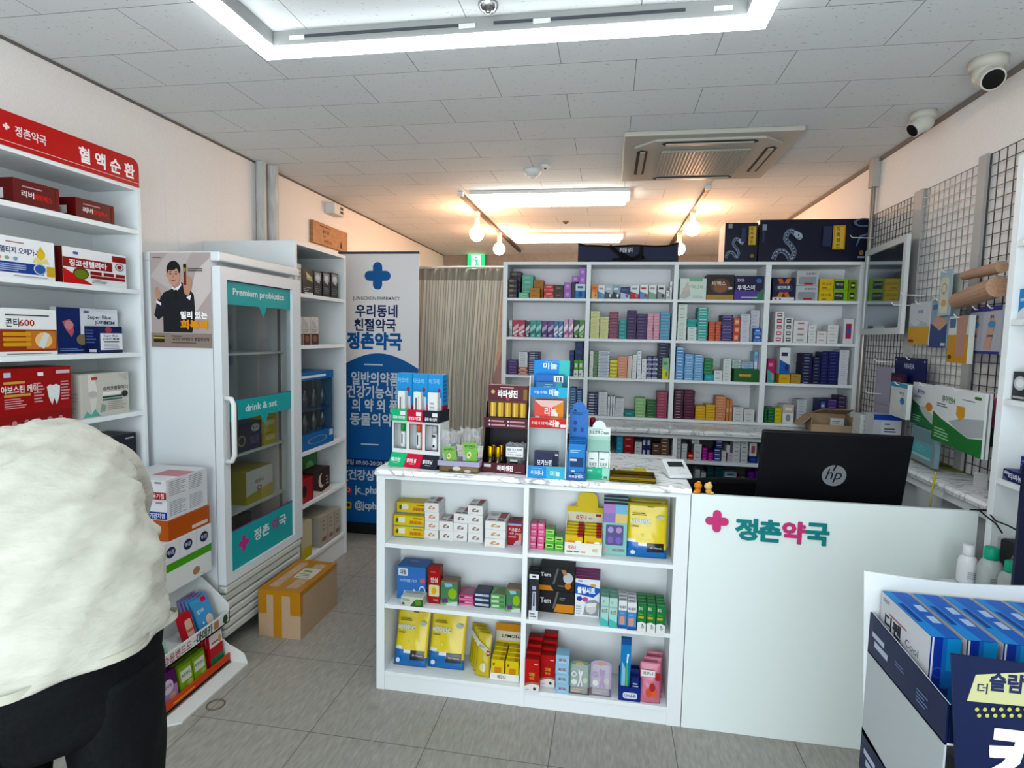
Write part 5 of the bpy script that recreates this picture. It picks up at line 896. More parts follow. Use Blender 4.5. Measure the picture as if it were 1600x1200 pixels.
# ---------------------------------------------------------------- striped curtain
CYY = 4.55; ca = at(600, 418, Y=CYY); cb = at(787, 421, Y=CYY); ztc = cb.z+.005; x0, x1 = XL+.02, cb.x
cu = empty('curtain', 'beige striped curtain hanging between the banner and the back shelf', 'curtain', ((x0+x1)/2, CYY, 0))
NX, NZ = 260, 22; C1, C2, C3 = mat('#e8e2d4', .9), mat('#a09b90', .9), mat('#908d85', .9); mesh = {0: ([], []), 1: ([], [])}; q = MB()
def cp(i, k):
    uu = i/NX; zz_ = ztc-(ztc-.06)*k/NZ; t = k/NZ; w2 = (x1-x0)*(1-.03*min(1, t*2.2)-.02*t); x = x0+w2*uu
    amp = .008+.018*min(1, t*1.5); y = CYY+amp*math.sin(uu*150+.6*math.sin(uu*23+t*2))+.012*math.sin(uu*41+t); return lp(cu, x, y, zz_)
vs = [cp(i, k) for i in range(NX+1) for k in range(NZ+1)]
q.v = vs
for i in range(NX):
    for k in range(NZ):
        q.f.append((i*(NZ+1)+k, i*(NZ+1)+k+1, (i+1)*(NZ+1)+k+1, (i+1)*(NZ+1)+k)); mm = (C2 if i % 4 == 0 else C1)
        if k == 0: mm = C3 if i % 4 < 2 else mat('#9c978a', .9)
        q.mi.append(q._m(mm))
o = q.build('cloth', cu, True); m_ = o.modifiers.new('thick', 'SOLIDIFY'); m_.thickness = .002
MB().tube([lp(cu, XL+.001, CYY, ztc+.012), lp(cu, x1+.08, CYY, ztc+.012)], .01, mat('#d8d6d0', .3, .3), 10).build('rod', cu, True)
# pink garment visible in the gap beside the shelf
q = MB(); n = 16; P0 = at(783, 560, Y=4.34); rows_ = []
for k in range(13):
    t = k/12; z = at(780, 536+t*110, Y=4.34).z; r = .03+.05*math.sin(min(1, t*1.3)*math.pi*.6); cx = P0.x+.045-.03*t+.01*math.sin(t*9)
    rows_.append([(cx+r*math.cos(a_*2*math.pi/n)*(1+.08*math.sin(a_*3+k)), 4.34+r*.7*math.sin(a_*2*math.pi/n), z) for a_ in range(n)])
vs = [p for r_ in rows_ for p in r_]; fs_ = [(i*n+j, i*n+(j+1) % n, (i+1)*n+(j+1) % n, (i+1)*n+j) for i in range(12) for j in range(n)]+[tuple(range(n)), tuple(range(12*n, 13*n))]
o = q.add(vs, fs_, mat('#d2a8a0', .85)).build('hanging_coat', None, True, origin=(P0.x+.03, 4.34, rows_[-1][0][2])); tag(o, 'pink garment hanging in the gap between curtain and back shelf', 'coat')
# ================================================================ products in the open counter shelves
def cpk(name, label, x0, x1, yt, yb, z, d, c, n=1, cat='box', descs=None, **kw):
    """carton(s) standing on a counter shelf; yb is the pixel row of the front bottom edge"""
    xm = (x0+x1)/2; Y = max(CY+.004, at(xm, yb, Z=z).y); ys = (yt+yb)/2; a = at(x0, ys, Y=Y); b = at(x1, ys, Y=Y); z1 = at(xm, yt, Y=Y).z; h = (z1-z)/n; out = []
    d = min(d, yb_in-.003-Y)
    for i in range(n):
        lb = label+(posname(i, n) if n > 1 else '')
        j = 0.0015*math.sin(i*5+x0) if n > 1 else 0
        out.append(pack(name, lb, cat, (a.x+j, Y+abs(j)), (b.x+j, Y+abs(j)), z+i*h, z+(i+1)*h, d, c, **kw))
    return out
yb_in = yb
LZ, RZ_ = ZC1, ZC2
# upper left bay
YL = [('r', 0, 0, 1, .1, '#6a8f94'), ('r', .17, .35, .38, .85, '#e8e4cc'), ('e', .12, .55, .045, .2, '#4a5a2a'), ('p', [(.5, .25), (.55, .6), (.95, .55), (.97, .25)], '#cf9a4a'), ('t', .73, .42, .26, '라포포', '#8a4a2a', .36), ('r', .65, .75, .95, .85, '#8a6a2a')]
o = cpk('bandage_box', 'yellow plaster box, top left counter shelf', 615, 662.5, 806, 840.5, LZ[0], .10, '#d9bd16', 2, front=YL, part='printed_front', group='yellow plaster boxes')
Yz = o[1].location.y+.03; zt_ = LZ[0]+(at(636, 806, Y=o[0].location.y).z-LZ[0])+.001
a = at(620, 790, Y=Yz); b = at(668, 790, Y=Yz); pack('bandage_box', 'yellow plaster box resting shifted on top of the other two, counter shelf', 'box', (a.x, Yz), (b.x, Yz), zt_, zt_+.05, .075, '#d9bd16', front=YL, group='yellow plaster boxes')
def wb(c): return [('p', [(.28, .32), (.3, .55), (.42, .72), (.55, .68), (.58, .5), (.74, .6), (.72, .32)], c), ('r', .1, .1, .4, .13, '#b8b4ae'), ('e', .5, .48, .09, .1, '#e8e2da')]
tb = [('r', .55, .35, .92, .95, '#9a4a4e'), ('r', .1, .1, .45, .25, '#b07a70'), ('r', .55, .08, .9, .25, '#5a4a4a'), ('l', .08, .55, .45, .85, 2, '#9a9698')]
for x0, x1, yt, yb_, n, c, nm in ((663.2, 685.3, 786.3, 842.4, 4, '#cf8a62', 'first white stack from the left'), (686, 707.3, 814.7, 844.8, 2, '#7a6e68', 'low white stack'), (708, 730.3, 803, 846, 3, '#7a6a64', 'middle white stack'), (731, 754.2, 790.4, 848, 4, '#786660', 'tall white stack'), (757.3, 789.3, 814.7, 855.4, 3, '#c2a06a', 'wide white stack')):
    cpk('bandage_box', nm.replace('stack', 'plaster box')+', top left counter shelf', x0, x1, yt, yb_, LZ[0], .13, '#dcdbd9', n, front=wb(c), top=tb, part='printed_front' if n < 0 else None, group=nm)
cpk('vitamin_box', 'red and lavender box at the right end of the top left counter shelf', 793, 815.2, 818, 852, LZ[0], .12, '#a32434', front=[('r', 0, .9, 1, 1, '#b9a8cc'), ('t', .5, .72, .16, '키즈맘스', '#e8e0e4', .85), ('t', .5, .53, .13, '160 plus', '#e0c8cc', .8), ('p', [(.75, 0), (1, 0), (1, .6), (.8, .45)], '#d8a898'), ('p', [(.4, 0), (.95, 0), (.9, .25), (.6, .2)], '#c8b4d4'), ('r', .05, .35, .6, .42, '#d88a94')], top=[('r', .15, .1+.3*k, .85, .26+.3*k, '#3a3658') for k in range(3)]+[('r', 0, 0, 0, 0, '#b9a8cc')])
# upper right bay
for x0, x1, yb_, nm in ((828, 838.4, 857.2, 'left pink'), (839.6, 850.4, 858.8, 'right pink')): cpk('lip_balm_box', nm+' stick box, top right counter shelf', x0, x1, 817.5, yb_, RZ_[0], .06, '#d8668e', 4, front=[('r', .15, .55, .85, .85, '#f0b8cc'), ('r', .2, .2, .8, .4, '#e89ab4')], part=None, top=[('r', .1, .1, .9, .9, '#8f8f86')], group=nm+' boxes')
cpk('lip_balm_box', 'left green stick box, top right counter shelf', 851.5, 865.7, 826.8, 859.7, RZ_[0], .06, '#62b04a', 3, front=[('r', .1, .35, .9, .9, '#b8e08a'), ('r', .2, .5, .8, .72, '#2f5a28')], part=None, top=[('r', .1, .1, .9, .9, '#8c8a70')], group='left green boxes')
cpk('lip_balm_box', 'right green stick box, top right counter shelf', 867, 880.5, 839, 861.4, RZ_[0], .06, '#62b04a', 2, front=[('r', .1, .35, .9, .9, '#b8e08a'), ('r', .2, .5, .8, .72, '#2f5a28')], part=None, top=[('r', .1, .1, .9, .9, '#8c8a70')], group='right green boxes')
def counter_display(name, label, x0, x1, yb_, z, hdr, lip, hdrart, liparts, outline, pc, part_, packlabel, topc, step, row_y, rows=4, hpk=.07):
    xm = (x0+x1)/2; Y = at(xm, yb_, Z=z).y; a = at(x0, yb_-20, Y=Y); b = at(x1, yb_-20, Y=Y); w_ = b.x-a.x; D = .125
    t = empty(name, label, 'display carton', ((a.x+b.x)/2, Y, z+.0008)); hz = at(xm, hdr, Y=Y+D).z-z-.001
    q = MB(); CWh = mat('#e2e0d8', .5); q.box((-w_/2, 0, 0), (w_/2, .002, lip), CWh); q.box((-w_/2, .002, 0), (w_/2, D, .002), CWh)
    for x in (-w_/2, w_/2-.002): q.prism([(.002, 0), (D, 0), (D, hz*.6), (.002, lip)], (x, 0, 0), (0, 1, 0), (0, 0, 1), (1, 0, 0), .002, CWh)
    q.art((-w_/2, 0, 0), (1, 0, 0), (0, 0, 1), (0, -1, 0), w_, lip, liparts); q.build('tray', t)
    q = MB(); q.prism([(u_*w_-w_/2, v_*hz) for u_, v_ in outline], (0, D, 0), (1, 0, 0), (0, 0, 1), (0, 1, 0), .002, mat('#d9c22a', .4)); q.art((-w_/2, D, 0), (1, 0, 0), (0, 0, 1), (0, -1, 0), w_, hz, hdrart); q.build('header_card', t)
    for c_ in range(2):
        for r_ in range(rows):
            pw_ = w_/2-.006; x = -w_/4+c_*w_/2; yy = Y+.004+r_*step; zz_ = z+.0034
            hh = hpk if r_ == 0 else hpk+.005*r_
            pack('vitamin_pack', f'{packlabel}, {("front", "second", "third", "fourth", "fifth")[r_]} of the {("left", "right")[c_]} row', 'packet', (t.location.x+x-pw_/2, yy), (t.location.x+x+pw_/2, yy), zz_, zz_+hh, step-.002, pc, group=packlabel, part=None, front=part_, top=[('r', .65, 0, 1, 1, topc)])
    return t
counter_display('display_carton', 'yellow and white countertop display on the top right counter shelf', 882.2, 940.8, 868, RZ_[0], 769, .05,
    [('r', 0, .32, 1, .62, '#e0dcc4'), ('t', .4, .52, .09, '레모나', '#a8323a', .3), ('l', .6, .48, .75, .54, 1, '#8a8a80'), ('r', .8, .55, .95, .6, '#a8323a'), ('l', .08, .7, .3, .76, 1, '#c8a020')],
    [('t', .2, .6, .3, '레모나', '#c84a5a', .22), ('r', .06, .2, .22, .32, '#c84a5a'), ('r', .25, .2, .4, .32, '#4a8ac8'), ('r', .43, .2, .56, .32, '#d88a8a'), ('t', .82, .45, .3, '비타', '#c8a82a', .14)], [(0, 0), (1, 0), (1, .72), (.86, .72), (.82, .93), (.72, 1), (.4, 1), (.3, .93), (.26, .76), (.06, .72), (0, .72)],
    '#d8bc20', [('r', 0, 0, 1, .45, '#e4e0d0'), ('rr', .1, .5, .55, .75, .06, '#e8a83a'), ('t', .33, .63, .13, '레모나', '#c8402a', .4), ('e', .75, .62, .17, .1, '#ecebe2'), ('r', .7, .92, 1, 1, '#a81c24'), ('e', .4, .22, .2, .14, '#e0b040'), ('r', .68, .08, .92, .38, '#e8c23a')], 'yellow vitamin pack with red flag in the display', '#a01c24', .024, 0, 5, .078)
for k in range(3):
    xm = 961; Y = at(xm, 868, Z=RZ_[0]).y+.036*k; a = at(942, 830, Y=Y); b = at(980, 830, Y=Y); zt_ = at(xm, 788, Y=at(xm, 868, Z=RZ_[0]).y).z
    pack('toy_vitamin_box', f'mint and purple window box, {("front", "middle", "rear")[k]} of three, top right counter shelf', 'box', (a.x, Y), (b.x, Y), RZ_[0], zt_+.004*k, .034, '#93c4bc', group='mint window boxes',
         front=[('r', 0, .64, .5, 1, '#b08ac0'), ('r', .5, .64, 1, 1, '#86b8d8'), ('r', 0, .64, .5, .82, '#8f80b8'), ('r', .5, .64, 1, .82, '#d8c48a'), ('rr', .12, .2, .85, .6, .06, '#5f5a86'), ('e', .32, .5, .12, .06, '#a8a0c8'), ('e', .66, .5, .12, .06, '#b89ac0'), ('e', .32, .3, .12, .07, '#8a6ab0'), ('e', .66, .3, .12, .07, '#7a70b8'), ('e', .14, .1, .1, .04, '#d8a8b8'), ('t', .66, .11, .06, 'NICI KIDS', '#a05a8a', .5)] if k == 0 else [], top=[('r', 0, 0, 1, 1, '#5f4a72')])
def pouch(name, label, x0, x1, yt, yb_, z, c, art, t=.03, lean=.2, group=None, dy=0, clip=None, rz=0, shape=None):
    xm = (x0+x1)/2; Y = at(xm, yb_, Z=z).y+dy; a = at(x0, (yt+yb_)/2, Y=Y); b = at(x1, (yt+yb_)/2, Y=Y); w_ = b.x-a.x
    h_ = (at(xm, yt, Y=Y+.02).z-z)/math.cos(lean); q = MB(); NXX, NZZ = 14, 18; T = Matrix.Rotation(-lean, 4, 'X'); q.T = T
    def P(i, k, s_):
        u_, v_ = i/NXX, k/NZZ; e = (math.sin(math.pi*u_)**.6)*(min(1, v_*4+.35))*(1-v_**2.2); cr = 1+.05*math.sin(u_*23+v_*17)+.05*math.sin(v_*31+u_*5)
        wv = 1-.04*math.sin(math.pi*v_)
        return ((u_-.5)*w_*wv, (t/2+.001)-s_*(t/2*e*cr+.0008), v_*h_)
    vs = []; fs_ = []
    for s_ in (1, -1):
        b0 = len(vs); vs += [P(i, k, s_) for i in range(NXX+1) for k in range(NZZ+1)]
        for i in range(NXX):
            for k in range(NZZ):
                f = (b0+i*(NZZ+1)+k, b0+(i+1)*(NZZ+1)+k, b0+(i+1)*(NZZ+1)+k+1, b0+i*(NZZ+1)+k+1); fs_.append(f if s_ == 1 else f[::-1])
    M1 = (NXX+1)*(NZZ+1)
    ring_ = [i*(NZZ+1) for i in range(NXX+1)]+[NXX*(NZZ+1)+k for k in range(1, NZZ+1)]+[i*(NZZ+1)+NZZ for i in range(NXX-1, -1, -1)]+[k for k in range(NZZ-1, 0, -1)]
    L_ = len(ring_)
    for i in range(L_): fs_.append((ring_[i], M1+ring_[i], M1+ring_[(i+1) % L_], ring_[(i+1) % L_]))
    q.add(vs, fs_, mat(c, .22))
    # colour areas follow the pouch surface: assign by face centre
    fm = []
    for f, idx in zip(q.f[:NXX*NZZ], range(NXX*NZZ)):
        i, k = divmod(idx, NZZ); u_, v_ = (i+.5)/NXX, (k+.5)/NZZ; cc = None
        for (fn, col) in (shape or []):
            if fn(u_, v_): cc = col
        if cc: q.mi[idx] = q._m(mat(cc, .22))
    o = q.build(name, None, True, loc=((a.x+b.x)/2, Y, z+.0012+.7*t*math.sin(lean)), rz=rz); tag(o, label, 'pouch', group)
    if art:
        r = MB(); r.T = T; r.art((-w_/2, -t*.02-.0012, 0), (1, 0, 0), (0, 0, 1), (0, -1, 0), w_, h_, art, base=t*.02); r.build('printed_label', o)
    return o
YP = [(lambda u, v: v < .30-.16*u, '#1f6fb0'), (lambda u, v: .30-.16*u <= v < .34-.16*u, '#d8dce0'), (lambda u, v: .5 < u < .93 and .1 < v < .30, '#1c1c20'), (lambda u, v: v > .93, '#b8a814')]
YA = [('l', .12, .78, .55, .84, 2, '#5a5218'), ('t', .34, .67, .085, '비타민C', '#dfeaf2', .5, .04), ('r', .5, .945, .66, .96, '#2a2810'), ('t', .72, .2, .035, 'SB Vitamin', '#c8c8cc', .3), ('e', .16, .1, .06, .04, '#d8e0e8'), ('e', .82, .76, .1, .04, '#a8b4a8'), ('e', .35, .42, .13, .08, '#6a9a2a'), ('e', .66, .42, .15, .1, '#b8763a')]
YA = YA[:-2]+[('e', .38, .42, .035, .03, '#e2da6a'), ('l', .1, .56, .3, .6, 1, '#8a7a20')]
YC = '#e2cc10'
pouch('vitamin_pouch', 'glossy yellow and blue pouch at the right of the top counter shelf', 979.5, 1044, 790, 874, RZ_[0], YC, YA, .035, .12, 'yellow and blue pouches', 0, shape=YP)
pouch('vitamin_pouch', 'yellow pouch behind the glossy one on the top right counter shelf', 982, 1043, 781, 868, RZ_[0], '#bfae16', [], .03, .08, 'yellow and blue pouches', .045)
# middle left bay
cpk('pad_box', 'large blue box with a white corner label on the middle counter shelf', 620, 665, 886, 937, LZ[1], .10, '#4a76b8', front=[('rr', .05, .72, .38, .95, .04, '#dde4ec'), ('t', .22, .835, .13, '대림', '#1c2430', .2, .03), ('t', .4, .58, .09, '의약외품 거즈', '#b8cce8', .6), ('r', .82, .55, .98, .68, '#c86a7a'), ('o', .88, .25, .12, .2, .2, '#dfe6f0'), ('p', [(.5, .12), (.6, .35), (.7, .2), (.66, .1)], '#dfe6f0'), ('p', [(.2, .1), (.26, .3), (.36, .22), (.3, .1)], '#cfdcec')], top=[('r', .3, .6, .6, .75, '#8aa4d0')])
cpk('soap_box', 'small white and green box in front of the blue box, middle counter shelf', 626.5, 661, 933, 952, LZ[1], .06, '#cfd4c4', front=[('p', [(.42, 0), (.55, .5), (.7, .8), (1, .8), (1, 0)], '#3a5a2c'), ('e', .78, .45, .15, .3, '#5f8a3c'), ('l', .05, .55, .5, .8, 2, '#6a6a60'), ('e', .1, .25, .07, .15, '#5a5a54')], top=[('l', .05, .6, .9, .9, 2, '#8f8f84')])
cpk('vitamin_box', 'slim upright red box on the middle counter shelf', 669, 687.5, 887, 943, LZ[1], .05, '#9c1626', front=[('t', .5, .66, .13, '안심', '#e8d8d4', .6, .03), ('rr', .06, .2, .94, .52, .1, '#e0d4a8'), ('t', .65, .1, .05, '비타민', '#e8c8c8', .4), ('l', .2, .86, .8, .9, 1, '#c8787c'), ('e', .5, .36, .2, .1, '#d8a83a')])
ch = [('r', 0, 0, 1, 1, '#4a7a56'), ('r', 0, 0, 1, .2, '#7ab06a'), ('p', [(.2, .9), (.6, 1), (.7, .8), (.3, .75)], '#8fc0d4'), ('e', .7, .5, .26, .22, '#8fb02c'), ('p', [(.05, .25), (.4, .3), (.45, .12), (.08, .08)], '#6a3a78'), ('p', [(.4, .1), (1, .18), (1, 0), (.3, 0)], '#cfdcd8'), ('r', 0, .92, 1, 1, '#8a6a52')]
cpk('jelly_box', 'green jelly box with forest print beside the red slim box, middle shelf', 688.5, 715, 908.5, 946, LZ[1], .06, '#7a6a5c', front=ch)
cpk('jelly_box', 'green jelly box with forest print by the divider, middle shelf', 791, 813.5, 920, 956.5, LZ[1], .06, '#7a6a5c', front=ch)
cpk('band_box', 'pink flat box in the middle left counter shelf', 717, 740, 929.5, 946, LZ[1], .08, '#c25a86', 2, front=[('r', 0, .0, 1, .25, '#d88aa8'), ('r', .08, .4, .35, .75, '#5a3a4a'), ('r', .4, .45, .9, .7, '#dcaac0')], part=None, top=[('p', [(.1, .1), (.9, .2), (.8, .9), (.3, .8)], '#9a8088')], group='pink flat boxes')
cpk('band_box', 'navy flat box in the middle left counter shelf', 741, 765.5, 926.5, 949, LZ[1], .08, '#2a3650', 3, front=[('r', .06, .3, .55, .75, '#cfd6dc'), ('r', .58, .3, .94, .75, '#b8c0c8')], part=None, top=[('p', [(.1, .1), (.9, .2), (.8, .9), (.3, .8)], '#4a5058')], group='navy flat boxes')
cpk('band_box', 'green flat box in the middle left counter shelf', 766.7, 790.2, 929.5, 951, LZ[1], .08, '#6aa06a', 3, front=[('r', .06, .3, .55, .75, '#c4dcb8'), ('r', .6, .3, .9, .75, '#4a7a4a')], part=None, top=[('p', [(.1, .1), (.9, .2), (.8, .9), (.3, .8)], '#6f7a5a')], group='green flat boxes')
# middle right bay
for k in range(3):
    xm = 832; Y = at(xm, 968, Z=RZ_[1]).y+k*.022; a = at(826.5, 930, Y=Y); b = at(841.5, 930, Y=Y); z1 = at(xm, 897, Y=Y-.02*k).z
    o = pack('toothbrush_pack', f'white and black toothbrush pack, {("front", "middle", "rear")[k]} of three, middle right counter shelf', 'toothbrush pack', (a.x, Y), (b.x, Y), RZ_[1], z1+.006*k, .019, '#26272c', group='toothbrush packs', front=[('r', 0, .9, 1, 1, '#d8dadc'), ('r', 0, 0, 1, .2, '#dcdee0'), ('p', [(.3, .2), (.75, .2), (.7, .62), (.38, .62)], '#c4ccd8'), ('p', [(.42, .3), (.62, .3), (.6, .6), (.46, .6)], '#30343c'), ('r', .32, .66, .7, .74, '#b4acd0'), ('l', .1, .04, .9, .16, 2, '#6a6a70'), ('rr', .3, .93, .7, .97, .05, '#15161a')] if k == 0 else [])
tem = [('p', [(0, 0), (.42, 0), (.32, .22), (0, .22)], '#c8873c'), ('t', .18, .7, .2, 'Tem', '#dcdcdc', .3, .02), ('p', [(.5, 1), (.56, 1), (.44, .3), (.38, .3)], '#5a5c5c'), ('e', .82, .6, .14, .24, '#b8bcbc'), ('e', .82, .25, .09, .14, '#c07a36'), ('l', .55, .2, .7, .28, 1, '#8a8a88'), ('p', [(.62, .95), (.75, .95), (.8, .75), (.7, .7)], '#b08468')]
o1 = cpk('bandage_box', 'black kinesiology box with amber stripe, lower of two, middle right shelf', 842.5, 897, 924, 958, RZ_[1], .10, '#17171a', front=[('t', .18, .55, .3, 'Tem', '#dcdcdc', .3, .02), ('p', [(.42, .05), (1, .05), (1, .42), (.5, .42)], '#c8873c'), ('p', [(.5, 1), (.56, 1), (.44, .2), (.38, .2)], '#5a5c5c'), ('l', .58, .6, .75, .75, 2, '#8a8a88')])
zt_ = RZ_[1]+(at(870, 924, Y=o1[0].location.y).z-RZ_[1])+.0012; Y = o1[0].location.y; a = at(842.5, 910, Y=Y); b = at(897.5, 910, Y=Y)
pack('bandage_box', 'black kinesiology box with amber stripe, upper of two, middle right shelf', 'box', (a.x, Y), (b.x, Y), zt_, at(870, 888, Y=Y).z, .10, '#17171a', front=tem)
for k in range(4):
    xm = 918; Y = at(xm, 964, Z=RZ_[1]).y+k*.031; a = at(898.5, 930, Y=Y); b = at(937, 930, Y=Y); z1 = at(xm, 905, Y=at(xm, 964, Z=RZ_[1]).y).z
    pack('cooling_sheet_box', f'white and blue cooling sheet box, {("front", "second", "third", "rear")[k]} of the magenta-topped row', 'box', (a.x, Y), (b.x, Y), RZ_[1], z1, .029, '#dcdee2', group='cooling sheet boxes', top=[('r', 0, 0, 1, 1, '#98287a'), ('r', 0, 0, 1, .08, '#6a1456')],
         front=[('p', [(0, .9), (1, .78), (1, .68), (.75, .52), (0, .6)], '#2f5fae'), ('t', .45, .7, .15, '쿨링시트', '#eef2f6', .72, .045), ('e', .18, .47, .12, .065, '#2a4a9a'), ('e', .42, .46, .12, .065, '#c05a8a'), ('p', [(.35, .05), (.95, .05), (1, .4), (.8, .48), (.45, .42)], '#8a8c90'), ('e', .66, .24, .22, .15, '#c4c2c2'), ('p', [(.42, .34), (.9, .4), (.86, .3), (.45, .26)], '#dadcdc'), ('l', .05, .05, .3, .3, 4, '#a8aab0'), ('r', .62, .82, .84, .88, '#c8a850'), ('r', .1, .93, .3, .96, '#5a6a9a')] if k == 0 else [])
def deeprow(xs_, yb0, yt, z, c, art, nm, label, dd=.026, n=3, grp='', topart=[]):
    for j, (x0, x1) in enumerate(xs_):
        xm = (x0+x1)/2; Yb = at(xm, yb0[j], Z=z).y
        for k in range(n):
            Y = Yb+k*(dd+.001); a = at(x0, yb0[j]-20, Y=Yb); b = at(x1, yb0[j]-20, Y=Yb); z1 = at(xm, yt[j], Y=Yb).z
            jn = ('left', 'right')[j] if len(xs_) == 2 else ('left', 'middle', 'right')[j]
            pack(nm, f'{label}, {("front", "second", "third", "rear")[k]} box of the {jn} row', 'box', (a.x, Y), (b.x, Y), z, z1+.001*k, dd, c, group=grp, part='printed_front' if k == 0 else None, front=art if k == 0 else [], top=topart)
deeprow([(938.2, 950.8), (951.6, 964.6)], [978, 981], [932.5, 934.5], RZ_[1], '#b9d4cc', [('r', 0, 0, 1, .3, '#5fb8b4'), ('p', [(0, .3), (1, .18), (1, .36), (0, .45)], '#a8dcd4'), ('t', .5, .52, .12, '유산균', '#1f2a2a', .75), ('e', .35, .85, .12, .05, '#8fb8b0'), ('r', 0, .66, 1, .7, '#8fc4b8')], 'gel_box', 'pale mint box on the middle right counter shelf', .03, 3, 'mint boxes', [('r', 0, 0, 1, 1, '#6a9a8a')])
deeprow([(966.2, 979.4), (980.2, 994.4)], [982, 985], [939, 942], RZ_[1], '#d6d8da', [('r', 0, 0, 1, .66, '#5a8cc0'), ('r', 0, 0, 1, .12, '#2f5a9a'), ('t', .5, .78, .11, '바세린', '#22262e', .8), ('rr', .15, .15, .75, .45, .15, '#d09a88'), ('l', .2, .52, .8, .6, 1, '#c8a878')], 'gel_box', 'white and blue box on the middle right counter shelf', .03, 3, 'white and blue boxes', [('r', .1, .3, .9, .8, '#8a8c90')])
deeprow([(996, 1009.7), (1010.5, 1024.3), (1025.2, 1039.5)], [987.8, 989.5, 991], [944.7, 946, 948], RZ_[1], '#20703a', [('p', [(0, 0), (1, 0), (1, .32), (.5, .38), (0, .34)], '#dcdedc'), ('t', .3, .86, .13, '후시', '#e4ecd8', .4), ('r', .1, .5, .7, .58, '#c8a83a'), ('r', .1, .64, .6, .68, '#5fa060'), ('e', .62, .2, .18, .07, '#a8aaa8'), ('e', .55, .28, .06, .03, '#3a3a3a')], 'gel_box', 'green and white box on the middle right counter shelf', .026, 4, 'green and white boxes', [('r', .1, .2, .9, .5, '#5fa070')])
# bottom left bay
pouch('vitamin_pouch', 'yellow and blue pouch, left one on the bottom counter shelf', 613, 665, 962, 1044, LZ[2], YC, YA, .03, .3, 'yellow and blue pouches', 0, shape=YP)
pouch('vitamin_pouch', 'yellow and blue pouch, right one on the bottom counter shelf', 667, 724, 966, 1048, LZ[2], YC, YA, .03, .3, 'yellow and blue pouches', 0, shape=YP)
for k in range(4): pouch('candy_pouch', f'small yellow pouch with red corner mark, {("front", "second", "third", "rear")[k]} of the leaning row', 741-k*3, 764-k*3, 994-k*5, 1059-k*7, LZ[2], '#c4b01a', [('p', [(0, .72), (1, .48), (1, .62), (0, .86)], '#c8c8b8'), ('t', .4, .7, .07, '레모나', '#6a5a10', .4), ('r', .74, .5, .98, .62, '#8a1c18'), ('e', .86, .56, .08, .03, '#d8c8b8'), ('e', .55, .22, .22, .1, '#d8d09a'), ('r', .6, .12, .7, .32, '#d8d8d0')], .02, .22, 'small yellow pouches', .0, rz=-.12)
counter_display('display_carton', 'yellow display with lettered white header band on the bottom counter shelf', 766, 811, 1064, LZ[2], 974, .03,
    [('r', 0, .58, 1, .82, '#dcd8c4'), ('t', .6, .7, .09, 'LEMONA', '#2a2a22', .75, .02), ('r', 0, .82, 1, 1, '#c88a1c')], [('t', .4, .5, .5, '레모나', '#3a3a32', .3)], [(0, 0), (1, 0), (1, 1), (0, 1)], '#dcc41a', [('r', 0, 0, 1, .3, '#e0c818'), ('e', .5, .42, .28, .16, '#b0702a'), ('e', .5, .33, .12, .07, '#e0d0b0'), ('p', [(.1, .8), (.3, .84), (.25, .7), (.15, .7)], '#7a3a1c')][:1]+[('p', [(.1, .8), (.3, .84), (.25, .7), (.15, .7)], '#7a3a1c'), ('rr', .25, .3, .8, .62, .1, '#c8861e'), ('l', .3, .1, .8, .2, 1, '#8a6a10')], 'yellow pack in the bottom shelf display', '#b89a14', .028, 0, 4, .085)
# bottom right bay
rdart = [('p', [(0, 0), (1, 0), (1, .24), (.5, .27), (0, .18)], '#dcd8d4'), ('p', [(0, .2), (.5, .29), (1, .26), (1, .3), (.5, .32), (0, .25)], '#9a7a64'), ('t', .5, .55, .1, '잇몸', '#d8b05a', .4), ('t', .5, .42, .08, '치약', '#d8b05a', .35), ('r', .65, .84, .92, .87, '#e8b8b0'), ('e', .7, .12, .1, .05, '#4a4a4a'), ('l', .08, .06, .4, .1, 1, '#8a8a8a')]
for j, (x0, x1, yb0, yt) in enumerate(((819.5, 842.3, 1082, 1030), (844.5, 867, 1073, 1024))):
    xm = (x0+x1)/2; Yb = at(xm, yb0, Z=RZ_[2]).y; a = at(x0, yb0-20, Y=Yb); b = at(x1, yb0-20, Y=Yb); z1 = at(xm, yt, Y=Yb).z
    for k in range(4):
        Y = Yb+k*.037; pack('toothpaste_box', f'red and white upright box, {("front", "second", "third", "rear")[k]} of the {("left", "right")[j]} red row', 'box', (a.x, Y), (b.x, Y), RZ_[2], z1+.012*k, .035, '#b01c26', front=rdart, part='printed_front' if k == 0 else None, group='red and white upright boxes', top=[('r', 0, 0, 1, 1, '#8a1820')])
cpk('eraser_box', 'light blue box, bottom right counter shelf column', 868, 889, 1024, 1084, RZ_[2], .06, '#9cc4dc', 4, front=[('t', .5, .5, .3, '뽀득', '#a84a5a', .6), ('r', .2, .2, .8, .28, '#c8dce8')], part=None, group='light blue boxes')
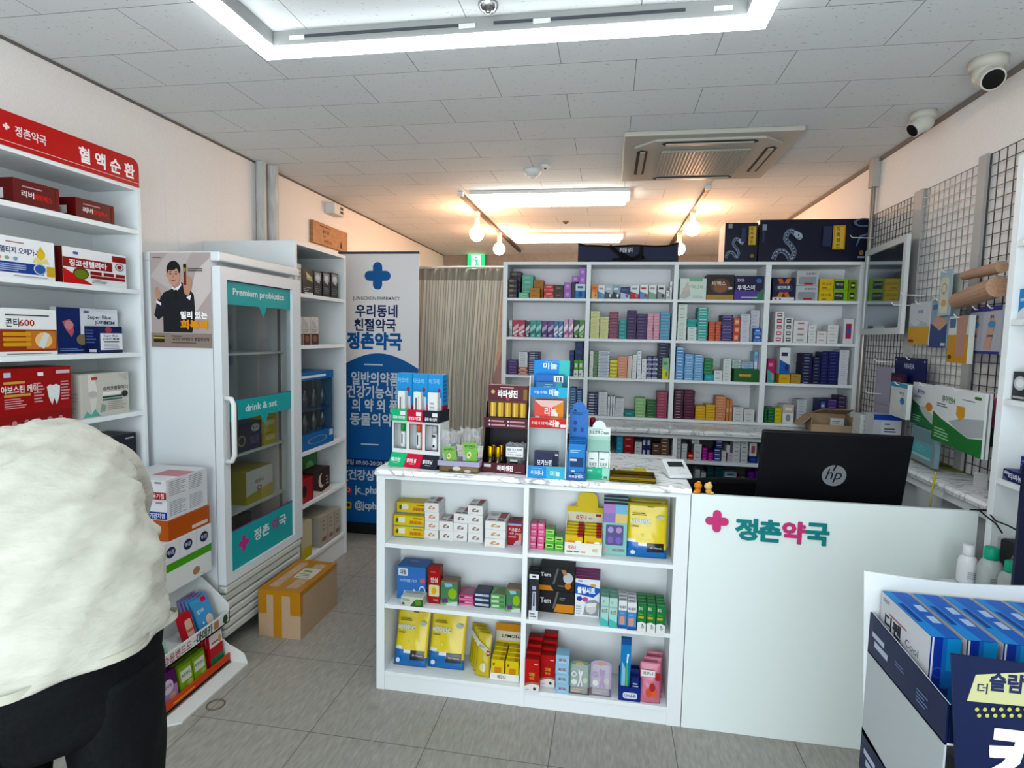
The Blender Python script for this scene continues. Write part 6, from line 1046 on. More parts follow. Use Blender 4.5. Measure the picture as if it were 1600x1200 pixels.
def blister(name, label, x0, x1, yt, yb_, z, back, tool, base_c):
    xm = (x0+x1)/2; Y = max(CY-.02, at(xm, yb_-12, Z=z).y)+.012; a = at(x0, (yt+yb_)/2, Y=Y); b = at(x1, (yt+yb_)/2, Y=Y); w_ = b.x-a.x; h_ = at(xm, yt, Y=Y+.02).z-z
    t = empty(name, label, 'blister pack', ((a.x+b.x)/2, Y, z+.005)); L_ = .14
    def S(q): q.T = Matrix.Rotation(-L_, 4, 'X'); return q
    q = S(MB()); pts = [(-w_/2, 0), (w_/2, 0), (w_/2, h_*.88)]+[(w_/2*math.cos(i*math.pi/10), h_*.88+h_*.12*math.sin(i*math.pi/10)) for i in range(1, 10)]+[(-w_/2, h_*.88)]
    q.prism(pts, (0, .012, 0), (1, 0, 0), (0, 0, 1), (0, 1, 0), .001, mat(back, .4)); q.art((-w_/2, .012, 0), (1, 0, 0), (0, 0, 1), (0, -1, 0), w_, h_, [('r', 0, 0, 1, .22, base_c), ('e', .25, .35, .14, .08, '#dcdcd8'), ('e', .78, .42, .12, .08, '#c8c8b8'), ('e', .5, .9, .2, .05, '#c8a070'), ('l', .1, .05, .8, .18, 2, '#b8a890')]); q.build('backing_card', t)
    q = S(MB()); q.box((-w_*.42, 0, h_*.05), (w_*.42, .0115, h_*.9), CLEAR); bev(q.build('clear_cover', t), .004)
    q = S(MB()); m_ = mat(tool, .35); q.tube([(-.004, .006, h_*.25), (.012, .006, h_*.72)], .0035, m_, 8); q.tube([(.012, .006, h_*.25), (-.002, .006, h_*.74)], .0035, m_, 8); q.tube([(-.022+.009*math.cos(k*math.pi/6), .006, h_*.6+.009*math.sin(k*math.pi/6)) for k in range(12)], .0022, m_, 6, True); q.build('scissors', t)
blister('scissors_pack', 'clear blister pack with white safety scissors, left of two, bottom shelf', 888.5, 921, 1035, 1103, RZ_[2], '#6a8a7a', '#e4e6e8', '#4a3a2a')
blister('scissors_pack', 'clear blister pack with lilac safety scissors, right of two, bottom shelf', 922, 955, 1035, 1106, RZ_[2], '#b8a4c0', '#b890c4', '#6a5a74')
xm = 984; Y = at(xm, 1096, Z=RZ_[2]).y; a = at(966.5, 1080, Y=Y); b = at(1001, 1080, Y=Y); w_ = b.x-a.x
t = empty('display_carton', 'navy toothbrush display box with white lettering on the bottom right shelf', 'display carton', ((a.x+b.x)/2, Y, RZ_[2]+.001)); OB = mat('#1a2f74', .35)
z0 = at(xm, 1061, Y=Y).z-RZ_[2]; q = MB(); q.box((-w_/2, 0, 0), (w_/2, .003, z0*.62), OB); q.box((-w_/2, .003, 0), (w_/2, .09, .003), OB); q.box((-w_/2, .003, .003), (-w_/2+.003, .09, z0), OB); q.box((w_/2-.003, .003, .003), (w_/2, .09, z0), OB); q.box((-w_/2+.003, .087, .003), (w_/2-.003, .09, z0*1.1), OB)
q.build('tray', t)
q = MB(); q.art((-w_/2, 0, 0), (1, 0, 0), (0, 0, 1), (0, -1, 0), w_, z0*.62, [('rr', .2, .18, .85, .62, .1, '#dfe4f0'), ('t', .52, .4, .26, 'Oral-B', '#1a2f74', .54, .02)]); q.build('lettering', t)
zc_ = at(976, 994, Y=Y+.03).z-RZ_[2]
pack('toothbrush_pack', 'tall blue toothbrush pack standing in the navy display box', 'toothbrush pack', (a.x+.004, Y+.01), (a.x+w_*.52, Y+.01), RZ_[2]+.0045, RZ_[2]+zc_, .02, '#3a7fb8', front=[('p', [(.1, .05), (.5, .05), (.5, .5), (.15, .62)], '#8fc4dc'), ('p', [(.55, .05), (.78, .05), (.68, .6), (.58, .6)], '#6ab04a'), ('p', [(.58, .6), (.68, .6), (.8, .75), (.62, .75)], '#e4ecec'), ('r', 0, .9, 1, 1, '#24508a'), ('p', [(.8, .1), (1, .1), (1, .6)], '#24508a')])
for k in range(2): pack('toothbrush_pack', ('front', 'rear')[k]+' low navy toothbrush pack in the navy display box', 'toothbrush pack', (a.x+w_*.56, Y+.01+.03*k), (b.x-.005, Y+.01+.03*k), RZ_[2]+.0045, RZ_[2]+z0+.01*k, .025, '#182a6a', front=[('l', .2, .2, .9, .8, 5, '#c8d0e4')])
for k in range(3): pouch('candy_pouch', ('pink fruit pouch at the front right of the bottom counter shelf', 'pink fruit pouch behind the front one, bottom counter shelf', 'pink fruit pouch leaning at the rear, bottom counter shelf')[k], 1000+k*5, 1033+k*2, 1040-k*9, 1101-k*9, RZ_[2], '#c8788c', [('r', .06, .66, .72, .82, '#dcd8d8'), ('t', .38, .74, .08, '레모나', '#3a3a40', .5), ('r', .74, .58, .98, .76, '#9a1828'), ('e', .45, .26, .17, .1, '#c85a2a'), ('e', .7, .26, .14, .09, '#cf6a34'), ('e', .6, .4, .14, .1, '#a02a34')] if k == 0 else [], .022, .2, 'pink fruit pouches')
# ================================================================ things on the marble counter top
def holder(name, label, cat, pL, pR, Y=None):
    """empty at the middle of a front bottom edge seen at two pixels on the counter top"""
    a = at(*pL, Z=ZT) if Y is None else at(*pL, Y=Y); b = at(*pR, Z=ZT) if Y is None else at(*pR, Y=Y)
    t = empty(name, label, cat, ((a.x+b.x)/2, (a.y+b.y)/2, ZT), math.atan2(b.y-a.y, b.x-a.x)); return t, math.hypot(b.x-a.x, b.y-a.y)
def hz(t, x, y, dy=0.0): return at(x, y, Y=t.location.y+dy).z-ZT
def inpack(t, name, label, cat, x0, x1, y, z0, z1, d, c, **kw):
    """separate carton standing in a holder: local x range and depth"""
    ca, sa = math.cos(t.rotation_euler.z), math.sin(t.rotation_euler.z)
    P = lambda x: (t.location.x+x*ca-y*sa, t.location.y+x*sa+y*ca)
    return pack(name, label, cat, P(x0), P(x1), t.location.z+z0, t.location.z+z1, d, c, **kw)
FR = ((1, 0, 0), (0, 0, 1), (0, -1, 0))
# 1 tube dispenser
t, w_ = holder('tube_dispenser', 'white countertop dispenser with green, red and black panels and three windows', 'dispenser', (604, 727), (683, 735)); D = .12
h1, h2, h3, h4 = hz(t, 645, 711), hz(t, 645, 660), hz(t, 645, 641), hz(t, 645, 584, .06); WD = mat('#e0e2e2', .4)
q = MB(); q.box((-w_/2+.012, .028, 0), (w_/2-.002, .031, h1+.012), WD); q.box((-w_/2+.012, .031, 0), (-w_/2+.015, D, h2), WD); q.box((w_/2-.005, .031, 0), (w_/2-.002, D, h2), WD); q.box((-w_/2+.015, D-.003, 0), (w_/2-.005, D, h2), WD); q.box((-w_/2+.015, .07, 0), (w_/2-.005, .073, h2), mat('#cfd3d6')); q.box((-w_/2+.015, .031, h2-.003), (w_/2-.005, D-.003, h2), WD)
cw = (w_-.014)/3; cols = ('#14b37a', '#c4304c', '#20232e'); wins = []
for i in range(3):
    x0 = -w_/2+.012+i*cw; x1 = x0+cw; wx0, wx1 = x0+cw*.12, x1-cw*.12; wz0, wz1 = h1+.02, h2-.012
    q.box((x0, .028, h1+.012), (wx0, .031, h2), WD); q.box((wx1, .028, h1+.012), (x1, .031, h2), WD); q.box((wx0, .028, h1+.012), (wx1, .031, wz0), WD); q.box((wx0, .028, wz1), (wx1, .031, h2), WD); wins.append((wx0, wx1, wz0, wz1))
q.build('case', t)
for i, (wx0, wx1, wz0, wz1) in enumerate(wins):
    r = MB(); m_ = mat(('#6f8a80', '#c4304c', '#20232e')[i], .4); e = .0016
    for a, b in (((wx0-e, wz0-e), (wx0+e, wz1+e)), ((wx1-e, wz0-e), (wx1+e, wz1+e)), ((wx0-e, wz0-e), (wx1+e, wz0+e)), ((wx0-e, wz1-e), (wx1+e, wz1+e))): r.box((a[0], .0265, a[1]), (b[0], .028, b[1]), m_)
    o = r.build('window_frame', t); o['label'] = ('grey', 'red', 'black')[i]+' rounded window frame'
    x0 = -w_/2+.012+i*cw; x1 = x0+cw; r = MB(); r.hexa([(x0-.006+.001*i, 0, 0), (x1-.008+.002*i, 0, 0), (x1, .028, 0), (x0, .028, 0), (x0, .026, h1), (x1-.001, .026, h1), (x1-.001, .028, h1), (x0, .028, h1)], mat(cols[i], .4))
    n_ = Vector((0, -h1, .026)).normalized(); v_ = Vector((0, .026, h1)); r.art((x0-.005, 0, 0), (1, 0, 0), v_.normalized(), n_, cw-.004, v_.length, [('t', .42, .5, .26, ('엘크린', '엘크린 겔', '멜라토닝')[i], '#e8ecec', .62, .03), ('l', .3, .22, .75, .3, 1, '#b8d8cc' if i == 0 else '#d8c8cc')]); o = r.build('base_panel', t); o['label'] = ('green', 'red', 'black')[i]+' sloping base panel'
    r = MB(); r.box((x0, .018, h2), (x1-.0005, .021, h3), mat(cols[i], .4)); r.box((x0, .021, h2), (x1-.0005, .028, h2+.002), mat(cols[i], .4))
    if i == 2: r.box((x1-.004, .021, h2+.002), (x1-.0005, D, h3), mat(cols[i], .4))
    r.art((x0, .018, h2), *FR, cw, h3-h2, [('t', .5, .28, .26, ('피부 이지클', '멍연고·아드클', '갈루 색소침착')[i], '#eef0f0', .75, .025), ('r', .58, .5, .9, .82, '#e8e0e4')]); o = r.build('header_panel', t); o['label'] = ('green', 'red', 'black')[i]+' header panel'
    # the tube seen in the window, a thing of its own
    ca, sa = math.cos(t.rotation_euler.z), math.sin(t.rotation_euler.z); lx_, ly_ = (wx0+wx1)/2+.004, .052
    tu = empty('ointment_tube', ('white tube with green cap in the green-panelled window', 'white tube with coral cap in the red-framed window', 'white tube with grey bands in the black-framed window')[i], 'tube', (t.location.x+lx_*ca-ly_*sa, t.location.y+lx_*sa+ly_*ca, ZT+wz0-.004), t.rotation_euler.z); H = wz1-wz0
    tc = ('#2f9a4a', '#d8705a', '#b8bcc0')[i]; r = MB(); r.lathe([(.013, 0), (.014, H*.15), (.012, H*.62), (.009, H*.7)], mat('#e2e4e4', .3), 16); r.build('body', tu, True)
    r = MB(); r.lathe([(.012, H*.7), (.012, H*.97), (.010, H)], mat(tc, .35), 16); r.build('cap', tu, True)
    r = MB(); r.art((-.008, -.0145, H*.15), *FR, .016, H*.5, [('r', .35, .1, .65, .9, '#4a4e54')] if i < 2 else [('r', 0, .8, 1, 1, '#3a3f48'), ('r', .2, 0, .8, .2, '#26282c')]); r.build('label', tu)
for i in range(3):
    x = -w_/2+.012+i*cw
    inpack(t, 'ointment_box', ('left', 'middle', 'right')[i]+' white ointment box standing at the front of the dispenser top', 'box', x+cw*(.33 if i < 2 else .22), x+cw*(.78 if i < 2 else .82), .03, h2+.0022, hz(t, 645, 612, .03), .024, '#dfdfdd', front=[('t', .35, .5, .001, '', '#333333')] and [('r', .25, .25, .45, .8, '#5a5c5e'), ('r', .6, .2, .68, .85, '#b8bab8')] if i < 2 else [('l', .2, .3, .8, .7, 3, '#9aa0a4'), ('r', .6, .05, .85, .2, '#2a2c30')], group='white ointment boxes')
    inpack(t, 'ointment_box', ('left', 'middle', 'right')[i]+' tall blue ointment box with red foot at the dispenser back', 'box', x, x+cw-(.0015 if i < 2 else .006), .066, h2+.0022, h4, .05, '#4a96d0', group='tall blue ointment boxes',
           front=[('p', [(0, 0), (1, 0), (1, .34), (.6, .38), (0, .3)], '#b02a44'), ('t', .4, .85, .1, '아크레', '#9ccaea', .7), ('e', .75, .66, .1, .055, '#8a3a5a'), ('p', [(.6, .05), (.95, .05), (.9, .5), (.7, .52)], '#dfe4e8'), ('r', .12, .46, .4, .49, '#2a4a7a')], right=[('r', 0, 0, 1, .34, '#8a2036'), ('l', .1, .4, .9, .9, 6, '#3a6a9a')])
# 2 tin with bags
t, w_ = holder('sample_tin', 'gold tin with lavender rim holding two plastic bags with green cards', 'tin', (685, 741), (748, 744), Y=2.312); D = .10; hh = .052
q = MB(); q.box((-w_/2, 0, 0), (w_/2, D, .03), mat('#7a6848', .3, .6)); bev(q.build('tin_body', t), .008); q = MB(); q.art((-w_/2, 0, 0), *FR, w_, .03, [('e', .45, .6, .1, .3, '#d8d4c8'), ('e', .72, .3, .08, .2, '#c8c0b0'), ('r', .25, .1, .35, .5, '#3a2e1c')]); q.build('printed_side', t)
q = MB(); e = .003
for a, b in (((-w_/2-e, -e), (w_/2+e, 0.002)), ((-w_/2-e, D-.002), (w_/2+e, D+e)), ((-w_/2-e, .002), (-w_/2+.002, D-.002)), ((w_/2-.002, .002), (w_/2+e, D-.002))): q.box((a[0], a[1], .028), (b[0], b[1], .048), mat('#b4aecb', .35))
q.build('rim', t)
def baggie(label, pt, w0, h0, zb_, tilt, seed, card, dark, lean=-.12, cat='bag', rough_c=CLEAR):
    r = random.Random(seed); b = empty('plastic_bag', label, cat, pt, tilt); q = MB(); N_, K_ = 16, 12; vs = []; fs_ = []
    for k in range(K_+1):
        v_ = k/K_; rw = w0/2*(1-.15*v_+.35*max(0, v_-.6)); rd = .022*(1-v_)**.5+.004
        for i in range(N_):
            a_ = 2*math.pi*i/N_; j = 1+.16*r.uniform(-1, 1)*(.4+v_); vs.append((rw*math.cos(a_)*j, rd*math.sin(a_)*j, v_*h0+(.012*r.uniform(-1, 1) if v_ > .7 else 0)))
    for k in range(K_):
        for i in range(N_): fs_.append((k*N_+i, k*N_+(i+1) % N_, (k+1)*N_+(i+1) % N_, (k+1)*N_+i))
    q.add(vs, fs_, rough_c); q.build('film', b)
    q = MB(); q.sph((0, .002, h0*.25), (w0*.36, .014, h0*.24), mat(dark, .8), 12, 8); q.sph((w0*.12, .003, h0*.45), (w0*.2, .012, h0*.16), mat('#5a5878', .7), 10, 6); q.build('contents', b, True)
    if card: card(b)
    return b
def gcard(x, z, w0, h0, rot):
    def f(b):
        q = MB(); q.T = Matrix.Translation((x, -.027, z)) @ Matrix.Rotation(rot, 4, 'Y'); q.box((-w0/2, 0, 0), (w0/2, .0012, h0), mat('#7fb45c', .4)); q.art((-w0/2, 0, 0), *FR, w0, h0, [('t', .5, .8, .14, '속티패스', '#22301c', .8), ('l', .45, .66, .9, .71, 1, '#4a6a3a'), ('p', [(.3, .4), (.5, .55), (.62, .35), (.45, .12), (.28, .2)], '#dfe8a8'), ('e', .44, .34, .1, .07, '#b07a4a'), ('p', [(0, 0), (.25, 0), (.1, .6), (0, .6)], '#a0b8a8')]); o = q.build('green_card', b); o['label'] = 'bright green product card'
    return f
p = t.location
baggie('left clear bag with tilted green card in the gold tin', (p.x-.045, p.y+.045, ZT+.032), .08, .14, 0, 0, 3, gcard(.004, .012, .06, .062, -.12), '#4a484c'); baggie('right clear bag with upright green card in the gold tin', (p.x+.04, p.y+.05, ZT+.032), .085, .15, 0, 0, 5, gcard(.002, .014, .06, .08, .0), '#4a464a')
# 3 maroon tonic display
t, w_ = holder('tonic_display', 'two-tier black and maroon cardboard display of tonic bottles', 'display stand', (752, 737), (820, 742)); D = .13; BK = mat('#15131a', .45); MR = mat('#4a0f20', .4)
l1, s2, l2, tp = hz(t, 785, 724), hz(t, 785, 668, .03), hz(t, 785, 653, .03), hz(t, 785, 628, .06)
q = MB()
for x in (-w_/2, w_/2-.003): q.prism([(.003, 0), (D, 0), (D, tp), (.07, tp), (.05, s2), (.03, s2*.55), (.003, l1)], (x, 0, 0), (0, 1, 0), (0, 0, 1), (1, 0, 0), .003, BK)
q.box((-w_/2+.003, D-.003, 0), (w_/2-.003, D, tp), BK); q.box((-w_/2+.003, .003, 0), (w_/2-.003, D-.003, .003), BK); q.box((-w_/2+.003, .035, s2-.003), (w_/2-.003, D-.003, s2), BK); q.build('stand', t)
q = MB(); q.box((-w_/2, 0, 0), (w_/2, .003, l1), MR); q.art((-w_/2, 0, 0), *FR, w_, l1, [('r', .06, .55, .22, .85, '#d8ccd0'), ('t', .55, .52, .5, '라파생진', '#efe8e8', .36, .045), ('r', .58, .12, .66, .3, '#a8505a'), ('l', .78, .14, .98, .26, 1, '#c8a0a8')]); q.build('front_lip', t)
q = MB(); q.box((-w_/2, .03, s2-.002), (w_/2, .0345, l2), MR); q.art((-w_/2, .03, s2-.002), *FR, w_, l2-s2, [('e', .13, .7, .02, .1, '#e8dce0'), ('r', .17, .62, .46, .78, '#c89aa4'), ('e', .13, .3, .02, .1, '#e8dce0'), ('r', .17, .22, .5, .38, '#c89aa4'), ('e', .56, .68, .02, .1, '#e8dce0'), ('r', .6, .6, .94, .76, '#c89aa4'), ('e', .56, .28, .02, .1, '#e8dce0'), ('r', .6, .2, .95, .36, '#c89aa4')]); q.build('middle_lip', t)
capart = [('r', .0, 0, 1, .34, '#2a1c14'), ('r', 0, .3, 1, .62, '#5a3a26')]+[x for k in range(5) for x in (('r', .06+.19*k, .24, .20+.19*k, .58, '#c8a040'), ('r', .10+.19*k, .24, .13+.19*k, .58, '#ecd48a'))]+[('t', .5, .8, .17, '라파생진', '#f0e8e8', .5, .04), ('e', .12, .84, .05, .05, '#c8a878'), ('r', .47, .64, .55, .7, '#c0404a'), ('l', .3, .93, .8, .97, 1, '#c8a8a8'), ('r', .9, .66, 1, .92, '#8a6a3a'), ('r', .3, .06, .8, .12, '#d8ccc8')]
inpack(t, 'tonic_carton', 'maroon tonic carton picturing gold-capped bottles on the display upper tier', 'box', -w_/2+.012, w_/2-.006, .05, s2+.001, hz(t, 785, 602, .05), .06, '#4f1022', front=capart)
for i, (x, y) in enumerate(((-w_/2+.033, .022), (-w_/2+.066, .022), (-w_/2+.036, .06), (-w_/2+.07, .06))):
    ca, sa = math.cos(t.rotation_euler.z), math.sin(t.rotation_euler.z)
    b = empty('tonic_bottle', f'gold-capped dark tonic bottle, {("front left", "front right", "rear left", "rear right")[i]} of four in the maroon display', 'bottle', (t.location.x+x*ca-y*sa, t.location.y+x*sa+y*ca, ZT+.004)); H = hz(t, 765, 697, .02)-.004
    MB().lathe([(.0125, 0), (.013, .005), (.013, H*.52), (.0115, H*.56)], mat('#1a1612', .15), 16).build('glass', b, True); MB().lathe([(.0125, H*.56), (.013, H*.58), (.013, H*.97), (.012, H)], GOLD, 16).build('cap', b, True)
    MB().art((-.006, -.0133, .012), *FR, .012, H*.3, [('r', .3, 0, .7, 1, '#c8b070')]).build('label', b)
def wcard(b):
    q = MB(); q.box((-.037, -.031, .062), (.037, -.03, .104), mat('#e4e6e6', .5)); q.art((-.037, -.031, .062), *FR, .074, .042, [('t', .5, .74, .2, '품절! 최고 효과템', '#3a4a6a', .85), ('l', .1, .42, .9, .52, 1, '#9aa4b0'), ('t', .5, .22, .15, '한 박스: 10,000원', '#a04a4a', .8)]); q.build('price_card', b)
    q = MB(); q.box((-.02, -.026, .004), (.012, -.0225, .05), mat('#2a2418')); q.art((-.02, -.026, .004), *FR, .032, .046, [('r', .2, .1, .8, .6, '#b8a060'), ('r', 0, .8, 1, 1, '#c8ccd0')]); q.build('inner_box', b)
ca, sa = math.cos(t.rotation_euler.z), math.sin(t.rotation_euler.z); x, y = .042, .06
baggie('dark sample bag with white price card in the maroon display', (t.location.x+x*ca-y*sa, t.location.y+x*sa+y*ca, ZT+.004), .085, .115, 0, t.rotation_euler.z, 8, wcard, '#23201c')
# 4 white wavy stand with three tiers
t, w_ = holder('medicine_display', 'tall white wavy-sided cardboard display with blue and red shelf fronts', 'display stand', (822.5, 746), (884, 749)); D = .12; WS = mat('#e2e6e8', .4)
B0, M0, M1, T0, T1, TP = hz(t, 853, 729), hz(t, 853, 669, .02), hz(t, 853, 653, .02), hz(t, 853, 621, .045), hz(t, 853, 605, .045), hz(t, 853, 588, .06); HT = hz(t, 860, 563, .11)
q = MB(); prof = [(0, 0), (D, 0), (D, TP), (.07, TP), (.05, TP-.012), (.04, T0), (.045, (T0+M1)/2), (.02, M1), (.015, M0), (.022, M0*.7), (.004, B0), (0, B0)]
for x in (-w_/2, w_/2-.004): q.prism(prof, (x, 0, 0), (0, 1, 0), (0, 0, 1), (1, 0, 0), .004, WS)
q.box((-w_/2+.004, D-.003, 0), (w_/2-.004, D, TP), mat('#c8d0d2', .5)); q.build('side_frame', t)
for nm, y, z0, z1, art in (('lower_front', 0, 0, B0, [('r', 0, 0, .5, 1, '#2f8fd0'), ('r', .5, 0, 1, 1, '#58b4cc'), ('t', .26, .45, .4, '이버나', '#e4f0f6', .34), ('t', .74, .45, .4, '미놀', '#e4f4f4', .26, .03), ('l', .1, .78, .4, .88, 1, '#a8d0e8')]), ('middle_front', .02, M0, M1, [('r', 0, 0, 1, 1, '#b81f2c'), ('r', .6, 0, 1, 1, '#c83c30'), ('t', .3, .48, .3, '코 속을 씨 으로 여는', '#f0dcdc', .46), ('t', .68, .5, .6, '리놀', '#f4ecec', .26, .03), ('r', .84, .12, .98, .4, '#e8e0e4')]), ('upper_front', .045, T0, T1, [('r', 0, 0, .75, 1, '#1f84c8'), ('r', .75, 0, 1, 1, '#4aaccc'), ('t', .28, .5, .28, '치질·가려움', '#d8ecf6', .36), ('t', .64, .5, .6, '미놀', '#eaf4f8', .26, .03)])):
    q = MB(); q.box((-w_/2+.004, y, z0), (w_/2-.004, y+.003, z1), WS); q.box((-w_/2+.004, y+.003, z0), (w_/2-.004, D-.003, z0+.003), WS); q.art((-w_/2+.004, y, z0), *FR, w_-.008, z1-z0, art); q.build(nm, t)
q = MB(); q.box((-w_/2+.012, D-.006, T0+.003), (w_/2+.002, D-.0035, HT), WS); q.art((-w_/2+.012, D-.006, T0+.003), *FR, w_-.01, HT-T0-.003, [('r', 0, 0, .7, 1, '#1f8cd0'), ('r', .7, 0, 1, 1, '#58bcb8'), ('t', .45, .84, .16, '미놀', '#eaf4f8', .4, .03), ('l', .3, .94, .7, .97, 1, '#c0e0f0')]); q.build('header_card', t)
inpack(t, 'medicine_box', 'navy box with moon print in the bottom tier of the wavy display', 'medicine box', -w_/2+.028, w_/2-.032, .022, .0042, hz(t, 853, 706, .022), .035, '#1a2044', front=[('t', .42, .55, .22, '모기쓰템', '#e4e8f0', .6, .03), ('r', .6, .15, .85, .35, '#c8d0e0'), ('e', .12, .2, .06, .12, '#d8b870'), ('p', [(.7, .5), (.78, .9), (.95, .85), (.95, .3), (.85, .3)], '#0f1430'), ('r', .85, .85, .97, .93, '#c8d0e0')])
inpack(t, 'medicine_box', 'red and orange box in the middle tier of the wavy display', 'medicine box', -w_/2+.022, w_/2-.018, .05, M0+.0042, hz(t, 853, 625, .05), .03, '#d8564c', front=[('p', [(.55, .2), (1, .2), (1, 1), (.75, 1)], '#d88a3c'), ('r', 0, 0, 1, .26, '#ecdcd4'), ('t', .55, .56, .3, '리놀', '#f4ece8', .4, .03), ('e', .76, .45, .05, .09, '#f4ece8'), ('p', [(.02, .96), (.25, .75), (.6, .72), (.98, .95), (.98, 1), (.02, 1)], '#e8c4bc'), ('l', .3, .08, .7, .16, 1, '#c08a80'), ('r', .03, .22, .18, .38, '#e8c8c4')])
inpack(t, 'medicine_box', 'front blue box in the top tier of the wavy display', 'medicine box', -w_/2+.026, w_/2-.026, .054, T0+.0042, hz(t, 853, 597, .055), .02, '#1f6a9c', front=[('p', [(.6, 0), (1, 0), (1, 1), (.8, 1)], '#3a9494'), ('t', .5, .55, .3, '미놀', '#d8ecf2', .4, .03), ('l', .35, .8, .75, .88, 1, '#a8ccd8')])
inpack(t, 'medicine_box', 'rear blue box with barcode in the top tier of the wavy display', 'medicine box', -w_/2+.024, w_/2-.018, .078, T0+.0042, hz(t, 853, 585, .08), .03, '#1c68b0', front=[('r', .62, .62, .95, .95, '#e0e4e8'), ('r', .7, .68, .74, .9, '#20242c'), ('r', .77, .68, .8, .9, '#20242c'), ('r', .84, .68, .9, .9, '#20242c'), ('t', .3, .4, .3, '미놀', '#d8ecf2', .3)])
# 5 blue plaster dispenser
t, w_ = holder('plaster_dispenser', 'narrow bright blue cardboard dispenser with arched top beside the mint one', 'dispenser', (885, 752), (915, 753), Y=2.302); D = .10; BB = mat('#1a70b8', .35); BB2 = mat('#1c5a9c', .35)
L0, P1, H0, H1, HA = hz(t, 900, 738), hz(t, 900, 690, .04), hz(t, 900, 686, .06), hz(t, 900, 641, .06), hz(t, 900, 629, .06)
q = MB(); q.box((-w_/2, 0, 0), (w_/2, .003, L0), BB2); q.box((-w_/2, .003, 0), (-w_/2+.003, D, P1*.8), BB); q.box((w_/2-.003, .003, 0), (w_/2, D, P1*.8), BB); q.box((-w_/2+.003, .003, 0), (w_/2-.003, D, .003), BB)
q.art((-w_/2, 0, 0), *FR, w_, L0, [('t', .5, .5, .35, '바르는밴드', '#dfe8f2', .75, .03), ('p', [(.12, .62), (.35, .9), (.45, .62)], '#1c2430'), ('l', .4, .75, .9, .85, 1, '#9ac0e0')]); q.build('tray', t)
q = MB(); pts = [(-w_/2, 0), (w_/2, 0), (w_/2, H1), (w_/2*.72, H1)]+[(w_/2*.72*math.cos(i*math.pi/10), H1+(HA-H1)*math.sin(i*math.pi/10)) for i in range(1, 10)]+[(-w_/2*.72, H1), (-w_/2, H1)]
q.prism(pts, (0, D, 0), (1, 0, 0), (0, 0, 1), (0, 1, 0), .003, BB); q.art((-w_/2, D, H0), *FR, w_, H1-H0, [('l', .15, .8, .9, .9, 2, '#10305a'), ('e', .3, .52, .09, .085, '#124a86'), ('e', .3, .28, .09, .085, '#124a86'), ('e', .68, .28, .09, .085, '#124a86'), ('p', [(.12, .9), (.3, 1), (.38, .92)], '#1c2430')]); q.build('header_card', t)
for k in range(4): inpack(t, 'plaster_pack', f'blue plaster packet, {("front", "second", "third", "rear")[k]} in the narrow blue dispenser', 'packet', -w_/2+.005, w_/2-.005, .006+k*.022, .0035, P1-.004+.004*k, .018, ('#2a80c4', '#1c68ac')[k % 2], group='blue plaster packets', front=[('r', .1, .35, .9, .62, '#1a3a66'), ('r', .1, .52, .5, .58, '#d8e4ee'), ('e', .3, .2, .12, .06, '#e0ecf4'), ('l', .1, .75, .8, .85, 2, '#a8d0ec')])
# 6 mint dispenser
t, w_ = holder('gel_dispenser', 'mint and white cardboard dispenser with rounded header', 'dispenser', (916, 748), (952, 750)); D = .09; MN = mat('#a9cfc2', .4); WM = mat('#dfe8e4', .4)
L0, P1, F0, F1, H1, HA = hz(t, 934, 731), hz(t, 934, 705, .01), hz(t, 934, 702, .05), hz(t, 934, 689, .07), hz(t, 934, 668, .09), hz(t, 934, 657, .09)
q = MB(); q.box((-w_/2, 0, 0), (w_/2, .003, L0), mat('#2fae86', .4)); q.box((-w_/2, .003, 0), (-w_/2+.003, D, P1), WM); q.box((w_/2-.003, .003, 0), (w_/2, D, P1), WM); q.box((-w_/2+.003, .003, 0), (w_/2-.003, D, .003), WM)
q.art((-w_/2, 0, 0), *FR, w_, L0, [('r', .68, 0, 1, 1, '#a8dcc8'), ('rr', .02, .12, .7, .45, .05, '#1fa07a'), ('r', .05, .7, .25, .82, '#dff0e8'), ('e', .55, .7, .08, .14, '#5cc0a0'), ('r', .75, .1, .9, .3, '#4a7a70')]); q.build('tray', t)
q = MB(); pts = [(-w_/2, 0), (w_/2, 0), (w_/2, H1), (w_/2*.6, H1)]+[(w_/2*.6*math.cos(i*math.pi/10), H1+(HA-H1)*math.sin(i*math.pi/10)) for i in range(1, 10)]+[(-w_/2*.6, H1), (-w_/2, H1)]
q.prism(pts, (0, D, 0), (1, 0, 0), (0, 0, 1), (0, 1, 0), .003, WM); q.art((-w_/2, D, F0), *FR, w_, H1-F0, [('r', 0, 0, 1, .38, '#5fae94'), ('r', 0, .38, 1, .58, '#b8d8cc'), ('t', .5, .76, .18, '트로코엑 Cream', '#1f2a28', .86), ('l', .15, .9, .85, .95, 1, '#6a7a74')]); q.build('header_card', t)
q = MB(); q.hexa([(-w_/2, .03, F0-.004), (w_/2, .03, F0-.004), (w_/2, D, F1), (-w_/2, D, F1), (-w_/2, .03, F0-.002), (w_/2, .03, F0-.002), (w_/2, D, F1+.002), (-w_/2, D, F1+.002)], MN); q.build('flap', t)
for j in range(2):
    for k in range(2): inpack(t, 'gel_box', f'white gel box, {("front", "rear")[k]} {("left", "right")[j]} in the mint dispenser', 'box', (-w_/2+.005, .001)[j], (-.001, w_/2-.005)[j], .006+k*.037, .0035, min(P1, F0)-.006, .034, '#dde6e2', group='white gel boxes', front=[('l', .15, .72, .7, .8, 1, '#6a7470'), ('t', .5, .55, .13, '트로코', '#26302e', .75), ('t', .5, .4, .11, '크림', '#26302e', .5), ('r', .35, .22, .7, .3, '#3a4442')])
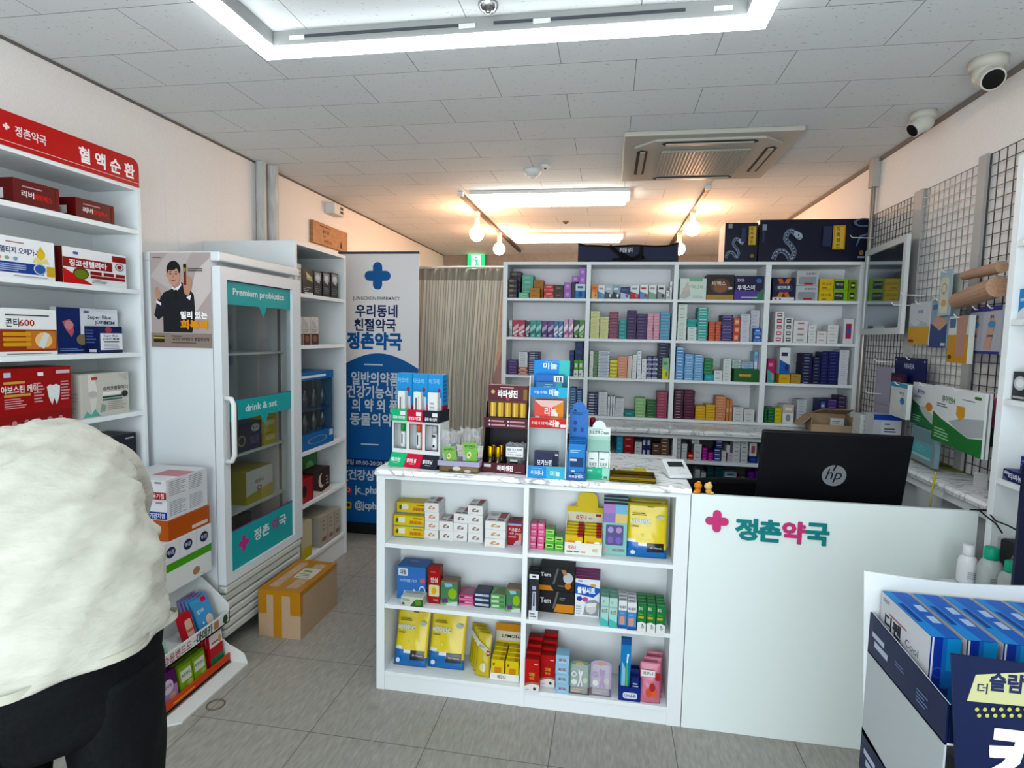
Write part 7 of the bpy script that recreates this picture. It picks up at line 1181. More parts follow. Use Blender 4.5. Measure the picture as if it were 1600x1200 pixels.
p = at(948, 640, Y=2.55); q = MB(); q.tube([(0, 0, 0), (.012, 0, .05)], .012, mat('#7a1c22', .35), 12); q.sph((.012, 0, .05), .012, mat('#7a1c22', .35), 12, 8); q.box((-.02, -.02, -.20), (.02, .02, 0), mat('#d8d8d6'))
a = at(926, 660, Y=2.52); zt_ = at(926, 652, Y=2.52).z
bt = empty('pump_bottle', 'white bottle with dark red cap behind the mint dispenser', 'bottle', (a.x+.0, 2.52, ZT)); H = zt_-ZT
MB().lathe([(.02, 0), (.022, .01), (.022, H*.75), (.012, H*.82)], PLASTIC, 16).build('body', bt, True); MB().lathe([(.012, H*.82), (.013, H*.97), (.008, H)], mat('#7a1c22', .35), 16).build('cap', bt, True)
# 7 gold tray with note pads
t, w_ = holder('gold_tray', 'shallow gold metal pen tray on the marble counter', 'tray', (952, 755), (1025, 757), Y=2.322); D = .115; GM = mat('#6a5828', .28, 1.0)
q = MB(); q.box((-w_/2, 0, 0), (w_/2, D, .008), GM); bev(q.build('base', t), .004)
q = MB(); e = .006
for a, b in (((-w_/2, 0), (w_/2, e)), ((-w_/2, D-e), (w_/2, D)), ((-w_/2, e), (-w_/2+e, D-e)), ((w_/2-e, e), (w_/2, D-e))): q.box((a[0], a[1], .008), (b[0], b[1], .022), GM)
q.art((-w_/2, 0, .008), *FR, w_, .014, [('l', .3, .3, .7, .6, 1, '#3a3010')]); bev(q.build('rim', t), .002)
q = MB(); q.box((-w_/2+.014, .03, .0085), (w_/2-.014, .06, .012), mat('#5a4a26', .3, .8)); q.build('pen_rest', t)
ca, sa = math.cos(t.rotation_euler.z), math.sin(t.rotation_euler.z)
np_ = MB().box((-.055, 0, 0), (.055, .06, .022), mat('#c8b83a', .5)); np_.art((-.055, 0, .022), (1, 0, 0), (0, 1, 0), (0, 0, 1), .11, .06, [('p', [(0, 0), (.6, .1), (.5, 1), (0, 1)], '#d8d8cc'), ('l', .1, .3, .45, .8, 3, '#9a9a8a')]); np_.art((-.055, 0, 0), *FR, .11, .022, [('r', 0, 0, 1, .35, '#2a2418')]); np_ = np_.build('note_pad', loc=(t.location.x+.004, t.location.y+D+.004, ZT+.0005), rz=-.02); tag(np_, 'yellow and white note pad behind the gold tray', 'note pad')
for i, (x, c) in enumerate(((-.075, '#2a2426'), (-.06, '#3a3438'))):
    q = MB(); q.tube([(0, 0, .006), (.004, .07, .006)], .006, mat(c, .4), 10); o = q.build('marker_pen', loc=(t.location.x+x, t.location.y+D+.01, ZT), rz=-.15*i); tag(o, ('left', 'right')[i]+' dark pen lying behind the gold tray', 'pen')
q = MB(); q.box((-.06, 0, 0), (.06, .04, .003), mat('#e2e4e4')); o = q.build('paper_slip', loc=(t.location.x+.002, t.location.y+D+.09, ZT+.0005)); tag(o, 'white paper slip lying behind the note pad on the counter', 'paper')
# 8 card terminal
t, w_ = holder('card_terminal', 'white wedge-shaped card terminal with dark screen', 'card terminal', (1046, 748), (1082, 748.5)); D = .125; z1 = .058
q = MB(); q.hexa([(-w_/2, 0, .001), (w_/2, 0, .001), (w_/2, D, .001), (-w_/2, D, .001), (-w_/2, 0, .012), (w_/2, 0, .012), (w_/2, D*.97, z1), (-w_/2, D*.97, z1)], mat('#dfe3e4', .35)); bev(q.build('case', t), .004)
vv = Vector((0, D*.97, z1-.012)); nn = Vector((0, -(z1-.012), D*.97)).normalized()
q = MB(); q.art((-w_/2, 0, .012), (1, 0, 0), vv.normalized(), nn, w_, vv.length, [('rr', .16, .52, .84, .82, .02, '#3a3e42'), ('rr', .2, .55, .8, .79, .01, '#2a2e30')]); q.build('screen', t)
q = MB(); q.art((-w_/2, 0, .012), (1, 0, 0), vv.normalized(), nn, w_, vv.length, [('rr', .72, .44, .84, .48, .01, '#5a6468'), ('rr', .42, .34, .5, .37, .01, '#b8c0c4'), ('rr', .56, .36, .64, .39, .01, '#b8c0c4'), ('e', .5, .29, .03, .012, '#b8c0c4'), ('l', .45, .12, .8, .16, 1, '#8a9498')]); q.build('keys', t)
p = at(1048, 761, Y=CY-.0095); q = MB(); q.tube([(0, 0, 0), (0, .0008, 0)], .0075, mat('#f0f4f4', .4), 16); o = q.build('round_sticker', ct, loc=None); o.location = (p.x-ct.location.x, CY-.0102-ct.location.y, p.z-ct.location.z)
# 9 two little toys on the desk edge
for i, (px, c, c2, lb) in enumerate((((1090, 770), '#d8862e', '#e8a85a', 'small round orange toy figure on the desk edge'), ((1107, 771), '#d8a860', '#e4c088', 'small pale tan toy figure leaning beside the orange one'))):
    p = at(*px, Y=2.309); t = empty('toy_figure', lb, 'toy', (p.x, 2.309, .9545))
    q = MB(); q.sph((0, 0, .012), (.012, .01, .012), mat(c, .5), 14, 10); q.build('body', t, True); q = MB(); q.sph((-.002 if i else 0, -.001, .031), (.0155, .0135, .0135), mat(c if i == 0 else c2, .5), 16, 12); q.build('head', t, True)
    q = MB(); q.sph((.003, 0, .044), (.007, .006, .004), mat(c2, .5), 10, 8); q.build('tuft', t, True)
    q = MB(); q.sph((.012 if i else -.009, -.004, .006), (.008, .006, .005), mat(c2, .5), 10, 8); q.build('paw', t, True)
# 10 monitor
TL = at(1192, 675, Y=2.405); TR = at(1430, 680, Y=2.405); BL = at(1185, 775, Y=2.46); w_ = TR.x-TL.x; zt_ = (TL.z+TR.z)/2; zb_ = .84; cx = (TL.x+TR.x)/2; sl = (2.46-2.405)/(zt_-BL.z); ang = math.atan(sl)
mo = empty('monitor', 'large black computer monitor seen from behind, with a round grey emblem', 'monitor', (cx, 2.52, .7255)); MK = mat('#0b0c10', .35)
Hm = (zt_-zb_)/math.cos(ang); yb2 = 2.405+sl*(zt_-zb_)-2.52
def SM(q): q.T = Matrix.Translation((0, yb2, zb_-.7255)) @ Matrix.Rotation(ang, 4, 'X'); return q
q = SM(MB()); q.box((-w_/2, 0, 0), (w_/2, .018, Hm), MK); bev(q.build('back_shell', mo), .006, 3)
q = SM(MB()); q.box((-w_/2+.008, .0182, .012), (w_/2-.008, .0195, Hm-.008), mat('#20262e', .1)); q.build('screen', mo)
lp_ = at(1303, 743, Y=2.44); lx_ = lp_.x-cx; lz_ = (lp_.z-zb_)/math.cos(ang); q = SM(MB()); q.art((lx_-.045, -.0002, lz_-.045), *FR, .09, .09, [('e', .5, .5, .5, .5, '#7a7e82')]); v, f, tw, th = glyphs('hp', .0); sc = .058/th
q.add([(lx_+(a+b*.22)*sc, -.0011, lz_+b*sc-.001) for a, b in v], f, mat('#0f1116')); q.add([(lx_-.009+.0, -.0011, lz_+.02), (lx_-.002, -.0011, lz_+.02), (lx_+.006, -.0011, lz_+.045), (lx_-.001, -.0011, lz_+.045)], [(0, 1, 2, 3)], mat('#0f1116')); q.build('emblem', mo)
q = MB(); q.box((-.03, .03, .012), (.03, .045, .3), MK); q.build('stand_neck', mo); q = MB(); q.box((-.13, -.03, .0), (.13, .14, .012), MK); bev(q.build('stand_foot', mo), .004)
# 11 cup, small things on the desk
p = at(1452, 775, Y=2.58); cp_ = empty('plastic_cup', 'clear plastic cup with yellow straw behind the desk panel', 'cup', (p.x, 2.58, .7255)); H = at(1452, 768, Y=2.54).z-.7255
q = MB(); n_ = 24; q.lathe([(.03, 0), (.032, .002), (.046, H-.004), (.049, H), (.046, H+.0005)], CLEAR, n_); q.build('cup_wall', cp_, True); q = MB(); q.lathe([(.029, .003), (.035, .05)], mat('#5a4a3a', .2), n_); q.build('drink', cp_, True)
q = MB(); q.tube([(0, 0, .01), (.008, 0, H), (.016, -.004, H+.075)], .0045, mat('#b4ac3a', .4), 8); q.build('straw', cp_, True)
p = at(1425, 788, Y=2.42)
q = MB(); q.box((-.1, -.06, 0), (.1, .06, .1), mat('#d8dcdc')); q.tube([(-.02, 0, .1), (-.02, 0, .125), (-.01, 0, .135), (.002, 0, .128)], .003, WIRE, 8); o = q.build('desk_organizer', loc=(1.23, 2.41, .7255)); tag(o, 'white desk organizer just behind the panel top at the right', 'organizer')
q = MB(); q.sph((0, 0, .008), (.012, .008, .008), mat('#b8302c'), 10, 8); o = q.build('clip', loc=(1.24, 2.385, .8265)); tag(o, 'little red clip on the white desk organizer', 'clip')
# 12 office chair
oc = empty('office_chair', 'black office chair behind the desk, only its top showing', 'chair', (.64, 3.12, 0), math.radians(12)); zt_ = at(1130, 750, Y=3.2).z
q = MB(); N_ = 20; vs = []
q.prism([(-.27, .0), (-.2, -.10), (.2, -.10), (.27, .0), (.29, .09), (.2, .115), (0, .12), (-.2, .11), (-.27, .08)], (0, .1, zt_-.12), (1, 0, 0), (0, 0, 1), (0, 1, 0), .07, mat('#0d0d0f', .55)); bev(q.build('backrest', oc), .02, 3)
q = MB(); q.box((-.25, -.28, .42), (.25, .14, .5), mat('#0d0d0f', .6)); bev(q.build('seat', oc), .03, 3); q = MB(); q.box((-.03, .15, .44), (.03, .17, zt_-.15), BLACK); q.build('back_bar', oc)
q = MB(); q.tube([(0, 0, .09), (0, 0, .42)], .025, BLACK, 12); q.build('column', oc)
for k in range(5):
    a_ = k*2*math.pi/5; q = MB(); q.tube([(0, 0, .1), (.26*math.cos(a_), .26*math.sin(a_), .06)], .016, BLACK, 8); q.sph((.26*math.cos(a_), .26*math.sin(a_), .028), .027, BLACK, 10, 8); q.build('leg', oc)
# ================================================================ right wall: wire grids, mirror and hanging stock
XW = XR-.02
def grid(name, label, y0, y1, z0, z1, sp, c, post=None):
    t = empty(name, label, 'wire grid', (XR, (y0+y1)/2, z0)); m_ = mat(c, .4, .3); q = MB(); r = .0016; xx = -.014
    nY = int((y1-y0)/sp); nZ = int((z1-z0)/sp)
    for i in range(1, nY): y = y0+i*(y1-y0)/nY-t.location.y; q.box((xx-r, y-r, 0), (xx+r, y+r, z1-z0), m_)
    for k in range(1, nZ): z = k*(z1-z0)/nZ; q.box((xx-.003-r, y0-t.location.y, z-r), (xx-.003+r, y1-t.location.y, z+r), m_)
    q.build('wires', t); q = MB(); R = .0035; ya, yb2 = y0-t.location.y, y1-t.location.y; q.tube([(xx, ya, 0), (xx, yb2, 0), (xx, yb2, z1-z0), (xx, ya, z1-z0)], R, m_, 8, True); q.build('frame', t)
    if post:
        q = MB(); q.box((-.022, post[0]-t.location.y, 0), (-.001, post[1]-t.location.y, z1-z0+.01), mat('#b4b4b2', .5)); q.build('mounting_post', t)
    return t
grid('wire_grid', 'dark wire grid panel beside the conduit, behind the mirror', 3.45, 3.925, .99, 2.33, .036, '#4a4848')
grid('wire_grid', 'pale wire grid panel between the two grey posts', 2.905, 3.345, .99, 2.335, .042, '#9a9a98', (3.352, 3.438))
grid('wire_grid', 'dark wire grid panel nearest the white shelf', 2.36, 2.825, .99, 2.355, .048, '#3c3a3c', (2.84, 2.898))
# mirror
ml, mr = at(1352, 400, X=1.515), at(1415, 400, X=1.47); z1 = at(1415, 366, X=1.47).z; z0 = at(1407, 522, X=1.47).z
L = Vector((ml.x, ml.y)); R_ = Vector((mr.x, mr.y)); cc = (L+R_)/2; w_ = (R_-L).length
mi = empty('mirror', 'white framed mirror hung on the wire grid, reflecting the dark cartons', 'mirror', (cc.x, cc.y, z0), math.atan2(R_.y-L.y, R_.x-L.x)); H = z1-z0; f_ = .035; FM = mat('#cdd0d0', .45)
q = MB()
for a, b in (((-w_/2, 0), (w_/2, f_)), ((-w_/2, H-f_), (w_/2, H)), ((-w_/2, f_), (-w_/2+f_, H-f_)), ((w_/2-f_, f_), (w_/2, H-f_))): q.box((a[0], 0, a[1]), (b[0], .02, b[1]), FM)
q.build('frame', mi); q = MB(); q.box((-w_/2+f_, .008, f_), (w_/2-f_, .012, H-f_), mat('#9aa2aa', .08, 1.0)); q.build('mirror_glass', mi)
def hook(x0, y, z, L_, label):
    q = MB(); q.tube([(0, 0, 0), (-L_, 0, .004), (-L_-.012, 0, .018)], .0025, WIRE, 6); o = q.build('peg_hook', loc=(x0, y, z)); tag(o, label, 'hook', 'white wire peg hooks')
    return o
def hang(name, label, x0, x1, yt, yb_, Xl, Xr, d, c, art, cat='packet', group=None, n=1, dx=.012, **kw):
    a = at(x0, (yt+yb_)/2, X=Xl); b = at(x1, (yt+yb_)/2, X=Xr); zt_ = at(x0, yt, X=Xl).z; zb_ = at(x0, yb_, X=Xl).z; u_ = Vector((b.x-a.x, b.y-a.y)).normalized(); nrm = Vector((-u_.y, u_.x)); out = []
    for k in range(n):
        off = nrm*(dx*k); lb = label if n == 1 else f'{label}, {("front", "second", "third", "rear")[k]} on its hook'
        out.append(pack(name, lb, cat, (a.x+off.x, a.y+off.y), (b.x+off.x, b.y+off.y), zb_, zt_, d, c, group=group, front=art if k == 0 else [], **kw))
    return out, (a+b)/2, zt_
hk = 0
def hk_at(res, label):
    (o, m_, zt_) = res; q = m_; hook(XW, q.y, zt_-.012, max(.03, XW-q.x+.01), label)
cure = [('p', [(0, 0), (1, 0), (1, .3), (.75, .24), (.45, .34), (.2, .42), (0, .52)], '#1a7030'), ('p', [(.35, .42), (.6, .52), (1, .6), (1, .32), (.75, .25), (.5, .33)], '#a8aeb0'), ('t', .32, .78, .11, '큐어반H', '#3a7a34', .46, .025), ('p', [(.5, .72), (.66, .72), (.66, .56), (.58, .48), (.5, .56)], '#d09a2c'), ('l', .06, .06, .4, .26, 4, '#a8d8a8'), ('l', .08, .62, .36, .7, 2, '#5a6a6a'), ('rr', .82, .88, .94, .93, .02, '#5a9a44'), ('l', .6, .82, .95, .86, 1, '#8a9498')]
r = hang('gauze_pack', 'large green and white gauze pack hanging at the right wall, nearest the white shelf', 1458, 1539, 600, 686, 1.43, 1.36, .008, '#dde0e0', cure, n=2, dx=.014); hk_at(r, 'white peg hook holding the large green gauze pack')
r = hang('gauze_pack', 'smaller green and white gauze pack left of the large one', 1425, 1461, 596, 660, 1.47, 1.43, .008, '#dcdede', [('p', [(0, 0), (1, 0), (1, .22), (.4, .45), (0, .58)], '#1a7040'), ('p', [(.35, .42), (.55, .28), (.95, .12), (1, .3), (.6, .5)], '#b4bab4'), ('t', .4, .8, .1, '큐어반H', '#3a5ab0', .6), ('e', .78, .5, .14, .1, '#d08a2c'), ('l', .1, .64, .5, .7, 2, '#5a5a5a'), ('l', .1, .08, .5, .24, 3, '#a8d8b8')], n=2); hk_at(r, 'white peg hook holding the smaller gauze pack')
r = hang('bandage_pouch', 'white pouch of cotton pads left of the green gauze packs', 1391, 1417, 596, 648, 1.42, 1.40, .02, '#d0d4d2', [('r', 0, .88, 1, 1, '#4f9ac0'), ('t', .7, .72, .09, '탈지면', '#4a8a3a', .5), ('e', .4, .45, .35, .3, '#dcdcd4'), ('e', .75, .5, .14, .1, '#3a82c0')]); hk_at(r, 'white peg hook holding the cotton pad pouch')
hang('bandage_pouch', 'grey-blue pouch behind the white cotton pouch', 1411, 1424, 598, 652, 1.49, 1.475, .012, '#9aa8ac', [('r', 0, .9, 1, 1, '#4f9ac0'), ('e', .5, .4, .35, .25, '#c4ccc8'), ('e', .5, .7, .25, .08, '#2f6ab0')])
r = hang('hairband_card', 'navy card with white lettering hanging below the mirror', 1397, 1447, 557, 602, 1.53, 1.50, .004, '#161c50', [('t', .5, .72, .2, 'NIVEA', '#c8cce4', .36, .02), ('e', .05, .9, .02, .03, '#c8cce0'), ('e', .95, .9, .02, .03, '#c8cce0')], 'card'); hk_at(r, 'white peg hook in front of the navy card')
hang('hairband_pack', 'small dark pack with red print below the navy card', 1391, 1412, 582, 640, 1.50, 1.49, .012, '#2a2238', [('r', .1, .62, .8, .9, '#8a3a48'), ('e', .4, .8, .2, .08, '#3a3a4a')])
hang('plastic_sheet', 'lavender grey folded sheet hanging left of the navy card', 1367, 1394, 572, 645, 1.53, 1.52, .006, '#a8a6b4', [('l', .1, .2, .9, .25, 1, '#9896a4')])
r = hang('mask_bag', 'clear bag of turquoise masks hanging below the small gauze pack', 1424, 1462, 662, 715, 1.46, 1.43, .02, '#8aa0a4', [('r', .05, .15, .85, .55, '#6ab8bc'), ('r', .05, .15, .85, .22, '#b8dcdc'), ('r', .05, .62, .9, .95, '#7a9aa0'), ('l', .2, .3, .7, .5, 3, '#8accd0')])
yw = lambda c: [('r', 0, 0, 1, .42, '#c89a20'), ('p', [(.1, .5), (.4, .6), (.9, .5), (.95, .42), (.05, .42)], '#a8b4b8'), ('t', .55, .78, .08, '속눈썹', '#8a86c4', .5), ('r', .04, .05, .3, .12, '#8a3a20'), ('e', .35, .52, .2, .07, '#c8d0d4')]
r = hang('patch_box', 'yellow and white box left of the bluish box, beside the mirror', 1420, 1452, 475, 538, 1.50, 1.47, .03, '#b8bcc0', yw(0), 'box'); hk_at(r, 'white peg hook over the yellow and white box')
r = hang('patch_box', 'bluish photo box hanging right of the yellow and white box', 1454, 1480, 470, 543, 1.47, 1.44, .03, '#8898aa', [('r', 0, 0, 1, .5, '#2f4270'), ('p', [(.1, .5), (.5, .75), (1, .5), (.6, .35)], '#c09a86'), ('r', .1, .8, .9, .9, '#4a6a9a'), ('r', .7, .04, .95, .1, '#c8d0d8')], 'box'); hk_at(r, 'white peg hook over the bluish box')
r = hang('blister_card', 'pale blue card with round dial print above the bluish box', 1467, 1486, 425, 494, 1.44, 1.43, .004, '#a4b8c4', [('rr', .1, .05, .8, .85, .2, '#d0cdb8'), ('e', .42, .5, .06, .03, '#2a2a2a'), ('o', .42, .6, .24, .12, .2, '#8a8a80'), ('e', .45, .28, .2, .08, '#c8a078')], 'card'); hk_at(r, 'white peg hook holding the pale blue card')
hang('blister_card', 'pale grey card behind the pale blue one', 1482, 1500, 430, 494, 1.47, 1.46, .004, '#b4b8b4', [('r', .1, .1, .8, .5, '#c8c8c0')], 'card')
r = hang('support_box', 'slim yellow box with leg picture hanging below the brown rolls', 1481, 1513, 495, 566, 1.44, 1.41, .02, '#c8ccc8', [('r', 0, 0, 1, .6, '#c08c22'), ('p', [(.45, .15), (.8, .15), (.95, 1), (.4, 1)], '#b08a7c'), ('r', .05, .75, .35, .95, '#4a6a8a'), ('e', .15, .12, .1, .05, '#5a3a1c')], 'box'); hk_at(r, 'white peg hook holding the slim yellow box')
sl_ = [('r', 0, .9, 1, 1, '#2a2a78'), ('r', 0, 0, 1, .06, '#2a2a70'), ('p', [(.1, .1), (.5, .08), (.7, .7), (.4, .8)], '#c09a8a'), ('e', .5, .62, .2, .07, '#4a8ab8'), ('t', .5, .78, .07, '발목', '#4a4a5a', .5), ('r', .3, .36, .6, .4, '#3a3c48')]
r = hang('support_pouch', 'left one of two clear pouches with blue headers holding skin-tone supports', 1515, 1536, 482, 552, 1.45, 1.425, .012, '#9a9aa4', sl_, group='support pouches'); hk_at(r, 'white peg hook holding the left support pouch')
r = hang('support_pouch', 'right one of two clear pouches with blue headers, nearest the white shelf', 1535, 1564, 480, 553, 1.41, 1.38, .012, '#a8a8b0', sl_, group='support pouches'); hk_at(r, 'white peg hook holding the right support pouch')
r = hang('kids_patch_pack', 'pink patch pack with orange print between the gauze pack and white shelf', 1537, 1556, 618, 664, 1.46, 1.44, .01, '#c8708a', [('r', .1, .72, .5, .9, '#8a1c5a'), ('e', .45, .42, .3, .2, '#d89a3c'), ('l', .05, .06, .9, .2, 2, '#e0b0c0')])
r = hang('gauze_pack', 'dark green pack low behind the pink patch pack', 1532, 1556, 648, 692, 1.49, 1.47, .01, '#0f4020', [])
# brown tape rolls
for i, (pa, pb, rr_, lb) in enumerate((((1497, 470), (1560, 448), .036, 'long brown elastic bandage roll in film hanging on the grid, lower one'), ((1508, 431), (1566, 417), .02, 'brown elastic bandage roll with wire holders, upper one'))):
    a = at(*pa, X=1.44); b = at(*pb, X=1.37); t = empty('bandage_roll', lb, 'bandage roll', tuple(a)); d_ = b-a; m_ = noise_mat('elastic_bandage', '#8a6850', '#a07c62', (20, 20, 60), 6, .5)
    q = MB(); q.tube([d_*0, d_*.45], rr_*.95, m_, 18); q.build('inner_roll', t); q = MB(); q.tube([d_*.42, d_], rr_*1.06, m_, 18); q.build('outer_roll', t); q = MB(); q.tube([d_*-.03, d_*.02], rr_*.8, mat('#c8b89a'), 18); q.build('core', t)
    q = MB(); q.tube([d_*.5+Vector((-rr_*.8, -rr_*.5, .35*rr_)), d_*.9+Vector((-rr_*.8, -rr_*.5, .35*rr_))], .006, mat('#e8e4dc', .2), 6); q.build('label_strip', t)
    hook(XW, (a.y+b.y)/2, b.z+rr_+.02, .13, ('white peg hook over the lower brown roll', 'white peg hook over the upper brown roll')[i])
for i, (px, L_, lb) in enumerate((((1365, 372), .12, 'white peg hook above the mirror, empty'), ((1400, 566), .1, 'empty white peg hook at the left of the navy card'), ((1385, 616), .1, 'empty white peg hook below the lavender sheet'), ((1445, 462), .10, 'empty white peg hook right of the mirror, upper'), ((1436, 478), .12, 'empty white peg hook right of the mirror, lower'))):
    p = at(*px, X=XW); hook(XW, p.y, p.z, L_, lb)
# on the side counter and cabinet end
zc_ = RZ+.001
Yb = 3.42; a = at(1343, 670, Y=Yb); b = at(1365, 670, Y=Yb); zt_ = at(1354, 648, Y=Yb).z; h_ = (zt_-zc_)/7
for i in range(7): pack('bandage_box', f'white flat box{posname(i, 7)} beside the blue-topped box, on the side counter', 'box', (a.x+.002*(i % 2), Yb), (b.x, Yb), zc_+i*h_, zc_+(i+1)*h_, .1, '#cfd2cf', part=None, front=style(2, '#cfd2cf', '#9aa4a0', '#888888'), group='white flat boxes on the side counter')
Yb = 3.30; a = at(1364, 670, Y=Yb); b = at(1408, 670, Y=Yb); zt_ = at(1388, 648, Y=Yb).z
pack('glove_box', 'white and blue box on the side counter behind the monitor corner', 'box', (a.x, Yb), (b.x, Yb), zc_, zt_, .1, '#c9ccd2', front=[('r', 0, .85, 1, 1, '#1f4aa0'), ('r', .0, 0, .28, .85, '#b8bcc4'), ('l', .4, .5, .9, .65, 2, '#3a4656'), ('p', [(.4, 0), (.6, .35), (1, .4), (1, 0)], '#1f4a92'), ('r', .4, .72, .6, .76, '#5a6a7a')])
p = at(1300, 668, Y=3.80); ob = empty('open_carton', 'open brown cardboard box with red and white boxes inside, at the cabinet end', 'carton', (p.x, 3.80, .996), -.12); w_ = .23
q = MB(); tt = .004
q.box((-w_/2, 0, 0), (w_/2, .18, tt), CARD); q.box((-w_/2, .0, tt), (w_/2, tt, .05), CARD); q.box((-w_/2, .18-tt, tt), (w_/2, .18, .1), CARD); q.box((-w_/2, tt, tt), (-w_/2+tt, .18-tt, .1), CARD); q.box((w_/2-tt, tt, tt), (w_/2, .18-tt, .1), CARD); q.build('tray', ob)
q = MB(); q.hexa([(-w_/2, .0, .098), (-w_/2, .18, .098), (-w_/2-.07, .16, .03), (-w_/2-.06, .01, .03), (-w_/2, .0, .102), (-w_/2, .18, .102), (-w_/2-.074, .16, .034), (-w_/2-.064, .01, .034)], CARD); q.build('side_flap', ob)
q = MB(); q.hexa([(-w_/2+.02, .176, .1), (w_/2, .176, .1), (w_/2+.02, .08, .14), (-.03, .09, .135), (-w_/2+.02, .18, .103), (w_/2, .18, .103), (w_/2+.02, .084, .144), (-.03, .094, .139)], CARD); q.build('rear_flap', ob)
pack('medicine_box', 'white and red box inside the open brown carton', 'medicine box', (p.x+.0, 3.83), (p.x+.075, 3.82), 1.003, 1.085, .05, '#d2d0cc', front=[('r', 0, 0, 1, .42, '#8a1c28'), ('l', .1, .6, .8, .85, 2, '#7a7a7a')])
pack('medicine_box', 'grey box beside the red and white one in the open carton', 'medicine box', (p.x+.082, 3.85), (p.x+.105, 3.847), 1.003, 1.07, .05, '#6a6c70', front=[('r', .2, .2, .8, .5, '#c8c8c8')])
p = at(1478, 728, Z=RZ+.004); q = MB(); q.prism([(-.05, -.14), (.05, -.14), (.05, .14), (-.05, .14)], (0, 0, 0), (1, 0, 0), (0, 1, 0), (0, 0, 1), .008, mat('#7c8030', .5)); o = q.build('folder', loc=(p.x+.0, p.y+.02, RZ+.001), rz=.25); tag(o, 'olive green folder lying on the side counter below the wire grid', 'folder')
q = MB(); q.tube([(-.03, .05, .01), (-.05, .09, .014), (-.02, .11, .013), (.02, .1, .012)], .004, BLACK, 8); o = q.build('cord', loc=(p.x-.02, p.y+.02, RZ+.001), rz=.25); tag(o, 'short black cord lying on the olive folder', 'cord')
p = at(1536, 755, X=1.48); q = MB(); q.box((-.001, -.03, 0), (.001, .03, .06), mat('#b8b8b8')); o = q.build('price_card', loc=(1.47, p.y, RZ+.001), rz=.3); tag(o, 'small grey price card standing on the side counter by the white shelf', 'card')
# ---------------------------------------------------------------- stock on the right-hand wall shelf
def side(name, label, x0, x1, yt, yb_, Xf, z, c, art, d=.06, cat='box', right=[]):
    a = at(x0, (yt+yb_)/2, X=Xf); zt_ = at(x0, yt, X=Xf).z; b = at(x1, (yt+yb_)/2, X=Xf)
    pack(name, label, cat, (Xf, a.y), (Xf, b.y), z, zt_, d, c, front=art)
side('supplement_box', 'bright blue and white box high on the right-hand shelf', 1592, 1612, 452, 500, RXF+.02, ZRR[1], '#dfe6ea', [('r', 0, .25, 1, 1, '#2f86c4'), ('r', .1, .6, .8, .7, '#a8d0ec'), ('p', [(0, .25), (.4, .4), (.6, .25)], '#dfe6ea')])
side('supplement_box', 'black and white photo box on the right-hand shelf', 1582, 1616, 580, 628, RXF+.02, ZRR[2], '#2a2c30', [('e', .35, .6, .3, .25, '#b8bcc0'), ('e', .35, .6, .2, .15, '#dfe2e4'), ('p', [(.6, .2), (.8, .3), (.75, .8), (.62, .7)], '#8a8c90'), ('r', .05, .06, .6, .14, '#a8aaac')])
side('supplement_box', 'navy box with white lettering on the right-hand shelf', 1567, 1604, 731, 755, RXF+.012, ZRR[3], '#1d2358', [('t', .55, .5, .5, '티비뉴', '#e0e4ee', .6, .04), ('r', .05, .6, .25, .85, '#c8ccd8'), ('p', [(0, 0), (.3, 0), (0, .5)], '#5a5c66')])
side('supplement_box', 'taller indigo box behind the navy lettered box', 1594, 1614, 712, 748, RXF+.07, ZRR[3], '#20246a', [('l', .1, .2, .3, .9, 4, '#7a80c0')])
p = at(1556, 860, X=RXF+.03); sp_ = empty('speaker_box', 'black speaker with round ring on the right-hand shelf', 'speaker', (RXF+.07, p.y-.115, ZRR[4]+.001)); H = at(1560, 832, X=RXF+.05).z-ZRR[4]
q = MB(); q.box((-.05, -.085, 0), (.09, .085, H), mat('#141517', .45)); bev(q.build('case', sp_), .01); q = MB(); q.tube([(-.0515, .032*math.cos(k*math.pi/12)-.02, H*.45+.032*math.sin(k*math.pi/12)) for k in range(24)], .004, mat('#9a9ca0', .3, .8), 6, True); q.build('ring', sp_)
for i, pts in enumerate(([(1515, 796), (1530, 797), (1540, 806), (1556, 818), (1566, 833)], [(1522, 796.5), (1541, 797), (1556, 814), (1575, 821), (1590, 829)])):
    q = MB(); P_ = [at(x, y, X=1.325) for x, y in pts]; P_[0] = at(*pts[0], Y=2.305); P_[1] = at(*pts[1], Y=2.29); o_ = P_[0]; q.tube([p-o_ for p in P_], .0028, BLACK, 8); o = q.build('power_cable', None, True, loc=tuple(o_)); tag(o, ('black cable running over the desk edge to the speaker', 'second black cable drooping over the desk edge to the right')[i], 'cable')
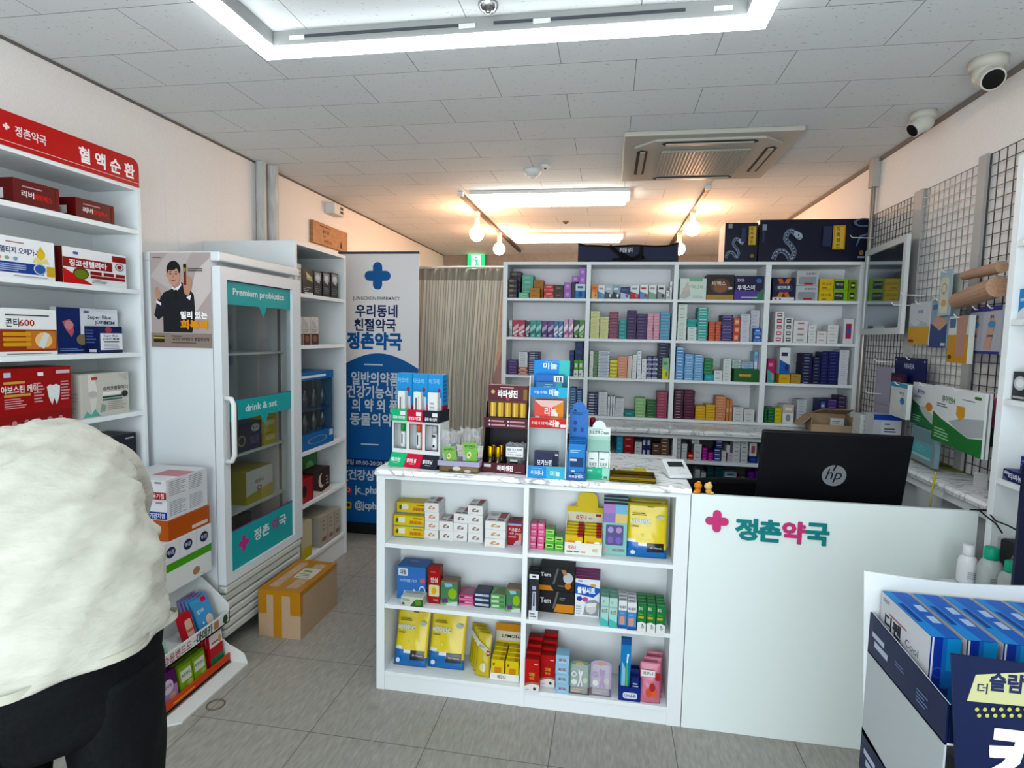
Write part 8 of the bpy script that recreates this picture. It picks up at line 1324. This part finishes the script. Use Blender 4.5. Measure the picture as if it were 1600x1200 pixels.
# ---------------------------------------------------------------- blue denture-pack display close to the viewer
PX0, PX1, PYF, PYB = .65, 1.02, 1.165, 1.50; WP = mat('#dfe3e4', .4); NB = mat('#0f1c40', .4)
pd_ = empty('product_display', 'navy and white cardboard display of blue boxes close to the viewer at right', 'display stand', ((PX0+PX1)/2, (PYF+PYB)/2, 0)); t0 = .004
def pz(x, y, X=PX0): return at(x, y, X=X).z
q = MB(); q.box(lp(pd_, PX0+.02, PYF+.05, .008), lp(pd_, PX1-.02, PYB, .585), mat('#c4c8c8', .5)); q.build('tower', pd_)
def ptray(nm, zb_, zf, zbk, yf):
    q = MB(); q.box(lp(pd_, PX0, yf, zb_), lp(pd_, PX1, PYB, zb_+t0), WP)
    for x, m_ in ((PX0, NB), (PX1-t0, NB)): q.prism([(yf, zb_), (PYB, zb_), (PYB, zbk), (yf, zf)], lp(pd_, x, 0, 0), (0, 1, 0), (0, 0, 1), (1, 0, 0), t0, m_)
    q.prism([(yf, zb_+t0), (PYB, zb_+t0), (PYB, zbk+.001), (yf, zf+.001)], lp(pd_, PX0+t0, 0, 0), (0, 1, 0), (0, 0, 1), (1, 0, 0), .001, WP)
    q.box(lp(pd_, PX0+t0, yf, zb_+t0), lp(pd_, PX1-t0, yf+t0, zf), NB)
    q.art(lp(pd_, PX0, PYB, zb_), (0, -1, 0), (0, 0, 1), (-1, 0, 0), PYB-yf, zbk-zb_, [('r', .06, .5, .24, .62, '#b8c0d0'), ('r', .1, .3, .3, .44, '#b8c0d0'), ('l', .4, .42, .55, .55, 2, '#6a7898'), ('l', .68, .2, .82, .5, 4, '#6a7898')]); return q.build(nm, pd_)
ptray('upper_tray', .795, .875, .895, PYF); ptray('lower_tray', .49, .575, .60, PYF-.0)
for x_ in (PX0, PX1-.004): MB().box(lp(pd_, x_, PYF, .585), lp(pd_, x_+.004, PYB-.002, .795), mat('#aeb4b6', .5)).build('side_wall', pd_)
zbt = at(1355, 885, X=PX0).z
q = MB(); n_ = 12; top_ = [(PX1+.03-(PX1+.05-PX0)*i/n_, zbt-.012*math.sin(math.pi*i/n_)) for i in range(n_+1)]
q.prism([(PX0+.004, .6), (PX1-.004, .6)]+top_, lp(pd_, 0, PYB+.001, 0), (1, 0, 0), (0, 0, 1), (0, 1, 0), .005, WP); q.build('back_panel', pd_)
q = MB(); q.prism([(PX1-.02, zbt-.08), (PX1-.02, zbt-.004), (PX1+.03, zbt-.008), (PX1+.02, zbt-.08)], lp(pd_, 0, PYB-.05, 0), (1, 0, 0), (0, 0, 1), (0, 1, 0), .05, WP); q.build('corner_fold', pd_)
# front sign board
zs1 = at(1472, 1008, X=PX0-.012).z; q = MB(); SW = PX1+.06-PX0; zs0 = .36
q.prism([(PX0+.055, zs0), (PX1+.06, zs0), (PX1+.09, zs1-.012), (PX0+.2, zs1-.010), (PX0-.012, zs1)], lp(pd_, 0, PYF-.02, 0), (1, 0, 0), (0, 0, 1), (0, 1, 0), .005, NB); sb_ = q.build('front_sign', pd_)
q = MB(); q.art(lp(pd_, PX0, PYF-.02, zs0), *FR, SW, zs1-zs0, [('p', [(.045, .862), (.07, .945), (.4, .985), (1.0, .985), (1.0, .875)], '#c6c69a'), ('t', .10, .905, .03, '더', '#2a3050', .04), ('t', .185, .93, .052, '슬림', '#1f2850', .12, .04), ('t', .285, .945, .034, '하고', '#2a3050', .085), ('t', .345, .9, .038, '붙이기', '#1f2850', .15, .03), ('t', .25, .70, .19, '키', '#eef0f4', .2, .05), ('t', .53, .70, .19, '미', '#eef0f4', .2, .05)]+[('e', .085+.03*k+.01*r_, .84+.003*k-.018*r_, .008, .006, '#b8bc6a') for k in range(16) for r_ in range(2)]); q.build('sign_lettering', sb_)
da = [('r', 0, 0, 1, 1, '#c4c6ca'), ('t', .28, .62, .2, '디펜', '#2a2e38', .42, .04), ('t', .68, .6, .13, 'Cool', '#3a4250', .34, .0), ('l', .3, .44, .62, .52, 2, '#6a707a'), ('e', .6, .12, .45, .3, '#3a6a9a'), ('e', .62, .1, .36, .24, '#6a90b0'), ('o', .66, .16, .2, .14, .3, '#b89a8c'), ('p', [(0, 0), (.5, 0), (.3, .25), (0, .34)], '#24306e'), ('r', .28, .34, .38, .42, '#dcdce0'), ('l', .2, .74, .6, .79, 1, '#b06a70'), ('e', .86, .38, .08, .06, '#c8b070'), ('l', .05, .88, .2, .95, 2, '#8a8a90')]
ta = [('r', 0, 0, 1, 1, '#1f5cae'), ('p', [(0, 0), (.5, 0), (.2, 1), (0, 1)], '#2a7cc4'), ('t', .3, .55, .3, '디펜', '#122a60', .3), ('l', .55, .55, .9, .8, 2, '#a8c4e4'), ('p', [(.25, .2), (.5, .3), (.6, .8), (.4, .7)], '#3a4a9a')]
bx0 = at(1396, 940, Y=1.42).x
zt0 = .8
for k in range(5):
    x = PX0+.018+k*.066; yf, yb2 = PYF+.105, PYB-.012; h_ = .155
    # each box stands on edge: its lettered face looks left, its narrow blue face looks at the viewer
    pack('denture_pack', f'blue and white box, {("leftmost", "second", "third", "fourth", "rightmost")[k]} of the upright row in the navy display', 'box', (x, yb2), (x, yf), zt0, zt0+h_, .055, '#20409a', group='upright blue boxes', front=da, right=[('r', 0, 0, 1, 1, '#1c3c98'), ('r', .4, 0, 1, 1, '#2470b8'), ('r', .55, .55, 1, 1, '#3a90cc'), ('r', .04, 0, .1, 1, '#d8dce0'), ('t', .4, .25, .12, '디펜', '#16286a', .6), ('o', .3, .52, .2, .07, .15, '#4a6ab8')], top=[('r', 0, 0, 1, 1, '#2060b0'), ('p', [(0, 0), (1, 0), (1, .5), (0, .3)], '#2f86c8'), ('r', .3, .65, .45, .95, '#b0c4e0'), ('r', .55, .65, .7, .95, '#b0c4e0'), ('r', .3, .1, .7, .3, '#1a3a80')])
for k in range(2): pack('denture_pack', ('nearer', 'farther')[k]+' flat white box lying in front of the upright blue boxes', 'box', (PX0+.165+.018*(1-k), PYF+.012+.044*k), (PX0+.30+.018*(1-k), PYF+.012+.044*k), zt0, zt0+.10+.012*k, .04, '#c9c6c6', group='flat white boxes', front=[('t', .35, .5, .4, '디펜', '#2a2e38', .5, .03), ('r', .7, .3, .95, .7, '#3a6a9a')], top=[('t', .4, .5, .5, '디펜', '#4a4e58', .5), ('r', .65, .2, .95, .8, '#a85a5a')], left=[('r', .1, .3, .5, .7, '#5a5a62'), ('l', .6, .2, .9, .8, 3, '#8a8a90')])
for k in range(2): pack('denture_pack', ('nearer', 'farther')[k]+' navy box lying in the lower tray of the navy display', 'box', (PX0+.05+.01*k, PYF+.15+.085*k), (PX0+.30+.01*k, PYF+.15+.085*k), .495, .585, .08, '#18265a', group='navy boxes in the lower tray', top=[('t', .5, .5, .3, '디펜 케어', '#a8b8d8', .7), ('r', .05, .1, .3, .3, '#3a6ab0')], left=[('r', 0, 0, 1, 1, '#7a6450')])
# ---------------------------------------------------------------- second dark display at the right edge and the bottles beside it
q = MB(); nv = empty('product_display', 'tall navy cardboard display cut by the right edge of the view', 'display stand', (1.27, 1.90, 0)); yv = at(1590, 800, X=1.235).y
q = MB(); q.box(lp(nv, 1.235, yv-.012, 0), lp(nv, 1.325, yv, at(1586, 719, X=1.24).z), mat('#1c2038', .4)); q.build('end_panel', nv)
q = MB(); q.art(lp(nv, 1.235, yv-.012, .9), *FR, .09, .3, [('l', .45, .1, .9, .9, 3, '#a8b0c4')]); q.build('lettering', nv); q = MB(); q.box(lp(nv, 1.235, yv-.1, 0), lp(nv, 1.325, yv-.013, .75), CARD); q.build('base', nv)
pl = MB().box((-.085, -.085, 0), (.085, .075, .735), mat('#c9cdcd', .5)).build('display_plinth', loc=(1.245, 2.12, 0.0005)); tag(pl, 'white plinth by the desk carrying the bottles', 'plinth')
def bottle(px, Y, w0, H, cap, label, clear, capw=.5):
    p = at(*px, Y=Y); b = empty('medicine_bottle', label, 'bottle', (p.x, Y, .7365)); m_ = mat('#dfe0e2', .35) if not clear else mat('#c8d0cc', .15, 0, 0, .6)
    q = MB(); q.lathe([(w0*.96, 0), (w0, .006), (w0, H*.55), (w0*.8, H*.68), (w0*capw, H*.75)], m_, 22); q.build('body', b, True); q = MB(); q.lathe([(w0*capw*1.15, H*.74), (w0*capw*1.18, H*.78), (w0*capw*1.15, H), (w0*capw, H+.002)], mat(cap, .35), 22); q.build('cap', b, True)
    q = MB(); q.art((-w0*.5, -w0*1.01, H*.1), *FR, w0, H*.3, [('l', 0, .2, 1, .9, 4, '#8a8a96')]); q.build('label', b)
bottle((1513, 870), 2.175, .03, at(1517, 853, Y=2.17).z-.7365, '#dfdfe2', 'white bottle with white cap by the desk panel', False); bottle((1549, 870), 2.12, .036, at(1551, 856, Y=2.12).z-.7365, '#1fa886', 'clear bottle with teal cap behind the navy display, left one', True); bottle((1582, 880), 2.05, .034, at(1576, 873, Y=2.08).z-.7365, '#1fa886', 'clear bottle with teal cap at the right, lower one', True)
# ================================================================ person bending towards the left shelf, back to the viewer
az = math.radians(48.7); RP = 1.45; D_ = Vector((-math.sin(az-.03), math.cos(az-.03), 0)); Rr = Vector((D_.y, -D_.x, 0)); PC = Vector((-math.sin(az), math.cos(az), 0))*RP
ps = empty('person', 'person in white shirt and black trousers bending forward at the left shelf', 'person', (PC.x, PC.y, 0))
def L3(s_, r_, z): return D_*s_+Rr*r_+Vector((0, 0, z))
def loft(rings, n, m, parent, name, cap=True, disp=None, sub=0):
    vs = []; fs_ = []; K_ = len(rings)
    for k, (c, u_, v_, a_, b_) in enumerate(rings):
        for i in range(n):
            q_ = 2*math.pi*i/n; p = c+u_*(a_*math.cos(q_))+v_*(b_*math.sin(q_))
            if disp: p = p+(u_*math.cos(q_)+v_*math.sin(q_))*disp(k/(K_-1), q_)
            vs.append(p)
    for k in range(K_-1):
        for i in range(n): fs_.append((k*n+i, k*n+(i+1) % n, (k+1)*n+(i+1) % n, (k+1)*n+i))
    if cap: fs_ += [tuple(range(n-1, -1, -1)), tuple(range((K_-1)*n, K_*n))]
    return MB().add(vs, fs_, m).build(name, parent, True)
def interp(keys, n):
    out = []
    for i in range(n):
        t = i/(n-1)*(len(keys)-1); k = min(int(t), len(keys)-2); f = t-k
        p0, p1, p2, p3 = keys[max(k-1, 0)], keys[k], keys[k+1], keys[min(k+2, len(keys)-1)]
        out.append([.5*(2*p1[j]+(p2[j]-p0[j])*f+(2*p0[j]-5*p1[j]+4*p2[j]-p3[j])*f*f+(3*p1[j]-p0[j]-3*p2[j]+p3[j])*f**3) for j in range(len(p1))])
    return out
# continuous body under the clothes (skin modifier, rooted at the pelvis)
vs_, es_, rs_ = [], [], []
def chain(pts, start=None):
    prev = start
    for s_, r_, z, rad in pts:
        vs_.append(tuple(L3(s_, r_, z))); rs_.append(rad); i = len(vs_)-1
        if prev is not None: es_.append((prev, i))
        prev = i
    return prev
chain([(0, 0, .92, .10)]); sp1 = chain([(.09, 0, 1.05, .10), (.2, 0, 1.15, .105), (.33, 0, 1.2, .10)], 0); nk = chain([(.44, 0, 1.22, .05), (.50, 0, 1.2, .065), (.57, 0, 1.16, .085), (.63, 0, 1.09, .06)], sp1)
chain([(.655, 0, 1.125, .012)], nk-1)
for sd_ in (-1, 1):
    chain([(0, .09*sd_, .86, .085), (.01, .105*sd_, .48, .055), (0, .11*sd_, .1, .04), (.12, .12*sd_, .045, .035)], 0)
    wr = chain([(.36, .11*sd_, 1.19, .055), (.43, .15*sd_, 1.11, .05), (.53, .15*sd_, .9, .036), (.61, .14*sd_, .72, .028), (.63, .15*sd_, .67, .034), (.645, .148*sd_, .635, .03)], sp1)
    for f_ in range(4): chain([(.65+.004*f_, (.118+.02*f_)*sd_, .60, .009), (.65+.006*f_, (.116+.021*f_)*sd_, .575-.006*abs(f_-1.5), .008), (.643, (.116+.021*f_)*sd_, .555, .007)], wr)
    chain([(.64, .115*sd_, .645, .011), (.65, .098*sd_, .62, .009)], wr-1)
    chain([(.575, .085*sd_, 1.165, .014)], nk-1)
me = bpy.data.meshes.new('body'); me.from_pydata(vs_, es_, []); me.materials.append(mat('#c79a80', .5)); bo = bpy.data.objects.new('body', me); S.collection.objects.link(bo); bo.parent = ps
sk = bo.modifiers.new('skin', 'SKIN'); sk.use_smooth_shade = True
for i, r_ in enumerate(rs_): me.skin_vertices[0].data[i].radius = (r_, r_)
me.skin_vertices[0].data[0].use_root = True
ss = bo.modifiers.new('subdivision', 'SUBSURF'); ss.levels = ss.render_levels = 1
q = MB(); hc = L3(.555, 0, 1.19); q.sph(tuple(hc), (.098, .098, .09), mat('#17130f', .7), 20, 14); q.build('hair', ps, True)
# shirt
SHIRT = noise_mat('white_linen', '#a09f94', '#aaa99e', (1, 1, 2.6), 17, 0.85, 0.3, 0.7, 0.7)
keys = [(-.035, .905, .205, .15), (-.03, .96, .203, .15), (.0, 1.04, .2, .148), (.05, 1.115, .188, .145), (.13, 1.178, .168, .14), (.23, 1.21, .148, .132), (.34, 1.208, .128, .115), (.42, 1.2, .095, .085), (.455, 1.2, .07, .065)]
P_ = interp(keys, 72); rings = []
for i, (s_, z, a_, b_) in enumerate(P_):
    j0, j1 = P_[max(i-1, 0)], P_[min(i+1, len(P_)-1)]; t_ = Vector((j1[0]-j0[0], j1[1]-j0[1])).normalized(); hemw = max(0, 1-i/26)
    nrm = D_*(-t_.y)+Vector((0, 0, t_.x)); u_ = (Rr+Vector((0, 0, .10*hemw))).normalized()
    rings.append((L3(s_, 0, z), u_, nrm, a_, b_))
def fold(t, q_):
    x = math.cos(q_); y = math.sin(q_); d = 0
    for (fx, ft, ph, am) in ((1.6, 5, .4, .004), (-2.1, 7, 1.9, .004), (3.2, 4, 3.1, .003), (1.2, 13, .8, .003), (-3.5, 16, 2.2, .002), (5.1, 10, 1.1, .0012)):
        w_ = math.sin(fx*q_+ft*t*3.1+ph+1.3*math.sin(q_*2+t*4+ph)); d += am*(1-2*abs(w_)**.85)
    edge = .012*max(0, 1-t*14)*math.sin(q_*7+1)
    return d*(.5+.9*math.sin(math.pi*min(1, t*1.2)))+edge
sh_ = loft(rings, 128, SHIRT, ps, 'shirt', False, fold); md = sh_.modifiers.new('thick', 'SOLIDIFY'); md.thickness = .002; md.offset = -1
hm = []
for i in range(128):
    q_ = 2*math.pi*i/128; c, u_, v_, a_, b_ = rings[0]; hm.append(c+u_*((a_+fold(0, q_)+.001)*math.cos(q_))+v_*((b_+fold(0, q_)+.001)*math.sin(q_)))
q = MB(); n_ = len(hm); up_ = Vector((0, 0, .016)); c0 = rings[0][0]
q.add([p+(p-c0).normalized()*.0012 for p in hm]+[p+up_+(p-c0).normalized()*.0008+D_*.0004 for p in hm], [(i, (i+1) % n_, n_+(i+1) % n_, n_+i) for i in range(n_)], mat('#b4b3a6', .85)); q.build('hem', sh_, True)
for sd_ in (-1, 1):
    kk = [(.27, .045*sd_, 1.20, .085), (.34, .095*sd_, 1.185, .085), (.42, .145*sd_, 1.12, .075), (.49, .155*sd_, 1.01, .064), (.53, .15*sd_, .91, .058), (.57, .145*sd_, .82, .05), (.6, .14*sd_, .75, .044)]
    pts = interp(kk, 22); q = MB(); q.tube([tuple(L3(a, b, c)) for a, b, c, r_ in pts], [r_+.003*math.sin(i*1.7) for i, (a, b, c, r_) in enumerate(pts)], SHIRT, 18); q.build('sleeve', sh_, True)
q = MB(); q.tube([tuple(L3(.455+.012*math.cos(i*math.pi/8), .072*math.sin(i*math.pi/8), 1.235+.05*math.cos(i*math.pi/8))) for i in range(16)], .012, SHIRT, 8, True); q.build('collar', sh_, True)
# trousers
TRS = noise_mat('black_trousers', '#08090b', '#0d0f11', (1, 1, 1), 120, 0.75, 0.35, 0.65, 0.08)
TRS.node_tree.nodes['Principled BSDF'].inputs['Specular IOR Level'].default_value = 0.08
def crease(t, q_): return .004*math.sin(q_*3+t*9)+.003*math.sin(q_*5-t*17+1)
rings = []
for (s_, z, a_, b_) in interp([(-.02, 1.0, .18, .13), (-.02, .93, .188, .138), (-.015, .84, .19, .138), (-.01, .76, .185, .13), (-.005, .725, .15, .09)], 16): rings.append((L3(s_, 0, z), Rr, -D_, a_, b_))
tr = loft(rings, 48, TRS, ps, 'trousers', True, crease)
for sd_ in (-1, 1):
    rings = [(L3(s_, r_*sd_, z), Rr, -D_, a_, b_) for (s_, r_, z, a_, b_) in interp([(-.015, .09, .86, .096, .128), (-.015, .098, .72, .092, .12), (-.005, .103, .58, .086, .112), (.01, .105, .45, .083, .102), (.0, .108, .25, .081, .098), (-.01, .11, .06, .08, .098)], 30)]
    loft(rings, 32, TRS, tr, 'trouser_leg', True, crease)
    q = MB(); q.hexa([tuple(L3(-.07, (.12-.045)*sd_, .0)), tuple(L3(-.07, (.12+.045)*sd_, .0)), tuple(L3(.19, (.125+.045)*sd_, .0)), tuple(L3(.19, (.125-.045)*sd_, .0)), tuple(L3(-.065, (.12-.04)*sd_, .075)), tuple(L3(-.065, (.12+.04)*sd_, .075)), tuple(L3(.17, (.125+.038)*sd_, .045)), tuple(L3(.17, (.125-.038)*sd_, .045))], mat('#141416', .5)); bev(q.build('shoe', ps), .015, 3)
# ================================================================ tidy up: smallest cartons become one object, long labels are shortened
bpy.context.view_layer.update()
mb_ = [o for o in S.objects if o.name.split('.')[0] == 'medicine_box' and o.parent is None]
def seen(o):
    v = [Vector(c.co) for c in o.data.vertices[:8]]; w_ = max(p.x for p in v)-min(p.x for p in v); h_ = max(p.z for p in v)-min(p.z for p in v); d_ = (o.location-CAM).length
    return w_*h_/d_**2
mb_.sort(key=seen, reverse=True); rest = mb_[290:]
q = MB()
for o in rest:
    me = o.data; mw = Matrix.LocRotScale(o.location, o.rotation_euler, None); b_ = len(q.v); q.v += [tuple(mw @ x.co) for x in me.vertices]
    for p in me.polygons: q.f.append(tuple(b_+i for i in p.vertices)); q.mi.append(q._m(me.materials[p.material_index]))
    bpy.data.objects.remove(o); bpy.data.meshes.remove(me)
o = q.build('small_medicine_boxes', kind='stuff', origin=(.4, 4.1, 1.0)); tag(o, 'the many smallest medicine boxes stacked in the back shelf and low cabinet', 'medicine boxes')
for o in S.objects:
    if o.parent is None and 'label' in o:
        l = o['label']
        for a_, b_ in ((' of back shelf', ''), (' of stack', ''), (' counter shelf', ' shelf'), (', on its hook', ''), (' on its hook', '')):
            if len(l.split()) > 16: l = l.replace(a_, b_)
        o['label'] = l
ts = bpy.data.scenes.get('lettering_workshop')
if ts: bpy.data.scenes.remove(ts)
